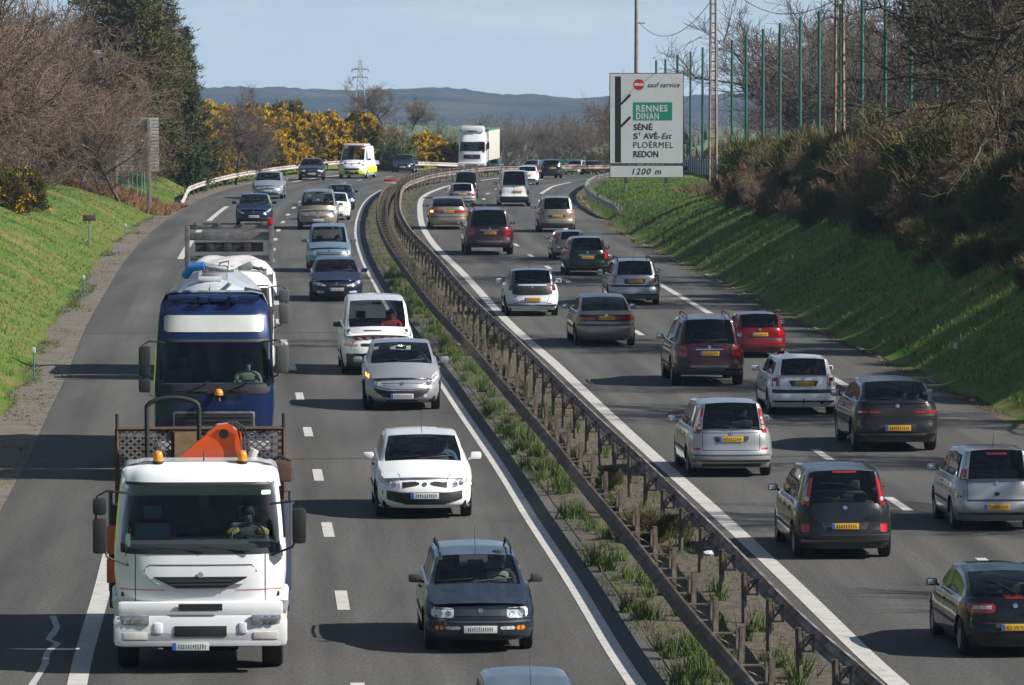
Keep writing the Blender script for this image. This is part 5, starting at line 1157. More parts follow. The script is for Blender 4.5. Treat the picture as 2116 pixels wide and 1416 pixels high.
for sg in (1, -1):
    q = MB(); q.tube([(sg * 1.30, -1.9, 1.0), (sg * 1.30, -1.9, 2.44), (sg * 1.02, -1.9, 2.44)], .03, 4); q.tube([(sg * 1.30, -1.9, 1.75), (sg * 1.05, -1.9, 1.75)], .03, 4); q.obj('side_frame', m_bluest, r)
stand(r, 415, 1376, -1.05); CRANE = r
bpy.context.view_layer.update()

# ---------------- blue tanker lorry
r = empty('tanker_lorry', label='dark blue high roofed tractor pulling a pale round tank, behind the white crane lorry', cat='lorry', group=GT)
W = 2.48
zl = [1.05, 1.2, 1.4, 1.6, 1.75, 1.88, 1.94, 2.0, 2.15, 2.3, 2.5, 2.7, 2.84, 2.90, 2.96, 3.06, 3.2, 3.34, 3.44, 3.56, 3.66, 3.74, 3.80]
fin = list(np.interp(zl, [1.05, 1.3, 1.9, 2.9, 3.05, 3.44, 3.8], [.04, .0, .02, .20, .24, .40, .75])); sin_ = list(np.interp(zl, [1.05, 1.3, 2.0, 2.9, 3.5, 3.8], [.03, .0, .0, .05, .10, .24]))
Mh = cab(r, W, 2.2, zl, fin, sin_, m_bluecab, (1.97, 2.87, 1.14), (2.05, 2.75, -.3, -1.2), round_=.26)
cabx(Mh, 'roof_light_box', [(-1.02, 3.36, 3.10), (-.96, 3.40, 3.06), (.96, 3.40, 3.06), (1.02, 3.36, 3.10)], m_glass_roof, r, .02)
cabx(Mh, 'windscreen_frame', wide(1.15, 2.91, 2.86, .02), m_grey, r, .01); cabx(Mh, 'windscreen_frame', wide(1.15, 1.985, 1.80, .05), m_black, r, .01)
for sg in (1, -1): cabx(Mh, 'windscreen_frame', [(sg * 1.115, 2.9, 1.85), (sg * 1.15, 2.9, 1.85)][::sg], m_grey, r, .012)
cabx(Mh, 'grille_surround', wide(.84, 1.44, 1.02, .03), m_steel, r, .012); cabx(Mh, 'grille', wide(.80, 1.40, 1.04, .02), m_black, r, .02)
for z in (1.15, 1.25, 1.34): cabx(Mh, 'grille_bar', wide(.78, z + .015, z - .01, .004), m_grey, r, .03)
for x in (-.98, .98): cabx(Mh, 'panel_gap', [(x - .006, 1.85, 1.1), (x + .006, 1.85, 1.1)], m_gap, r, .005)
for x0, x1 in ((.10, .80), (-.72, -.02)):
    MB().tube([(x1, .02, 1.86), ((x0 + x1) / 2, .03, 1.90), (x0, -.01, 2.06)], .02, 5).obj('wiper', m_black, r, 60)
    MB().box((x0 + .18, .03, 1.86), (.34, .05, .06), bev=.02).obj('wiper_motor_cover', m_black, r)
for k in range(9):
    for sx in (-.62, .62): MB().box((sx, -.95 + k * .09, 3.74 - .0 * k), (.62, .035, .10), bev=.01).obj('roof_rib', m_bluecab, r) if k < 5 else None
q = MB(); q.box((.22, -.62, 3.72), (.18, .5, .14), bev=.03); q.box((-.42, -.62, 3.72), (.18, .5, .14), bev=.03); q.box((-.1, -.7, 3.71), (.36, .35, .10), bev=.03); q.obj('roof_hatch', m_bluecab, r)
b = MB().lathe([(.05, 0), (.03, .08), (.09, .12)], c=(-.10, .12, 1.66), n=12).obj('beacon', m_black, r); MB().lathe([(.09, .12), (.095, .17), (.06, .24), (.001, .255)], c=(-.10, .12, 1.66), n=14).obj('beacon_dome', M('amber_dome', (.85, .28, .02), .2), b, 60)
truck_mirror(r, 1, 1.30, -.15, 2.78, (.62, .28), w=.24); truck_mirror(r, -1, 1.28, -.15, 2.80, (.58,), M('mid_grey_mirror', (.10, .10, .10), .5), w=.26)
q = MB(); q.box((0, -.14, .66), (2.46, .4, .62), bev=.09); q.obj('front_bumper', m_bluecab, r, 40)
for sg in (1, -1): MB().box((sg * .92, .05, .74), (.46, .05, .20), bev=.04).obj('headlight', m_white_l, r)
plate(r, None, .0, .48, 1, False, None, True, .52, y=.05)
cab_inside(r, W, 1.2, 1.42, 2.0, 2.0)
q = MB(); q.box((0, -6, .95), (.9, 11, .22), bev=.02); q.box((0, -1.5, .6), (2.2, 2.6, .4), bev=.06); q.obj('chassis', m_dark, r)
big_wheels(r, (-1.3, -4.6, -9.8, -11.0, -12.2), 2.5)
m_tank = M('tank_paint', (.50, .54, .55), .35, col2=(.38, .42, .44), scale=2.0, coat=.4)
tk = MB().lathe([(.001, -2.75), (.35, -2.80), (.70, -2.92), (.98, -3.10), (1.16, -3.36), (1.24, -3.75), (1.24, -12.0), (1.0, -12.6), (.001, -12.9)], c=(0, 0, 2.72), axis='Y', n=40).obj('tank', m_tank, r, 50)
q = MB(); q.box((.10, -7.0, 3.99), (.50, 6.6, .08), bev=.03); q.obj('walkway', m_tank, tk)
for y in (-4.9, -6.6, -8.9): MB().lathe([(.28, -.1), (.28, .10), (.24, .13), (.001, .14)], c=(0, y, 3.96), n=18).obj('manhole_cover', m_steel, tk)
q = MB(); q.tube([(.62, -5.2, 4.02), (.50, -5.0, 4.20), (.20, -4.9, 4.24)], .10, 10); q.obj('suction_hose', M('blue_hose', (.05, .22, .62), .5), tk)
q = MB(); q.tube([(.2, -4.9, 4.24), (-.1, -4.9, 4.18), (-.4, -5.0, 4.16)], .07, 8); q.tube([(-.1, -4.9, 4.18), (-.12, -4.9, 4.3), (-.3, -4.9, 4.34), (-.32, -4.9, 4.15)], .03, 6); q.box((.05, -4.95, 4.2), (.16, .16, .16), bev=.04); q.obj('pipework', m_steel, tk)
q = MB().prism([(.30, 3.30), (.10, 3.30), (.08, 3.92)], -3.2, -3.05, 'Y'); q.obj('tank_fin', m_steel, tk)
MB().box((-.34, -3.6, 3.92), (.05, .9, .06)).obj('tank_seam', m_cream, tk)
q = MB(); q.tube([(-1.10, -2.35, 2.0), (-1.12, -2.35, 3.45), (-.95, -2.35, 3.72), (-.62, -2.35, 3.78)], .12, 10); q.obj('air_intake', m_rubber, r, 60)
stand(r, 443, 985, -1.3)

# ---------------- white skip lorry with the grey lifting frame
r = empty('skip_lorry', label='white lorry with sheeted load and tall grey lifting frame, behind the tanker', cat='lorry', group=GT)
W = 2.36
zl = [1.0, 1.15, 1.3, 1.5, 1.62, 1.75, 1.9, 2.05, 2.2, 2.35, 2.48, 2.54, 2.62, 2.72, 2.80, 2.86]
fin = list(np.interp(zl, [1.0, 1.4, 2.5, 2.86], [.03, .0, .24, .60])); sin_ = list(np.interp(zl, [1, 1.5, 2.5, 2.86], [.02, 0, .06, .2]))
Mh = cab(r, W, 1.7, zl, fin, sin_, m_whitecab, (1.63, 2.5, 1.08), (1.7, 2.45, -.3, -1.2))
cabx(Mh, 'windscreen_frame', wide(1.1, 2.56, 2.52, .01), m_black, r, .01)
cabx(Mh, 'grille', wide(.7, 1.3, 1.12, .02), m_black, r, .01)
truck_mirror(r, 1, 1.32, -.12, 2.40, (.26, .48)); truck_mirror(r, -1, 1.32, -.12, 2.44, (.34, .52), M('mid_grey_mirror', (.10, .10, .10), .5), w=.28)
q = MB(); q.box((0, -.14, .66), (2.36, .4, .6), bev=.09); q.obj('front_bumper', m_whitecab, r, 40)
for sg in (1, -1): MB().box((sg * .9, .05, .74), (.4, .05, .18), bev=.04).obj('headlight', m_white_l, r)
cab_inside(r, W, 1.1, 1.2, 1.74, 1.65)
MB().box((-.75, -.35, 1.75), (.75, .3, .10), bev=.02).obj('parcel_shelf', m_cream, r)
q = MB(); q.box((0, -4.4, .95), (.9, 8, .22), bev=.02); q.box((0, -1.4, .6), (2.1, 2.4, .4), bev=.06); q.obj('chassis', m_dark, r)
big_wheels(r, (-1.1, -5.4, -6.7), 2.4)
# sheeted skip: sloping box under a crumpled pale sheet
sk = MB().prism([(-1.15, 1.2), (1.15, 1.2), (1.18, 2.75), (-1.18, 2.75)], -6.2, -2.4, 'Y').obj('skip', m_steel, r)
V = []; Fc = []; nx_, ny_ = 26, 22
for i in range(ny_ + 1):
    for j in range(nx_ + 1):
        t = j / nx_ * 2 - 1; s_ = i / ny_
        x = t * 1.27; y = -2.25 - s_ * 4.0; z = 3.12 - .55 * abs(t) ** 5 - .35 * (1 - smooth01(min(1, s_ * 7))) + .05 * mnoise.noise(Vector((x * 2.4, y * 1.6, 3))) + .03 * math.sin(t * 9 + s_ * 4)
        V.append((x, y, z))
Fc = [(i * (nx_ + 1) + j, i * (nx_ + 1) + j + 1, (i + 1) * (nx_ + 1) + j + 1, (i + 1) * (nx_ + 1) + j) for i in range(ny_) for j in range(nx_)]
link('load_sheet', mesh_py('load_sheet', V, Fc), M('pale_tarpaulin', (.58, .56, .57), .6, col2=(.44, .42, .43), scale=3, bump=.5, bscale=5), sk, smooth=180)
q = MB(); q.tube([(-1.0, -2.2, 2.9), (-.3, -2.2, 2.72), (.4, -2.2, 2.86), (1.0, -2.2, 2.95)], .03, 6); q.tube([(-.7, -2.15, 2.8), (-.85, -2.15, 2.95), (-1.0, -2.15, 2.8)], .04, 6); q.obj('lashing_ropes', m_rubber, sk)
MB().box((-.42, -2.1, 2.95), (.42, .12, .22), bev=.06, ry=.4).obj('lifting_lug', m_steel, r)
MB().tube([(-.62, -2.1, 2.96), (-.80, -2.1, 2.92), (-.86, -2.1, 2.8)], .05, 6).obj('chain', m_rustm, r)
q = MB()
for sg in (1, -1): q.box((sg * 1.17, -6.4, 2.45), (.14, .5, 3.0), bev=.02); q.box((sg * 1.17, -4.6, 1.5), (.12, 3.8, .16), bev=.02)
for z, h in ((3.92, .12), (3.66, .22), (3.05, .14)): q.box((0, -6.4, z), (2.46, .22, h), bev=.03)
for x in (-.95, -.35, .3, .95): q.box((x, -6.3, 4.02), (.10, .14, .10), bev=.01)
q.obj('lifting_frame', M('weathered_grey_steel', (.15, .15, .155), .6, .2, col2=(.075, .072, .07), scale=5), r, 35)
q = MB()
for x in (-.5, .05, .55): q.box((x, -6.28, 3.36), (.22, .14, .20), bev=.03)
q.box((0, -6.4, 3.36), (1.9, .1, .26)); q.obj('frame_hardware', m_rubber, r)
MB().lathe([(.001, .22), (.08, .18), (.08, 0), (.001, 0)], c=(-1.14, -6.3, 3.98), n=12).obj('warning_lamp', m_red, r, 60)
q = MB(); q.tube([(-.02, -.5, 2.86), (.03, -.5, 3.05)], .025, 5); q.tube([(-.17, -.5, 2.6), (-.02, -.45, 3.0), (-.17, -.5, 3.0), (-.02, -.5, 2.6)], .02, 5); q.obj('roof_bracket', m_rubber, r)
stand(r, 476, 782, -1.1)

# ---------------- white articulated lorry in the bend
r = empty('articulated_lorry', label='white articulated lorry with tall roof deflector, farthest lorry coming round the bend', cat='lorry', group=GT)
W = 2.44
zl = [.95, 1.1, 1.3, 1.5, 1.7, 1.85, 1.95, 2.1, 2.3, 2.5, 2.7, 2.78, 2.9, 3.1, 3.3, 3.45, 3.55]
fin = list(np.interp(zl, [.95, 1.5, 2.75, 3.55], [.0, .0, .16, .5])); sin_ = list(np.interp(zl, [.95, 1.5, 2.7, 3.55], [0, 0, .04, .16]))
Mh = cab(r, W, 2.2, zl, fin, sin_, m_whitecab, (1.96, 2.74, 1.08), (2.0, 2.6, -.3, -1.1))
cabx(Mh, 'grille', wide(.72, 1.62, 1.24, .03), m_black, r, .012); cabx(Mh, 'badge', wide(.16, 1.5, 1.40, .04), m_chrome, r, .02)
cabx(Mh, 'sun_visor', wide(1.06, 2.86, 2.74, .03), m_whitecab, r, .10); cabx(Mh, 'windscreen_frame', wide(1.08, 1.98, 1.90, .02), m_black, r, .01)
q = MB(); q.box((0, -1.25, 3.72), (2.0, 1.7, .62), bev=.16, rx=.10); q.obj('roof_deflector', m_whitecab, r, 50)
MB().box((0, -.38, 3.62), (.85, .06, .10), bev=.02).obj('deflector_slot', m_black, r)
q = MB(); q.box((0, -.12, .62), (2.46, .4, .66), bev=.08); q.obj('front_bumper', m_whitecab, r)
for z in (.55, .75): MB().box((0, .09, z), (1.1, .02, .07)).obj('bumper_slot', m_black, r)
for sg in (1, -1): MB().box((sg * .92, .07, .70), (.42, .05, .16), bev=.04).obj('headlight', m_white_l, r)
truck_mirror(r, 1, 1.28, -.12, 2.70, (.62,), w=.22); truck_mirror(r, -1, 1.28, -.12, 2.70, (.62,), w=.22)
cab_inside(r, W, 1.2, 1.4, 1.95, 2.1)
tr = MB().box((0, -8.6, 2.35), (2.5, 11.6, 2.6), bev=.03).obj('trailer', M('pale_trailer_boards', (.54, .52, .46), .7, col2=(.42, .40, .34), scale=2, stretch=(1, 6, .4)), r)
MB().box((0, -8.6, 3.69), (2.54, 11.7, .12), bev=.02).obj('trailer_top_rail', M('green_rail', (.05, .19, .13), .5), tr)
q = MB(); q.box((0, -7.5, .95), (.9, 12, .2)); q.obj('chassis', m_dark, r); big_wheels(r, (-1.3, -4.6, -11.0, -12.2, -13.4), 2.5)
p = at(975, 350, 437.0); r.scale = (.93,) * 3; r.location = (p.x, p.y, float(zs(p.x, p.y))); r.rotation_euler = (0, 0, math.pi + R_(-4.5))

# green skip standing beyond the barrier
o = MB().prism([(-1.1, 0), (1.1, 0), (1.45, 1.3), (-1.45, 1.3)], -.9, .9, 'Y').obj('skip_container', M('green_skip_paint', (.02, .17, .12), .6, col2=(.03, .10, .07), scale=3), None)
p = at(1164, 349, 458.0); o.location = (p.x, p.y, float(zs(p.x, p.y)) - .1); tag(o, 'dark green open skip container seen above the median barrier left of the white saloon', 'skip')
# ================================================================== drivers: one continuous seated body, hair and clothing colours per person
def seated_body(nm, lean=0.0, phone=False):
    P = [(0, .02, .10), (0, -.02, .32), (0, -.02, .50), (0, .0, .585), (0, .02, .68), (0, .03, .76),                       # pelvis..head
         (.13, 0, .515), (.22, .02, .50), (.255, .13, .30), (.20, .36, .37), (.17, .44, .41),
         (-.13, 0, .515), (-.22, .02, .50), (-.255, .13, .30), (-.20, .36, .37), (-.17, .44, .41),
         (.10, .08, .10), (.13, .46, .16), (.14, .62, -.22), (.14, .74, -.26), (-.10, .08, .10), (-.13, .46, .16), (-.14, .62, -.22), (-.14, .74, -.26),
         (0, .125, .70), (0, .115, .655)]
    Rr = [.15, .135, .13, .055, .085, .075, .085, .068, .048, .034, .028, .085, .068, .048, .034, .028, .10, .075, .05, .045, .10, .075, .05, .045, .020, .03]
    if phone: P[13], P[14], P[15] = (-.26, .14, .40), (-.15, .22, .60), (-.09, .14, .68)
    E = [(0, 1), (1, 2), (2, 3), (3, 4), (4, 5), (2, 6), (6, 7), (7, 8), (8, 9), (9, 10), (2, 11), (11, 12), (12, 13), (13, 14), (14, 15), (0, 16), (16, 17), (17, 18), (18, 19), (0, 20), (20, 21), (21, 22), (22, 23), (4, 24), (4, 25)]
    for h, w in ((10, 1), (15, -1)):               # fingers and thumb closing on the rim
        for k in range(4):
            b = Vector(P[h]); n = len(P); P.append(tuple(b + Vector((w * -.01 + (k - 1.5) * .018, .045, .02 - abs(k - 1.5) * .006)))); P.append(tuple(b + Vector((w * -.012 + (k - 1.5) * .018, .06, -.02)))); Rr += [.010, .008]; E += [(h, n), (n, n + 1)]
        n = len(P); b = Vector(P[h]); P.append(tuple(b + Vector((-w * .045, .015, .02)))); Rr.append(.011); E.append((h, n))
    me = bpy.data.meshes.new(nm); me.from_pydata(P, E, []); o = bpy.data.objects.new(nm, me); COL.objects.link(o)
    sk = o.modifiers.new('skin', 'SKIN'); 
    for v, r_ in zip(me.skin_vertices[0].data, Rr): v.radius = (r_, r_)
    me.skin_vertices[0].data[0].use_root = True
    me.skin_vertices[0].data[2].radius = (.17, .11); me.skin_vertices[0].data[1].radius = (.16, .11); me.skin_vertices[0].data[4].radius = (.075, .092)
    o.modifiers.new('s', 'SUBSURF').levels = 1
    dg = bpy.context.evaluated_depsgraph_get(); out = bpy.data.meshes.new_from_object(o.evaluated_get(dg)); bpy.data.objects.remove(o); out.name = nm
    for p in out.polygons:
        c = p.center; hand = c.y > .33 and .30 < c.z and abs(c.x) > .05; up = c.z > .60
        p.material_index = 1 if (hand or up) else (2 if c.z < .24 and c.y > .05 else 0); p.use_smooth = True
    return out
def hair_mesh():
    m = MB(); v = []; n = 14
    for i in range(7):
        for j in range(n):
            th = math.pi * .62 * i / 6; ph = 2 * math.pi * j / n; back = 1.0 + .15 * max(0, -math.cos(ph)) * (i / 6)
            cut = 0 if math.cos(ph) < .3 else max(0, i - 3) * .25
            r_ = .112 - .02 * cut
            v.append((r_ * .86 * math.sin(th) * math.sin(ph), .025 + r_ * back * math.sin(th) * math.cos(ph) - .012 * (i > 3), .735 + .125 * math.cos(th) * (1 if i < 4 else .9) + (.06 * cut)))
    f = [(i * n + j, i * n + (j + 1) % n, (i + 1) * n + (j + 1) % n, (i + 1) * n + j) for i in range(6) for j in range(n)]
    return m.add(v, f).mesh('hair')
m_skin = M('skin', (.42, .23, .16), .6, col2=(.36, .18, .12), scale=20); m_jeans = M('dark_trousers', (.02, .024, .035), .9)
CLOTH = {'dark': (.022, .022, .028), 'blue': (.10, .16, .24), 'red': (.42, .03, .03), 'green': (.06, .12, .12), 'cap': (.04, .045, .05), 'phone': (.03, .04, .06), 'pale': (.24, .27, .22), 'vest': (.07, .09, .10)}
BODY = seated_body('person'); BODYP = seated_body('person', phone=True); HAIR = hair_mesh(); _bm = {}
HAIR.polygons.foreach_set('use_smooth', [True] * len(HAIR.polygons))
def person(kind, root, loc, label, yaw=0.0, hair=(.02, .014, .010)):
    bpy.context.view_layer.update()
    if kind not in _bm:
        me = (BODYP if kind == 'phone' else BODY).copy(); me.materials.clear()
        for m in (M('cloth_' + kind, CLOTH[kind], .9, scale=14), m_skin, m_jeans): me.materials.append(m)
        _bm[kind] = me
    o = bpy.data.objects.new('person', _bm[kind]); COL.objects.link(o)
    s = root.scale.x; o.scale = (s * 1.06,) * 3; o.location = root.matrix_world @ Vector(loc); o.rotation_euler = root.rotation_euler; o.rotation_euler.z += yaw
    h = link('hair', HAIR, None, o); 
    if not HAIR.materials: HAIR.materials.append(M('dark_hair', hair, .8))
    tag(o, label, 'person', 'people seated at the wheel or beside it'); return o
WHO = {'cap': 'driver in dark cap and jacket inside the dark blue estate car', 'blue': 'driver in blue patterned top inside the white hatchback', 'phone': 'driver holding one hand to the ear inside the silver hatchback',
       'red': 'driver in red top behind the wheel of the white van', 'green': 'driver in green jacket inside the pale blue leisure van'}
for root, S, d, pas in FLEET:
    nm = root['label'].split(',')[0]
    nm = ' '.join(nm.split()[:7])
    y = S.get('seaty', S['yw'] - .32) + .02; z = S.get('seatz', .36) + .12
    if d:
        p = person(d, root, (-S['W'] * .205, y, z), WHO.get(d) if d in WHO else 'driver in dark clothes seated inside the ' + nm)
        if d == 'cap':
            q = MB(); q.lathe([(.001, .86), (.06, .85), (.098, .81), (.106, .765)], n=16); q.box((0, .13, .775), (.15, .13, .012), bev=.004); c = q.obj('cap', M('dark_cap', (.015, .016, .02), .9), p, 60); c.location = (0, .03, 0)
            MB().box((0, .01, .47), (.34, .215, .16), bev=.06).obj('pale_collar', M('pale_cloth', (.5, .48, .42), .9), p)
    if pas: person(pas, root, (S['W'] * .205, y, z), 'passenger in dark clothes seated inside the ' + nm, hair=(.1, .1, .1))
bpy.context.view_layer.update()
for o in [o for o in COL.objects if o.type == 'EMPTY' and o.name in ('crane_lorry', 'tanker_lorry', 'skip_lorry')]:
    k, z, W = {'crane_lorry': ('vest', 1.36, 2.44), 'tanker_lorry': ('pale', 1.54, 2.48), 'skip_lorry': ('dark', 1.30, 2.36)}[o.name]
    lb = {'crane_lorry': 'driver in grey vest with yellow shoulders inside the white crane lorry', 'tanker_lorry': 'driver in pale shirt inside the blue tanker lorry', 'skip_lorry': 'driver in dark clothes inside the white skip lorry'}[o.name]
    p = person(k, o, (-W * .28, -1.12, z + .04), lb)
    if k == 'vest':
        for sg in (1, -1): MB().box((sg * .20, .02, .505), (.17, .16, .10), bev=.045, ry=sg * .45).obj('yellow_shoulder', M('yellow_cloth', (.55, .45, .10), .9), p)
# ================================================================== guardrails, signs, poles, fences
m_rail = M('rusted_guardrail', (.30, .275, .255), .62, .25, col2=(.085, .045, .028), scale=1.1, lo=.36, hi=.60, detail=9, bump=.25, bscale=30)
m_railn = M('shaded_brown_guardrail', (.070, .045, .032), .75, .2, col2=(.19, .165, .145), scale=1.0, lo=.48, hi=.72, detail=9, bump=.3, bscale=30)  # rust brown, its base darkened for the shaded face of the beam
m_railp = M('pale_guardrail', (.44, .40, .38), .6, .15, col2=(.22, .12, .09), scale=.9, lo=.5, hi=.74, detail=9)
m_post = M('rusted_post', (.115, .088, .064), .8, .2, col2=(.24, .21, .18), scale=3.5, lo=.42, hi=.62)
WP = [(.0, .155), (.03, .150), (.075, .115), (.082, .085), (.03, .03), (.012, 0), (.03, -.03), (.082, -.085), (.075, -.115), (.03, -.150), (.0, -.155)]
def guardrail(name, label, P, sgn, zt, mat_b, mat_p, step, post_off=.24, braced=True, end0=False, nmax=100):
    """P polyline; the beam bulges along sgn * left normal, posts stand on the other side"""
    root = empty(name, (0, 0, 0), 0, label, 'guardrail'); N = normals(P); n = len(P); k = len(WP)
    V = []; Fc = []
    s = np.concatenate([[0], np.cumsum(np.linalg.norm(np.diff(P, axis=0), axis=1))])
    dz = lambda q: -(zt - .12) * float(smooth01(1 - q / 9.0)) if end0 else 0.0
    root.location = (P[0][0], P[0][1], float(zs(*P[0]))); o3 = np.array(root.location)
    for i in range(n):
        for th in (0, -.008):
            for (u, w) in WP:
                q = P[i] + N[i] * sgn * (u + th); V.append((q[0] - o3[0], q[1] - o3[1], float(zs(P[i][0], P[i][1])) + zt - .155 + w + dz(s[i]) - o3[2]))
    for i in range(n - 1):
        for j in range(k - 1):
            a = i * 2 * k + j; Fc.append((a, a + 1, a + 2 * k + 1, a + 2 * k)); b = a + k; Fc.append((b, b + 2 * k, b + 2 * k + 1, b + 1))
        a = i * 2 * k; Fc.append((a, a + 2 * k, a + 3 * k, a + k)); a = i * 2 * k + k - 1; Fc.append((a, a + k, a + 3 * k, a + 2 * k))
    link('beam', mesh_py('beam', V, Fc), mat_b, root, smooth=8)
    pm = MB().box((0, 0, -.02), (.045, .085, .80), bev=.004); pm.box((.04, 0, -.02), (.04, .012, .80)); pmesh = pm.mesh('post'); pmesh.materials.append(mat_p)
    bm_ = MB()
    for z in (.07, -.16): bm_.box((-post_off / 2 + .02, 0, z), (post_off - .02, .075, .022))
    bm_.box((-post_off + .055, 0, -.04), (.03, .09, .25)); bm_.box((-.05, 0, -.02), (.03, .09, .27)); bm_.tube([(-.02, 0, -.15), (-post_off + .06, 0, .05)], .016, 4); bmesh_ = bm_.mesh('bracket'); bmesh_.materials.append(mat_p)
    jm = MB()
    jm.box((0, 0, 0), (.03, .34, .30), bev=.01); jmesh = jm.mesh('joint_plate'); jmesh.materials.append(mat_b)
    q = 1.2 if end0 else .5; c = 0; rnd = random.Random(n)
    while q < s[-1] and c < nmax:
        p = np.array([np.interp(q, s, P[:, 0]), np.interp(q, s, P[:, 1])]); nn = np.array([np.interp(q, s, N[:, 0]), np.interp(q, s, N[:, 1])]) * sgn
        an = math.atan2(nn[1], nn[0]) + math.pi        # local +x points away from the traffic
        g = float(zs(*p)); e = p - nn * post_off; h = zt - .31 + dz(q)
        o = link('post', pmesh, None, root); o.location = (e[0] - o3[0], e[1] - o3[1], g + min(.0, dz(q)) + zt - .36 - o3[2]); o.rotation_euler = (rnd.uniform(-.03, .03), rnd.uniform(-.03, .03), an)
        if braced and dz(q) > -.2:
            o = link('bracket', bmesh_, None, root); o.location = (e[0] - o3[0], e[1] - o3[1], g + zt - .155 - o3[2]); o.rotation_euler = (0, 0, an)
        q += step; c += 1
    return root
iL = lambda P, y: int(np.argmin(np.abs(P[:200, 1] - y)))
i1 = int(np.argmin(np.abs(ML[:, 0] - 16)))
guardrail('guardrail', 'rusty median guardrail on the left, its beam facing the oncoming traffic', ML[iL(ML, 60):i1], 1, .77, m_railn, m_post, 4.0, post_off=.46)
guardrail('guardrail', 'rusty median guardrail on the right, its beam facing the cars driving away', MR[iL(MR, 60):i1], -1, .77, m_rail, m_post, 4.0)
P = offL(11.75); a = int(np.argmin(np.abs(P[:220, 1] - 316))); b = int(np.argmin(np.abs(P[:, 0] + 1.5) + (P[:, 1] < 420) * 99))
guardrail('guardrail', 'pale guardrail along the left verge, its ramped end starting at the grass bank', P[a:b], -1, .78, m_railp, m_post, 4.0, braced=False, end0=True)
o_ = np.interp(MR[:, 1], [276, 284, 296, 312, 420], [12.3, 11.6, 11.2, 11.0, 10.9])
P = MR - MRn * o_[:, None]; a = int(np.argmin(np.abs(P[:220, 1] - 281))); b = int(np.argmin(np.abs(P[:, 0] - 16) + (P[:, 1] < 380) * 99))
guardrail('guardrail', 'grey guardrail curving along the foot of the right grass bank below the sign', P[a:b], 1, .74, M('grey_guardrail', (.16, .165, .175), .5, .4, col2=(.30, .27, .24), scale=1.0), M('grey_post', (.30, .29, .27), .7, col2=(.15, .12, .09), scale=4), 2.6, braced=False, end0=True)
# red and white marker fixed to the barrier
mk = empty('barrier_marker', label='small red and white marker panel on the median barrier in the bend', cat='marker'); p = at(806, 374, 338.0); mk.location = (p.x, p.y, float(zs(p.x, p.y)))
MB().box((0, 0, .86), (.75, .05, .16), bev=.01).obj('red_panel', M('red_panel', (.5, .03, .02), .5), mk); MB().box((0, .0, .70), (.70, .05, .14), bev=.01).obj('white_panel', M('white_panel', (.5, .5, .48), .6), mk); MB().box((0, .05, .42), (.06, .05, .84)).obj('post', m_post, mk)

# ---- direction sign
m_signw = M('sign_white', (.60, .625, .63), .5, col2=(.55, .575, .58), scale=1.2); m_signk = M('sign_black', (.012, .012, .016), .5); m_signg = M('sign_green', (.006, .26, .15), .5); m_signr = M('sign_red', (.55, .02, .02), .5)
m_alu = M('sign_post_steel', (.32, .32, .31), .55, .3)
YS = 310.0; c = at(1335.5, 340, YS); sg = empty('direction_sign', label='large white direction sign with green RENNES DINAN panel and 1200 m plate', cat='road sign')
sg.location = (c.x, YS, float(tz(c.x, YS))); bz = sg.location.z
def lp(px, py, d=0.0): q = at(px, py, YS); return Vector((q.x - c.x, d, q.z - bz))
def panel(nm, x0, y0, x1, y1, m, d, th, parent, bev=0.0):
    a, b = lp(x0, y0), lp(x1, y1); return MB().box(((a.x + b.x) / 2, d + th / 2, (a.z + b.z) / 2), (b.x - a.x, th, a.z - b.z), bev=bev).obj(nm, m, parent)
for nm, y0, y1 in (('main_panel', 151, 339), ('distance_plate', 341.5, 368)):
    pb = panel(nm, 1259.5, y0, 1412.5, y1, m_signk, -.01, .10, sg, .01); panel('sign_face', 1261, y0 + 1.5, 1411, y1 - 1.5, m_signw, -.014, .006, pb)
    if nm == 'main_panel': main = pb
    else: dist = pb
panel('route_bar', 1271, 158, 1283, 336, m_signk, -.018, .005, main)
for y in (219, 265):
    a = [lp(1283, y), lp(1283, y - 6.5), lp(1299.5, y - 24), lp(1303.5, y - 24), lp(1303.5, y - 20)]
    MB().prism([(q.x, q.z) for q in a], -.018, -.013, 'Y').obj('route_branch', m_signk, main)
panel('green_panel', 1308, 211.5, 1389, 249, m_signg, -.018, .005, main)
q = lp(1320, 175); rr = 11.5 * YS / F_PX; MB().lathe([(.001, -.018), (rr, -.018), (rr, -.013)], c=(q.x, 0, q.z), axis='Y', n=28).obj('no_entry_disc', m_signr, main); panel('no_entry_bar', 1311, 172, 1330, 177.5, m_signw, -.021, .004, main)
def words(txt, x0, x1, ybase, cap, m, parent, sh=0.0, bold=.006, sp=1.0, d=-.0155):
    h = cap * YS / F_PX; me = text_mesh(txt, h, shear=sh, space=sp, bold=bold * h); v = np.array([w.co[:] for w in me.vertices]); w0, w1 = v[:, 0].min(), v[:, 0].max()
    a, b = lp(x0, ybase), lp(x1, ybase); k = (b.x - a.x) / (w1 - w0)
    for w in me.vertices: w.co.x = (w.co.x - w0) * k
    o = link('lettering', me, m, parent); o.location = (a.x, d - .006, a.z); o.rotation_euler = (math.pi / 2, 0, 0)
words('RENNES', 1314.5, 1379.5, 230.5, 13.5, m_signw, main, sp=1.15, bold=.035); words('DINAN', 1314.5, 1361.5, 246.5, 13.5, m_signw, main, sp=1.15, bold=.035)
words('SÉNÉ', 1309, 1348.5, 268.5, 12, m_signk, main, bold=.03); words('S', 1309, 1318, 287, 12, m_signk, main, bold=.03); words('T', 1319, 1324.5, 280, 6.5, m_signk, main, bold=.03)
words('AVÉ-', 1329.5, 1364, 287, 12, m_signk, main, bold=.03); words('Est', 1367, 1388.5, 287, 12, m_signk, main, sh=.28, bold=.01)
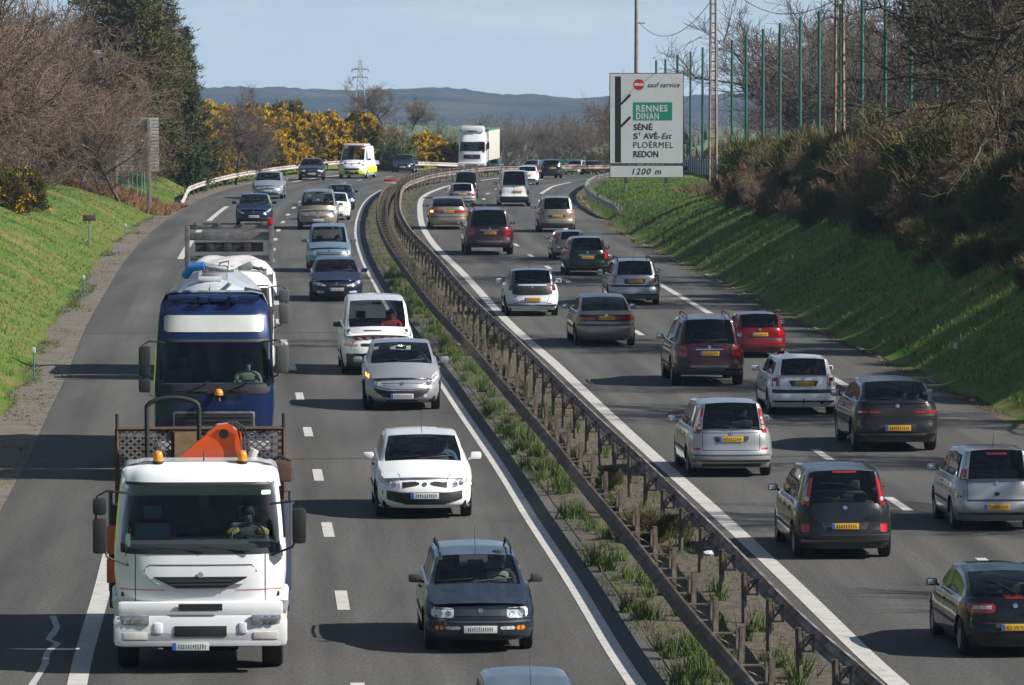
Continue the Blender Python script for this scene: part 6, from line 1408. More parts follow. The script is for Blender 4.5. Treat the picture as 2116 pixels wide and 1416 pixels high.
words('PLOËRMEL', 1309, 1391, 305.5, 12.5, m_signk, main, bold=0, sp=1.12); words('REDON', 1309, 1360.5, 324.5, 12.5, m_signk, main, bold=.03)
words('sauf service', 1338, 1404.5, 180.5, 10.5, m_signk, main, sh=.28, bold=.012, sp=1.1); words('1200 m', 1306.5, 1366.5, 360.5, 13, m_signk, dist, sh=.25, bold=.02, sp=1.2)
for x in (1293.5, 1376.5):
    a = lp(x, 160); MB().box((a.x, .16, (a.z - .6) / 2 - .2), (.19, .14, a.z + .6), bev=.01).obj('post', m_alu, sg)
# ---- the sign seen from behind on the left
YB = 300.0; c2 = at(300, 300, YB); sb = empty('sign_back', label='back of a large plank faced road sign on a grey post among bare trees', cat='road sign'); g = tz(c2.x, YB); sb.location = (c2.x, YB, g)
def lq(px, py): q = at(px, py, YB); return Vector((q.x - c2.x, 0, q.z - g))
a, b = lq(228, 243), lq(328, 355); q = MB(); n = 16
for k in range(n): zz = b.z + (a.z - b.z) * (k + .5) / n; q.box(((a.x + b.x) / 2, .05, zz), (b.x - a.x, .05, (a.z - b.z) / n - .025), bev=.012)
q.obj('plank_panel', M('weathered_aluminium', (.40, .39, .39), .55, .1, col2=(.28, .27, .27), scale=1.5, stretch=(.4, 1, 6)), sb)
for x, w in ((308, .20), (240, .14)): aa = lq(x, 243); MB().box((aa.x, -.07, aa.z / 2 - .2), (w, .14, aa.z + .4), bev=.01).obj('post', m_alu, sb)

# ---- net poles of the sports ground, concrete lattice poles and their wires
m_green = M('green_pole_paint', (.014, .125, .095), .5, col2=(.02, .085, .065), scale=2)
px_tops = [(1356,125),(1375,123),(1400,113),(1427,107),(1452,98),(1481,91),(1513,83),(1542,72),(1577,60),(1612,48),(1654,36),(1693,22),(1737,8),(1782,-7),(1830,-22),(1883,-39),(1936,-56),(1990,-73),(2055,-94)]
for px, ty in px_tops:
    u = px - 1058; Y = (14.0 + 7.0 * (px - 1427) / 628.0) * F_PX / u if px > 1420 else 14.0 * F_PX / u * .80; t = at(px, ty, Y); g = tz(t.x, Y) - .4
    o = MB().tube([(0, 0, 0), (0, 0, t.z - g)], [.105, .085], 8).obj('net_pole', m_green, None, 60); o.location = (t.x, Y, g)
    tag(o, 'tall dark green steel net pole standing in a row behind the right bank', 'pole', 'green net poles behind the right bank')
m_conc = M('brown_concrete', (.30, .215, .16), .9, col2=(.19, .13, .10), scale=2.5, bump=.3)
def lattice_pole(px, Y, wt, wb, top, label):
    t = at(px, 0, Y); g = tz(t.x, Y) - .4; H = top; q = MB(); n = int(H / .55)
    for sx in (-1, 1): q.tube([(sx * wb / 2, 0, 0), (sx * wt / 2, 0, H)], [.085, .07], 4)
    for k in range(n):
        z = H * (k + .5) / n; w = wb + (wt - wb) * z / H; q.box((0, 0, z), (w, .10, .08))
    o = q.obj('concrete_pole', m_conc, None, 30); o.location = (t.x, Y, g); tag(o, label, 'pole'); return Vector((t.x, Y, g + H))
t1 = lattice_pole(1474, 318, .24, .42, 14.5, 'brown ladder-like concrete pole just right of the direction sign')
t2 = lattice_pole(1735, 232, .22, .40, 14.0, 'brown ladder-like concrete pole rising from the bushes among green poles')
t3 = at(1315, 0, 420); g3 = tz(t3.x, 420) - .4; o = MB().tube([(0, 0, 0), (0, 0, 17)], [.20, .12], 8).obj('utility_pole', m_conc, None, 60); o.location = (t3.x, 420, g3); tag(o, 'slender brown utility pole rising behind the direction sign', 'pole')
MB().box((.35, 0, at(1320, 48, 420).z - g3), (.7, .08, .08)).obj('cross_bar', m_conc, o)
m_wire = M('black_cable', (.02, .02, .02), .7)
def wire(a, b, sag, r, label, n=24):
    pts = []
    for k in range(n + 1):
        t = k / n; p = a.lerp(b, t); p.z -= sag * 4 * t * (1 - t); pts.append(p - a)
    o = MB().tube(pts, r, 5).obj('cable', m_wire, None, 60); o.location = a; tag(o, label, 'cable')
wire(at(1320, 46, 420), at(1476, -8, 318), 1.65, .022, 'black cable sagging between the utility pole and the first ladder-like pole')
wire(at(1530, -6, 318), at(1760, -20, 232), 1.0, .02, 'black cable sagging at the top edge above the bare trees')
# lattice pylon far behind the gorse
py = empty('pylon', label='thin grey lattice pylon behind the yellow gorse', cat='pylon'); YP = 520.0; b0 = at(745, 262, YP); py.location = b0; q = MB(); H = (262 - 124) * YP / F_PX
def leg(s, z): w = .58 * (1 - .75 * z / H); return Vector((s[0] * w, s[1] * w, z))
cs = [(-1, -1), (1, -1), (1, 1), (-1, 1)]
for s_ in cs: q.tube([leg(s_, 0), leg(s_, H)], .032, 4)
for k in range(7):
    z0_, z1_ = H * k / 7, H * (k + 1) / 7
    for i in range(4): q.tube([leg(cs[i], z0_), leg(cs[(i + 1) % 4], z1_)], .025, 3); q.tube([leg(cs[(i + 1) % 4], z0_), leg(cs[i], z1_)], .025, 3)
q.obj('tower', M('grey_lattice_steel', (.34, .36, .39), .6, .2), py)
for zz, w in ((.86, .80), (.74, .70)):
    q = MB(); 
    for e in (-.06, .10): q.tube([(-w, 0, H * zz), (0, 0, H * zz + e), (w, 0, H * zz)], .035, 4)
    for sx in (-1, 1): q.tube([(sx * w, 0, H * zz), (sx * w, 0, H * zz - .28)], .05, 5)
    q.obj('cross_arm', M('grey_lattice_steel', (.1, .1, .1)), py)

# ---- corrugated fence behind the right bank
fr_ = empty('corrugated_fence', label='pale grey corrugated sheet fence with dark green posts on top of the right bank', cat='fence'); Y0, Y1 = 300.0, 470.0; fr_.location = (13.6, Y0, 0)
V = []; n = 420
for k in range(n + 1):
    y = (Y1 - Y0) * k / n; zt = 2.35 - .0195 * (Y0 + y - 327); x = .05 * math.sin(k * math.pi * .5) 
    V += [(x, y, tz(13.6, Y0 + y) - .4), (x, y, zt)]
link('sheet', mesh_py('sheet', V, [(2 * k, 2 * k + 2, 2 * k + 3, 2 * k + 1) for k in range(n)]), M('blue_grey_sheet', (.50, .56, .58), .6, .0, col2=(.38, .43, .45), scale=.8, stretch=(1, 1, .2)), fr_, smooth=20)
for k in range(36):
    y = (Y1 - Y0) * (k + .5) / 36; zt = 2.35 - .0195 * (Y0 + y - 327); g = tz(13.6, Y0 + y) - .4; MB().box((-.12, y, (zt + .1 + g) / 2), (.06, .06, zt + .1 - g)).obj('post', m_green, fr_)
# ---- green posts of a wire fence on the left, marker stakes, notice board
gf = empty('wire_fence', label='green post and wire fence in front of the bare trees beside the sign back', cat='fence'); p0 = at(150, 400, 306); gf.location = (p0.x, 306, tz(p0.x, 306)); m_tealp = M('green_fence_paint', (.03, .24, .19), .5, col2=(.04, .14, .11), scale=4)
tops = []
for k, px in enumerate((150, 158, 167, 176, 188, 199, 209, 219, 230, 240, 254, 263, 275, 283, 291, 298, 304)):
    q = at(px, 400, 306 + k * .2); g = tz(q.x, q.y) - gf.location.z; x = q.x - p0.x; y = q.y - 306; ln = random.choice([0, 0, 0, .10, -.08])
    MB().tube([(x, y, g - .3), (x + ln, y, g + 2.0)], .035, 6).obj('post', m_tealp, gf, 60); tops.append((x, y, g))
for hz in (.6, 1.2, 1.8): MB().tube([(a, b, c_ + hz) for a, b, c_ in tops], .012, 4).obj('wire', m_tealp, gf, 60)
def stake(px, py_top, py_bot, label, col=m_tealp, top=True):
    p = None
    for Y in np.arange(90, 345, .5):
        q = at(px, py_bot, Y)
        if q.z <= tz(q.x, Y): p = q; break
    if p is None: return
    h = (py_bot - py_top) * p.y / F_PX; r = empty('marker_stake', (p.x, p.y, p.z), 0, label, 'stake')
    MB().tube([(0, 0, -.3), (0, 0, h - .1)], .022, 6).obj('stem', col, r, 60)
    if top: MB().box((0, 0, h - .06), (.10, .05, .16), bev=.01).obj('cap', M('stake_white', (.62, .64, .62), .6), r)
stake(70, 719, 782, 'green stake with white cap on the left bank, nearest one beside the tanker shadow'); stake(173, 570, 612, 'green stake with white cap on the left bank, middle one of three')
stake(259, 463, 493, 'green stake with white cap on the left bank, farthest one'); stake(1974, 710, 780, 'pale capped green stake on the right bank above the dark grey hatchback')
stake(1589, 558, 600, 'pale capped stake in the shaded grass of the right bank'); stake(1371, 464, 505, 'dark thin stake on the sunlit grass of the right bank', m_post, False)
p = gp(213, 532); r = empty('notice_board', (p.x - .9, p.y + 4, tz(p.x - .9, p.y + 4)), 0, 'small brown board on a pale post on the left grass bank', 'sign')
MB().box((0, 0, .55), (.07, .07, 1.5), bev=.01).obj('post', m_alu, r); MB().box((0, -.05, 1.30), (.56, .04, .26), bev=.01).obj('board', M('brown_board', (.09, .065, .045), .8), r)
# litter
for px, py_, lb in ((952, 716, 'crushed pale can lying in the median weeds beside the silver hatchback'), (1153, 984, 'scrap of white paper lying by the left median rail'), (1466, 1150, 'torn white plastic bag caught between the median rails')):
    p = gp(px, py_); m = MB(); v = []; bmx = bmesh.new(); bmesh.ops.create_icosphere(bmx, subdivisions=2, radius=.11)
    for w in bmx.verts: w.co *= 1 + .5 * mnoise.noise(w.co * 14); w.co.z *= .55
    me = bpy.data.meshes.new('litter'); bmx.to_mesh(me); bmx.free(); o = link('litter', me, M('litter_white', (.6, .62, .62), .6), smooth=20); o.location = (p.x, p.y, p.z + .05); tag(o, lb, 'litter')
# ================================================================== vegetation
rng = np.random.default_rng(11)
def seg_mesh(nm, A, B, ra, rb, sides=3):
    A = np.asarray(A); B = np.asarray(B); d = B - A; d /= np.maximum(np.linalg.norm(d, axis=1), 1e-9)[:, None]
    h = np.where(np.abs(d[:, 2:3]) < .9, np.array([[0, 0, 1.0]]), np.array([[1.0, 0, 0]])); x = np.cross(d, h); x /= np.linalg.norm(x, axis=1)[:, None]; y = np.cross(d, x)
    V = []
    for P, r in ((A, np.asarray(ra)), (B, np.asarray(rb))):
        for k in range(sides):
            t = 2 * math.pi * k / sides; V.append(P + (x * math.cos(t) + y * math.sin(t)) * r[:, None])
    V = np.stack(V, 1).reshape(-1, 3); n = len(A); b = np.arange(n)[:, None] * 2 * sides; F = []
    for k in range(sides): F.append(np.concatenate([b + k, b + (k + 1) % sides, b + sides + (k + 1) % sides, b + sides + k], 1))
    return mesh_np(nm, V, np.stack(F, 1).reshape(-1, 4))
def grow(seed, h, trunk=.45, limbs=14, subs=(8, 7, 4), spread=.9, up=.35, lens=(.46, .21, .11, .065), rad=(.016, .0065, .0028, .0015, .0010), wob=.22, low=.25, stems=1, droop=0.0):
    rs = random.Random(seed); big = []; fine = []
    def ax(p, d, L_, r0, r1, n, out):
        q = [p]; dd = d.copy()
        for i in range(n):
            dd = (dd + Vector((rs.gauss(0, wob), rs.gauss(0, wob), rs.gauss(0, wob) + .03 - droop * (i / n))) ).normalized(); e = q[-1] + dd * (L_ / n)
            a, b = r0 + (r1 - r0) * i / n, r0 + (r1 - r0) * (i + 1) / n; out.append((q[-1], e, a, b)); q.append(e)
        return q, dd
    def side(d, lo, hi):
        a = rs.uniform(0, 2 * math.pi); t = rs.uniform(lo, hi); u = d.orthogonal().normalized(); w = d.cross(u)
        return (d * math.cos(t) + (u * math.cos(a) + w * math.sin(a)) * math.sin(t)).normalized()
    def child(p, d, lv):
        L_ = lens[lv] * h * rs.uniform(.65, 1.2); n = (5, 4, 3, 2)[lv]; q, dd = ax(p, d, L_, rad[lv + 1] * h * (1.0 if lv else rs.uniform(.8, 1.3)), rad[min(lv + 2, 4)] * h, n, big if lv < 1 else fine)
        if lv < 3:
            for k in range(subs[lv]):
                i = rs.randint(1 if lv else 1, n); f = rs.random(); b = q[i - 1].lerp(q[i], f); s_ = side(dd, .45, 1.05); s_.z += up * .5 - droop; child(b, s_.normalized(), lv + 1)
    for st in range(stems):
        base = Vector((0, 0, 0)) if stems == 1 else Vector((rs.gauss(0, .06 * h), rs.gauss(0, .06 * h), 0)); d0_ = Vector((rs.gauss(0, .05 if stems == 1 else .35), rs.gauss(0, .05 if stems == 1 else .35), 1)).normalized()
        q, dd = ax(base - Vector((0, 0, .5)), d0_, h * trunk + .5, rad[0] * h / math.sqrt(stems), rad[0] * h * .55 / math.sqrt(stems), 6, big)
        for k in range(limbs // stems):
            f = low + (1 - low) * (k + rs.random()) / (limbs // stems); i = min(5, int(f * 6)); b = q[i].lerp(q[i + 1], f * 6 - i)
            s_ = side(Vector((0, 0, 1)), spread * .55, spread * 1.25); s_.z += up * (f - .2); child(b, s_.normalized(), 0)
    A, B, ra, rb = zip(*big); tm = seg_mesh('trunk', [tuple(a) for a in A], [tuple(a) for a in B], ra, rb, 6); A, B, ra, rb = zip(*fine); cmn = seg_mesh('crown', [tuple(a) for a in A], [tuple(a) for a in B], ra, rb, 3)
    return tm, cmn
m_bark = M('grey_bark', (.115, .088, .070), .95, col2=(.055, .042, .034), scale=3, bump=.5, stretch=(4, 4, 1)); m_twig = M('purple_brown_twigs', (.185, .128, .092), .9, col2=(.120, .088, .062), scale=.5)
m_twigg = M('grey_twigs', (.155, .125, .10), .9, col2=(.08, .062, .05), scale=.6); m_twigb = M('brown_twigs', (.20, .130, .085), .9, col2=(.115, .085, .055), scale=.8)
def proto(tm, cm_, mt, mc): tm.materials.append(mt); cm_.materials.append(mc); return tm, cm_
PT = {'bare': [proto(*grow(s_, 10.0, limbs=15, subs=(8, 7, 5), spread=1.15, up=.25, low=.12), m_bark, m_twig) for s_ in (1, 2, 3)],
      'grey': [proto(*grow(s_, 10.0, limbs=13, subs=(8, 7, 4), spread=.95, up=.45, low=.35, trunk=.5), m_bark, m_twigg) for s_ in (4, 5, 6)],
      'shrub': [proto(*grow(s_, 3.0, limbs=20, subs=(7, 6, 3), spread=.9, up=.4, low=.1, stems=5, trunk=.45, rad=(.016, .008, .0045, .003, .002)), m_bark, m_twigb) for s_ in (7, 8)],
      'layer': [proto(*grow(9, 10.0, limbs=26, subs=(9, 6, 4), spread=1.45, up=.05, low=.15, trunk=.95, lens=(.42, .16, .09, .05), wob=.13), m_bark, M('olive_twigs', (.105, .085, .05), .9, col2=(.06, .05, .03), scale=.7))]}
def plant(name, meshes, x, y, h, ref, label, cat, group, rz=None, parts=('trunk', 'crown'), sink=.1, sxy=1.0):
    r = empty(name, (x, y, tz(x, y) - sink), rng.uniform(0, 6.28) if rz is None else rz, label, cat, group); k = h / ref; r.scale = (k * sxy, k * sxy, k)
    for nm, me in zip(parts, meshes): link(nm, me, None, r)
    return r
TWL = PT['grey'][0][1].copy(); TWL.materials.clear(); TWL.materials.append(m_twig)
GT_L = 'bare trees on the left bank'; GT_R = 'bare trees behind the right bank'
LB = 'bare purple brown tree in the tangled wood on the left bank'
for i, (x, y, h) in enumerate([(-30, 256, 13), (-27.5, 266, 11), (-32.5, 272, 16), (-29.5, 284, 14), (-34, 290, 17), (-27.2, 280, 8.5), (-26.0, 292, 7.5), (-29, 300, 11), (-25.0, 300, 6.5), (-27, 310, 8.5), (-24.6, 316, 6.0), (-32, 308, 15), (-36, 318, 18), (-26.2, 328, 8), (-24.3, 326, 6.5), (-30.5, 262, 9), (-27.8, 313, 14), (-29.2, 324, 15), (-27.0, 330, 12)]):
    plant('bare_tree', PT['bare'][i % 3], x, y, h, 10.0, LB, 'tree', GT_L, sxy=1.1)
for i, (x, y, h) in enumerate([(-18.7, 368, 7.2), (-17.4, 382, 5.4)]):
    plant('bare_tree', PT['grey'][i], x, y, h, 10.0, ['bare grey tree right of the dark conifers, the nearer one', 'bare grey tree with fine twigs between conifers and gorse'][i], 'tree', GT_L)
for px, py_, Y, h, lb in ((790, 240, 500, 5.0, 'domed bare tree rising behind the gorse beside the pylon'), (852, 252, 520, 3.8, 'smaller bare tree right of the domed one behind the gorse')):
    p = at(px, py_, Y); r = plant('bare_tree', PT['bare'][2], p.x, Y, h, 10.0, lb, 'tree', None, sxy=1.15); r.location.z = p.z - .6
LBR = 'bare grey tree in the wood behind the green net poles'
for i, (x, y, h) in enumerate([(23, 385, 14), (26.5, 372, 15), (30, 360, 15), (24, 415, 15), (29, 402, 16), (33, 385, 16), (34, 345, 15), (27, 440, 16), (21.5, 445, 14), (36, 325, 14), (38, 362, 16), (32, 425, 17), (40, 310, 13.5), (26, 350, 12), (31, 330, 12), (35, 298, 12)]):
    plant('bare_tree', PT['grey'][i % 3], x, y, h, 10.0, LBR, 'tree', GT_R, sxy=1.15)
plant('bare_tree', PT['bare'][1], 9.6, 438, 11.0, 10.0, 'rounded bare tree directly behind the top of the direction sign', 'tree', None, sxy=.8)
for i, (x, y, h) in enumerate([(16.6, 186, 10.5), (19.5, 205, 12), (18.6, 160, 11), (21.5, 228, 12.5)]):
    plant('layered_tree', PT['layer'][0], x, y, h, 10.0, ['leafless tree with long level branches reaching in from the right edge, nearest one', 'leafless tree with level branches behind the nearest one at the right edge', 'leafless tree with level branches just beyond the right edge', 'leafless tree with level branches deepest in the right hand thicket'][i], 'tree', 'leafless trees with level branches on the right bank')
# trees standing beside the picture whose shadows stripe the carriageway
for i, (x, y, h) in enumerate([(19.5, 84, 8), (21, 100, 8.5), (19, 114, 8), (20.5, 127, 9), (19, 141, 10)]):
    plant('bare_tree', PT['layer'][0] if i % 2 else PT['grey'][i % 3], x, y, h, 10.0, 'leafless tree on the right bank outside the photo, striping the road with shadow', 'tree', 'trees beside the right edge of the view')
for i, (px, py_, Y, h) in enumerate([(1180, 345, 560, 6.8), (1120, 345, 640, 7), (1060, 345, 690, 7), (1235, 345, 600, 6.5), (1010, 345, 720, 7.5), (1150, 345, 760, 8), (1090, 345, 800, 8), (960, 345, 760, 7), (920, 345, 700, 6.5), (1210, 345, 820, 8.5), (1040, 345, 880, 9), (1255, 345, 700, 7.5), (985, 345, 860, 8.5), (900, 345, 820, 8)]):
    p = at(px, py_, Y); r = plant('bare_tree', PT['grey'][i % 3], p.x, Y, h, 10.0, 'spreading bare tree rising above the median barrier in the bend' if i == 0 else 'bare brown tree in the hazy wood beyond the bend', 'tree', None if i == 0 else 'bare trees in the wood beyond the bend'); r.location.z = p.z - .9

# ---- leaf clusters
def blades(P, D, ln, wd, bend=0.0):                # one narrow triangle per point
    D = D / np.maximum(np.linalg.norm(D, axis=1), 1e-9)[:, None]; h = rng.normal(size=P.shape); x = np.cross(D, h); x /= np.maximum(np.linalg.norm(x, axis=1), 1e-9)[:, None]
    a = P - x * (wd / 2)[:, None]; b = P + x * (wd / 2)[:, None]; c_ = P + D * ln[:, None]
    return np.stack([a, b, c_], 1).reshape(-1, 3)
def tri_mesh(nm, V): return mesh_np(nm, V, np.arange(len(V)).reshape(-1, 3))
def dome(n, rx, ry, rz, seed, inner=.55):
    r = np.random.default_rng(seed); d = r.normal(size=(n * 2, 3)); d[:, 2] = np.abs(d[:, 2]) * 1.05 - .12; d /= np.linalg.norm(d, axis=1)[:, None]
    lump = np.array([1 + .34 * mnoise.noise(Vector(v * 2.2) + Vector((seed, 0, 0))) + .16 * mnoise.noise(Vector(v * 5.5)) for v in d]); k = (inner + (1 - inner) * r.random(len(d)) ** .5) * lump
    P = d * k[:, None] * np.array([rx, ry, rz]); return P[:n], d[:n], k[:n]
def gorse(seed, rad=1.5, hh=2.2, n=1500, fl=.5):
    P, d, k = dome(n, rad, rad, hh, seed); P[:, 2] += .1; r = np.random.default_rng(seed + 50); V = []
    for e in range(5):
        D = d + r.normal(scale=.55, size=d.shape) + np.array([0, 0, .45]); V.append(blades(P + r.normal(scale=.04, size=P.shape), D, r.uniform(.16, .34, n), r.uniform(.05, .09, n)))
    fol = tri_mesh('foliage', np.concatenate(V)); m = int(n * 1.3); Q, d2, k2 = dome(m, rad * 1.04, rad * 1.04, hh * 1.05, seed, .86); Q[:, 2] += .1
    mask = np.array([mnoise.noise(Vector(q * 1.5) + Vector((seed * 3, 1, 0))) + .25 * mnoise.noise(Vector(q * 5)) for q in Q]) + (fl - .5) > -.02; mask &= d2[:, 2] > -.25
    Q, d2 = Q[mask], d2[mask]; V = []
    for e in range(5): V.append(blades(Q + r.normal(scale=.05, size=Q.shape), d2 + r.normal(scale=.8, size=d2.shape), r.uniform(.09, .17, len(Q)), r.uniform(.07, .12, len(Q))))
    flo = tri_mesh('flowers', np.concatenate(V)) if len(Q) else None
    A = np.zeros((14, 3)); B, _, _ = dome(14, rad * .6, rad * .6, hh * .7, seed + 9); st = seg_mesh('stems', A - [0, 0, .3], B, np.full(14, .05), np.full(14, .02), 4)
    return fol, flo, st
m_gorse = M('gorse_foliage', (.060, .070, .020), .9, col2=(.13, .095, .032), scale=1.2, spec=.2); m_gflow = M('gorse_flowers', (.70, .46, .014), .8, col2=(.50, .31, .012), scale=3, spec=.2); m_stem = M('woody_stems', (.09, .065, .045), .95)
GO = []
for s_, fl in ((1, .44), (2, .32), (3, .56), (4, .10)):
    f, fl_, st = gorse(s_, fl=fl); f.materials.append(m_gorse); fl_.materials.append(m_gflow); st.materials.append(m_stem); GO.append((f, fl_, st))
r_ = random.Random(5); cnt = 0
for o_, hh in ((13.6, 1.6), (15.6, 1.8), (18.0, 1.9), (21.0, 1.9), (24.5, 1.7)):
    P = offL(o_)
    for i in range(0, len(P), 1):
        x, y = P[i] + np.array([r_.uniform(-.5, .5), r_.uniform(-.9, .9)])
        if y < 362 + (o_ - 13) * .6 or x > -3.2 or (i % 2 and r_.random() < .35) or (y < 392 and o_ < 15 and r_.random() < .35): continue
        h = hh * r_.uniform(.75, 1.15) * (1.0 if x < -8 else .8); g_ = GO[r_.randrange(4)]
        u = 1058 + x * F_PX / y
        if 560 < u < 640 and o_ > 20: h *= 1.1
        if r_.random() < .09: plant('bare_shrub', PT['shrub'][cnt % 2], x, y, h * 1.1, 3.0, 'leafless brown shrub growing among the yellow gorse', 'shrub', 'leafless shrubs among the gorse', sxy=1.3); cnt += 1; continue
        plant('gorse_bush', g_, x, y, h, 2.2, 'yellow flowering gorse bush in the thicket on the left of the bend', 'bush', 'gorse bushes on the left of the bend', parts=('foliage', 'flowers', 'stems'), sxy=1.12); cnt += 1
for i, (px, py_, Y) in enumerate([(12, 425, 236), (48, 405, 246), (-25, 400, 242)]):
    p = at(px, py_, Y); plant('gorse_bush', GO[3], p.x, Y, 1.6, 2.2, 'gorse bush with scattered yellow flowers at the left edge of the bank', 'bush', 'gorse bushes at the left edge', parts=('foliage', 'flowers', 'stems'))
# pale green willow and pale blossom
P, d, k = dome(2600, 1.15, 1.15, 1.9, 21); V = [blades(P + rng.normal(scale=.04, size=P.shape), d + rng.normal(scale=.5, size=d.shape) + [0, 0, .5], rng.uniform(.12, .26, 2600), rng.uniform(.03, .05, 2600)) for e in range(4)]
wl = tri_mesh('foliage', np.concatenate(V)); wl.materials.append(M('pale_willow_leaves', (.15, .165, .075), .9, col2=(.10, .115, .05), scale=2)); st_ = GO[0][2]
p = at(818, 330, 428); plant('willow_shrub', (wl, st_), p.x, 428, 2.9, 2.0, 'soft pale green rounded shrub among the gorse behind the grey saloon', 'shrub', None, parts=('foliage', 'stems'))
wl2 = wl.copy(); wl2.materials.clear(); wl2.materials.append(M('pale_blossom', (.33, .32, .26), .9, col2=(.2, .19, .13), scale=3))
p = at(1246, 352, 500); r = plant('blossom_shrub', (wl2, st_), p.x, 500, 2.6, 2.0, 'pale blossoming shrub left of the direction sign beyond the barrier', 'shrub', None, parts=('foliage', 'stems')); r.location.z = p.z - .3
# ---- broom on the right bank
def broom(seed, n=2300, hh=2.6):
    r = np.random.default_rng(seed); P, d, k = dome(n, 1.25, 1.25, hh * .82, seed, .35); A = P * np.array([.5, .5, .55]); D = P - A + r.normal(scale=.18, size=P.shape)
    V = [blades(P * .82 + r.normal(scale=.10, size=P.shape), d * .9 + r.normal(scale=.55, size=P.shape) + [0, 0, .55], r.uniform(.20, .50, n), r.uniform(.018, .036, n)) for e in range(4)]
    g = tri_mesh('foliage', np.concatenate(V)); m = 700; B = P[:m] * .95; A = np.zeros((m, 3)) + r.normal(scale=.15, size=(m, 3)) * [1, 1, 0]; mid = (A + B) / 2 + r.normal(scale=.15, size=(m, 3)); st = seg_mesh('stems', np.vstack([A - [0, 0, .2], mid]), np.vstack([mid, B]), np.full(2 * m, .016), np.full(2 * m, .009), 3)
    return g, st
m_broom = M('broom_shoots', (.085, .110, .035), .9, col2=(.155, .125, .060), scale=1.0, spec=.2); m_dead = M('dead_brown_stems', (.23, .150, .090), .95, col2=(.13, .09, .055), scale=1.4)
BR = [broom(s_) for s_ in (31, 32, 33)]
for g_, st in BR: g_.materials.append(m_broom); st.materials.append(m_dead)
r_ = random.Random(9)
for y in np.arange(136, 296, 4.2):
    k = iL(MR, y); 
    for o_ in (4.2, 6.4, 8.8, 11.6, 14.6, 17.8):
        o2 = o_ + 10.95 + r_.uniform(-.6, .6) + (0.9 if y > 262 else 0); x = MR[k][0] - MRn[k][0] * o2; yy = y + r_.uniform(-1.5, 1.5)
        if (y > 250 and o_ > 12) or (y > 255 and o_ < 6) or (y > 270 and o_ < 8): continue
        h = r_.uniform(.9, 2.3) if o_ < 5 else r_.uniform(2.0, 4.1) if o_ < 13 else (r_.uniform(4.5, 6.5) if y < 228 else r_.uniform(3.0, 4.4))  # hindmost rows, largely unseen, added and raised to shade the slope
        if y > 275: h *= .8
        q = r_.random()
        if q < .56 or o_ > 13: plant('broom_bush', BR[r_.randrange(3)], x, yy, h, 2.6, 'dense dark green broom bush in the thicket on the right bank', 'bush', 'broom bushes on the right bank', parts=('foliage', 'stems'), sxy=1.1)
        else: plant('bare_shrub', PT['shrub'][r_.randrange(2)], x, yy, h * 1.05, 3.0, 'leafless brown shrub in the thicket on the right bank', 'shrub', 'leafless shrubs on the right bank')
r_ = random.Random(3)
for i in range(22):
    y = r_.uniform(250, 333); x = (-27.0 if y < 316 else -21.4) - (330 - y) * .035 - r_.uniform(0, 7)
    plant('bare_shrub', PT['shrub'][i % 2], x, y, r_.uniform(2.6, 4.6), 3.0, 'leafless brown shrub under the bare trees on the left bank', 'shrub', 'leafless shrubs on the left bank', sxy=1.2)
for i in range(16):
    y = r_.uniform(342, 376); P = offL(13.2 + r_.uniform(0, 6)); k = iL(P, y); plant('bare_shrub', PT['shrub'][i % 2], P[k][0], y, r_.uniform(2.0, 3.6), 3.0, 'leafless brown shrub behind the left guardrail before the gorse', 'shrub', 'leafless shrubs behind the left guardrail', sxy=1.2)
for i in range(26):
    x, y = r_.uniform(16.5, 40), r_.uniform(320, 425); plant('bare_shrub', PT['shrub'][i % 2], x, y, r_.uniform(3.0, 4.8), 3.0, 'leafless brown shrub under the bare trees behind the corrugated fence', 'shrub', 'leafless shrubs behind the corrugated fence', sxy=1.3)
# ---- conifers
def conifer(seed, h, w, base=.04, dens=1.0, gap=.25, needle=(.28, .5)):
    r = np.random.default_rng(seed); A = []; B = []; tips = []; dirs = []; n = int(h * 4.0 * dens)
    for i in range(n):
        z = h * (base + (1 - base) * i / n); f = (1 - (z / h - base) / (1 - base)); k = int(5 + 3 * f)
        for j in range(k):
            if r.random() < gap: continue
            a = r.uniform(0, 6.283); L_ = w * (f ** .75 + .07) * r.uniform(.6, 1.12); d = np.array([math.cos(a), math.sin(a), r.uniform(-.12, .30)]); p0 = np.array([0, 0, z]); p1 = p0 + d * L_; A.append(p0); B.append(p1)
            m = max(3, int(L_ / .20))
            for q in range(m):
                t = .25 + .75 * (q + r.random()) / m; tips.append(p0 + d * L_ * t + r.normal(scale=.10, size=3)); dirs.append(d * .7 + r.normal(scale=.55, size=3) + [0, 0, .25])
    tips = np.array(tips); dirs = np.array(dirs); V = []
    for e in range(5): V.append(blades(tips + r.normal(scale=.10, size=tips.shape), dirs + r.normal(scale=.55, size=dirs.shape), r.uniform(*needle, len(tips)), r.uniform(.05, .10, len(tips))))
    A.append(np.array([0, 0, -.5])); B.append(np.array([0, 0, h * .97])); ra = np.full(len(A), .03); ra[-1] = h * .016; rb = np.full(len(A), .012); rb[-1] = .02
    return seg_mesh('trunk', np.array(A), np.array(B), ra, rb, 5), tri_mesh('crown', np.concatenate(V))
m_pine = M('pine_needles', (.066, .084, .028), .9, col2=(.125, .098, .040), scale=.6, spec=.2); m_dkc = M('dark_conifer_needles', (.026, .046, .018), .9, col2=(.055, .065, .028), scale=1.2, spec=.2)
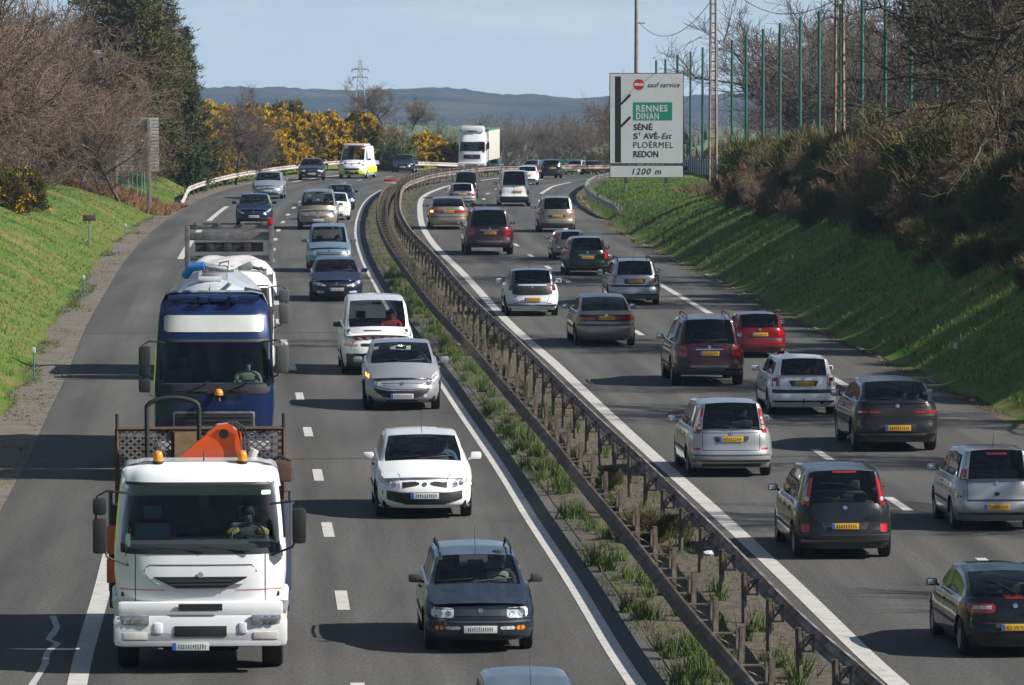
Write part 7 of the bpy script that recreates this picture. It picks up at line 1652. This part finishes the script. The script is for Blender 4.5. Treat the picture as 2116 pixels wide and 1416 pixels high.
for sd, h, w, X, Y, m, lb, gp_ in ((1, 17.5, 4.0, 280, 338, m_pine, 'tallest olive green pine whose top leaves the photo at the upper left', .12), (2, 13.4, 3.0, 332, 345, m_pine, 'olive green pine stepping down right of the tallest one', .18), (3, 9.9, 2.2, 384, 347, m_dkc, 'ragged dark conifer with pointed top against the sky', .22), (4, 6.8, 1.3, 392, 341, m_dkc, 'slim dark conifer nearest the left guardrail', .05), (5, 16.5, 4.0, 215, 348, m_pine, 'olive pine half hidden by bare twigs left of the tallest one', .15)):
    p = at(X, 400, Y); t_, c_ = conifer(sd, h, w, gap=gp_ * .6, dens=1.35); t_.materials.append(m_bark); c_.materials.append(m); plant('conifer', (t_, c_), p.x, Y, 1, 1, lb, 'tree', None)

# ---- grass, weeds and dead bracken
def scatter(n, ylo, yhi, side, omin, omax, power=1.0):
    P = ML if side > 0 else MR; N = MLn if side > 0 else MRn; a, b = iL(P, ylo), iL(P, yhi); t = a + (b - a) * rng.random(n) ** power; i = t.astype(int); f = (t - i)[:, None]
    o_ = (omin + (omax - omin) * rng.random(n))[:, None]; return (P[i] * (1 - f) + P[i + 1] * f) + (N[i] * o_ if side > 0 else -N[i] * o_)
def grass_obj(nm, XY, hmin, hmax, m, wd=(.010, .022), lean=.5, z=None):
    Z = terrain(XY[:, 0], XY[:, 1]) if z is None else z; P = np.column_stack([XY, Z - .02]); n = len(P); V = [blades(P + rng.normal(scale=.03, size=P.shape) * [1, 1, 0], rng.normal(scale=lean, size=P.shape) * [1, 1, 0] + [0, 0, 1.0], rng.uniform(hmin, hmax, n), rng.uniform(*wd, n)) for e in range(2)]
    o = link(nm, tri_mesh(nm, np.concatenate(V)), m); return tag(o, kind='stuff')
m_gr = M('grass_blades', (.072, .120, .026), .9, col2=(.170, .145, .062), scale=.40, lo=.46, hi=.74, spec=.2); m_grd = M('grass_blades_right', (.065, .150, .026), .9, col2=(.13, .15, .045), scale=.6, lo=.45, hi=.7, spec=.2)
grass_obj('grass', scatter(52000, 98, 345, 1, 12.5, 22, 1.25), .05, .17, m_gr, (.015, .035)); grass_obj('grass', scatter(60000, 112, 345, -1, 11.2, 21, 1.2), .06, .22, m_grd, (.015, .04))
XY = scatter(15000, 96, 330, 1, 11.5, 12.6, 1.2); k = np.array([mnoise.noise(Vector((x * .8, y * .12, 2))) for x, y in XY]) + (side_dist(ML, MLn, XY[:, 0], XY[:, 1]) - 12.1) * .9 > .0
grass_obj('grass', XY[k], .04, .16, m_gr, (.012, .03), .8, zs(XY[k][:, 0], XY[k][:, 1]))
XY = scatter(7000, 96, 330, 1, 11.15, 12.4, 1.2); grass_obj('leaf_litter', XY, .02, .06, M('leaf_litter', (.17, .115, .065), .95, col2=(.08, .06, .04), scale=4), (.02, .05), 2.5, zs(XY[:, 0], XY[:, 1]))
XY = scatter(9000, 112, 340, -1, 10.35, 11.3, 1.2); k = np.array([mnoise.noise(Vector((x * .8, y * .12, 7))) for x, y in XY]) > -.15; grass_obj('leaf_litter', XY[k], .02, .10, M('dark_leaf_litter', (.085, .075, .035), .95, col2=(.05, .04, .025), scale=4), (.02, .05), 1.5, zs(XY[k][:, 0], XY[k][:, 1]))
m_weed = M('weed_leaves', (.060, .115, .028), .85, col2=(.13, .14, .045), scale=1.5, spec=.3); m_weedd = M('dry_weeds', (.15, .115, .065), .95, col2=(.11, .085, .05), scale=3)
XY = scatter(26000, 70, 360, 1, -1.9, .1, 1.0); z = zs(XY[:, 0], XY[:, 1]) + .01; k = np.array([mnoise.noise(Vector((x * .9, y * .22, 5))) for x, y in XY]) > -.14
grass_obj('ground_cover', XY[k], .03, .17, m_weed, (.007, .018), .9, z[k])
XY = scatter(15000, 70, 330, 1, -2.0, .3, 1.0); grass_obj('dead_grass', XY, .03, .12, m_weedd, (.008, .02), 1.2, zs(XY[:, 0], XY[:, 1]) + .01)
XY = scatter(12000, 68, 320, 1, -.1, .6, 1.2); k = np.array([mnoise.noise(Vector((x * .7, y * .3, 9))) for x, y in XY]) > -.12; grass_obj('ground_cover', XY[k], .04, .22, m_weed, (.007, .018), .8, zs(XY[k][:, 0], XY[k][:, 1]) + .01)
def tuft(seed, n=44, hh=.42):
    r = np.random.default_rng(seed); P = r.normal(scale=.07, size=(n, 3)) * [1, 1, 0]; return tri_mesh('leaves', np.concatenate([blades(P, r.normal(scale=.30, size=(n, 3)) * [1, 1, 0] + [0, 0, 1], r.uniform(hh * .35, hh, n), r.uniform(.010, .024, n)) for e in range(2)]))
TU = [tuft(s_) for s_ in range(4)] 
for t_ in TU: t_.materials.append(m_weed)
r_ = random.Random(2)
for i in range(230):
    y = 70 + 150 * r_.random() ** 1.3; k = iL(ML, y); o_ = r_.choice([r_.uniform(.0, .5), r_.uniform(-.15, .15) , r_.uniform(-1.5, -.2)]); x = ML[k][0] + MLn[k][0] * o_
    o = bpy.data.objects.new('weed_tuft', TU[i % 4]); COL.objects.link(o); s_ = r_.uniform(.5, 1.25); o.location = (x, y, float(zs(x, y))); o.scale = (s_ * 1.1, s_ * 1.1, s_); o.rotation_euler = (0, 0, r_.uniform(0, 6.28)); tag(o, 'tuft of green weeds growing in the gravel of the median', 'weed', 'weed tufts in the median')
for px, Y, h in ((228, 318, 4.6), (255, 319, 4.4), (190, 318, 4.8)):
    p = at(px, 400, Y); plant('bare_shrub', PT['shrub'][0], p.x, Y, h, 3.0, 'leafless brown shrub behind the green wire fence near the sign back', 'shrub', 'leafless shrubs behind the wire fence', sxy=1.2)
for px, Y, h in ((205, 296, 6.2), (246, 293, 5.6), (170, 297, 6.6)):
    p = at(px, 400, Y); plant('bare_tree', (PT['grey'][0][0], TWL), p.x, Y, h, 10.0, 'thin bare tree whose twigs veil the back of the road sign', 'tree', 'thin bare trees in front of the sign back', sxy=1.25)
for px, py_, h in ((1330, 1120, .85), (1395, 1110, .6), (1262, 1000, .5)):
    p = gp(px, py_); plant('median_bush', BR[0], p.x, p.y, h, 2.6, 'dark green bush growing between the two median rails', 'bush', 'dark green bushes between the median rails', parts=('foliage', 'stems'), sxy=1.2).location.z = p.z
XY = np.column_stack([rng.uniform(-25, -18.6, 5200), rng.uniform(294, 312, 5200)]); grass_obj('dead_bracken', XY, .10, .50, M('dead_bracken', (.24, .125, .055), .95, col2=(.14, .08, .04), scale=1.0), (.03, .07), .8)
XY = scatter(9000, 140, 290, -1, 14.6, 19, 1.0); grass_obj('dead_bracken', XY, .15, .7, M('dark_bracken', (.15, .085, .05), .95, col2=(.08, .05, .03), scale=1.0), (.02, .05), .9)
# ---- woods far off in the valley
n = 1100; Yw = 640 + 2100 * rng.random(n) ** .8; Xw = rng.uniform(-.030, .13, n) * Yw * np.where(rng.random(n) < .6, .25, 1) ; Xw = np.where(rng.random(n) < .25, rng.uniform(-.2, .2, n) * Yw, Xw)
m = 110; hw = rng.uniform(4, 9, n); d = rng.normal(size=(n, m, 3)); d[..., 2] = np.abs(d[..., 2]); d /= np.linalg.norm(d, axis=2)[..., None]; Pw = np.column_stack([Xw, Yw, terrain(Xw, Yw, False)])[:, None, :] + d * (hw[:, None, None] * np.array([.55, .55, 1.0])) * rng.uniform(.6, 1, (n, m, 1))
V = blades(Pw.reshape(-1, 3), (d + [0, 0, .5] + rng.normal(scale=.3, size=d.shape)).reshape(-1, 3), np.repeat(hw, m) * rng.uniform(.10, .25, n * m), np.repeat(hw, m) * rng.uniform(.03, .08, n * m))
o = link('distant_wood', tri_mesh('distant_wood', V), M('distant_twigs', (.115, .085, .068), .95, col2=(.055, .062, .035), scale=.012, lo=.42, hi=.62)); tag(o, kind='stuff')
# ================================================================== air
hm = bpy.data.materials.new('haze'); hm.use_nodes = True; nt = hm.node_tree; nt.nodes.clear()
ho = nt.nodes.new('ShaderNodeOutputMaterial'); pv = nt.nodes.new('ShaderNodeVolumePrincipled'); pv.inputs['Density'].default_value = 0.000095; pv.inputs['Color'].default_value = (.50, .72, 1.0, 1); pv.inputs['Anisotropy'].default_value = .0
nt.links.new(pv.outputs[0], ho.inputs['Volume'])
o = MB().box((0, 2000, 5), (7400, 4960, 80)).obj('haze', hm); tag(o, kind='stuff')
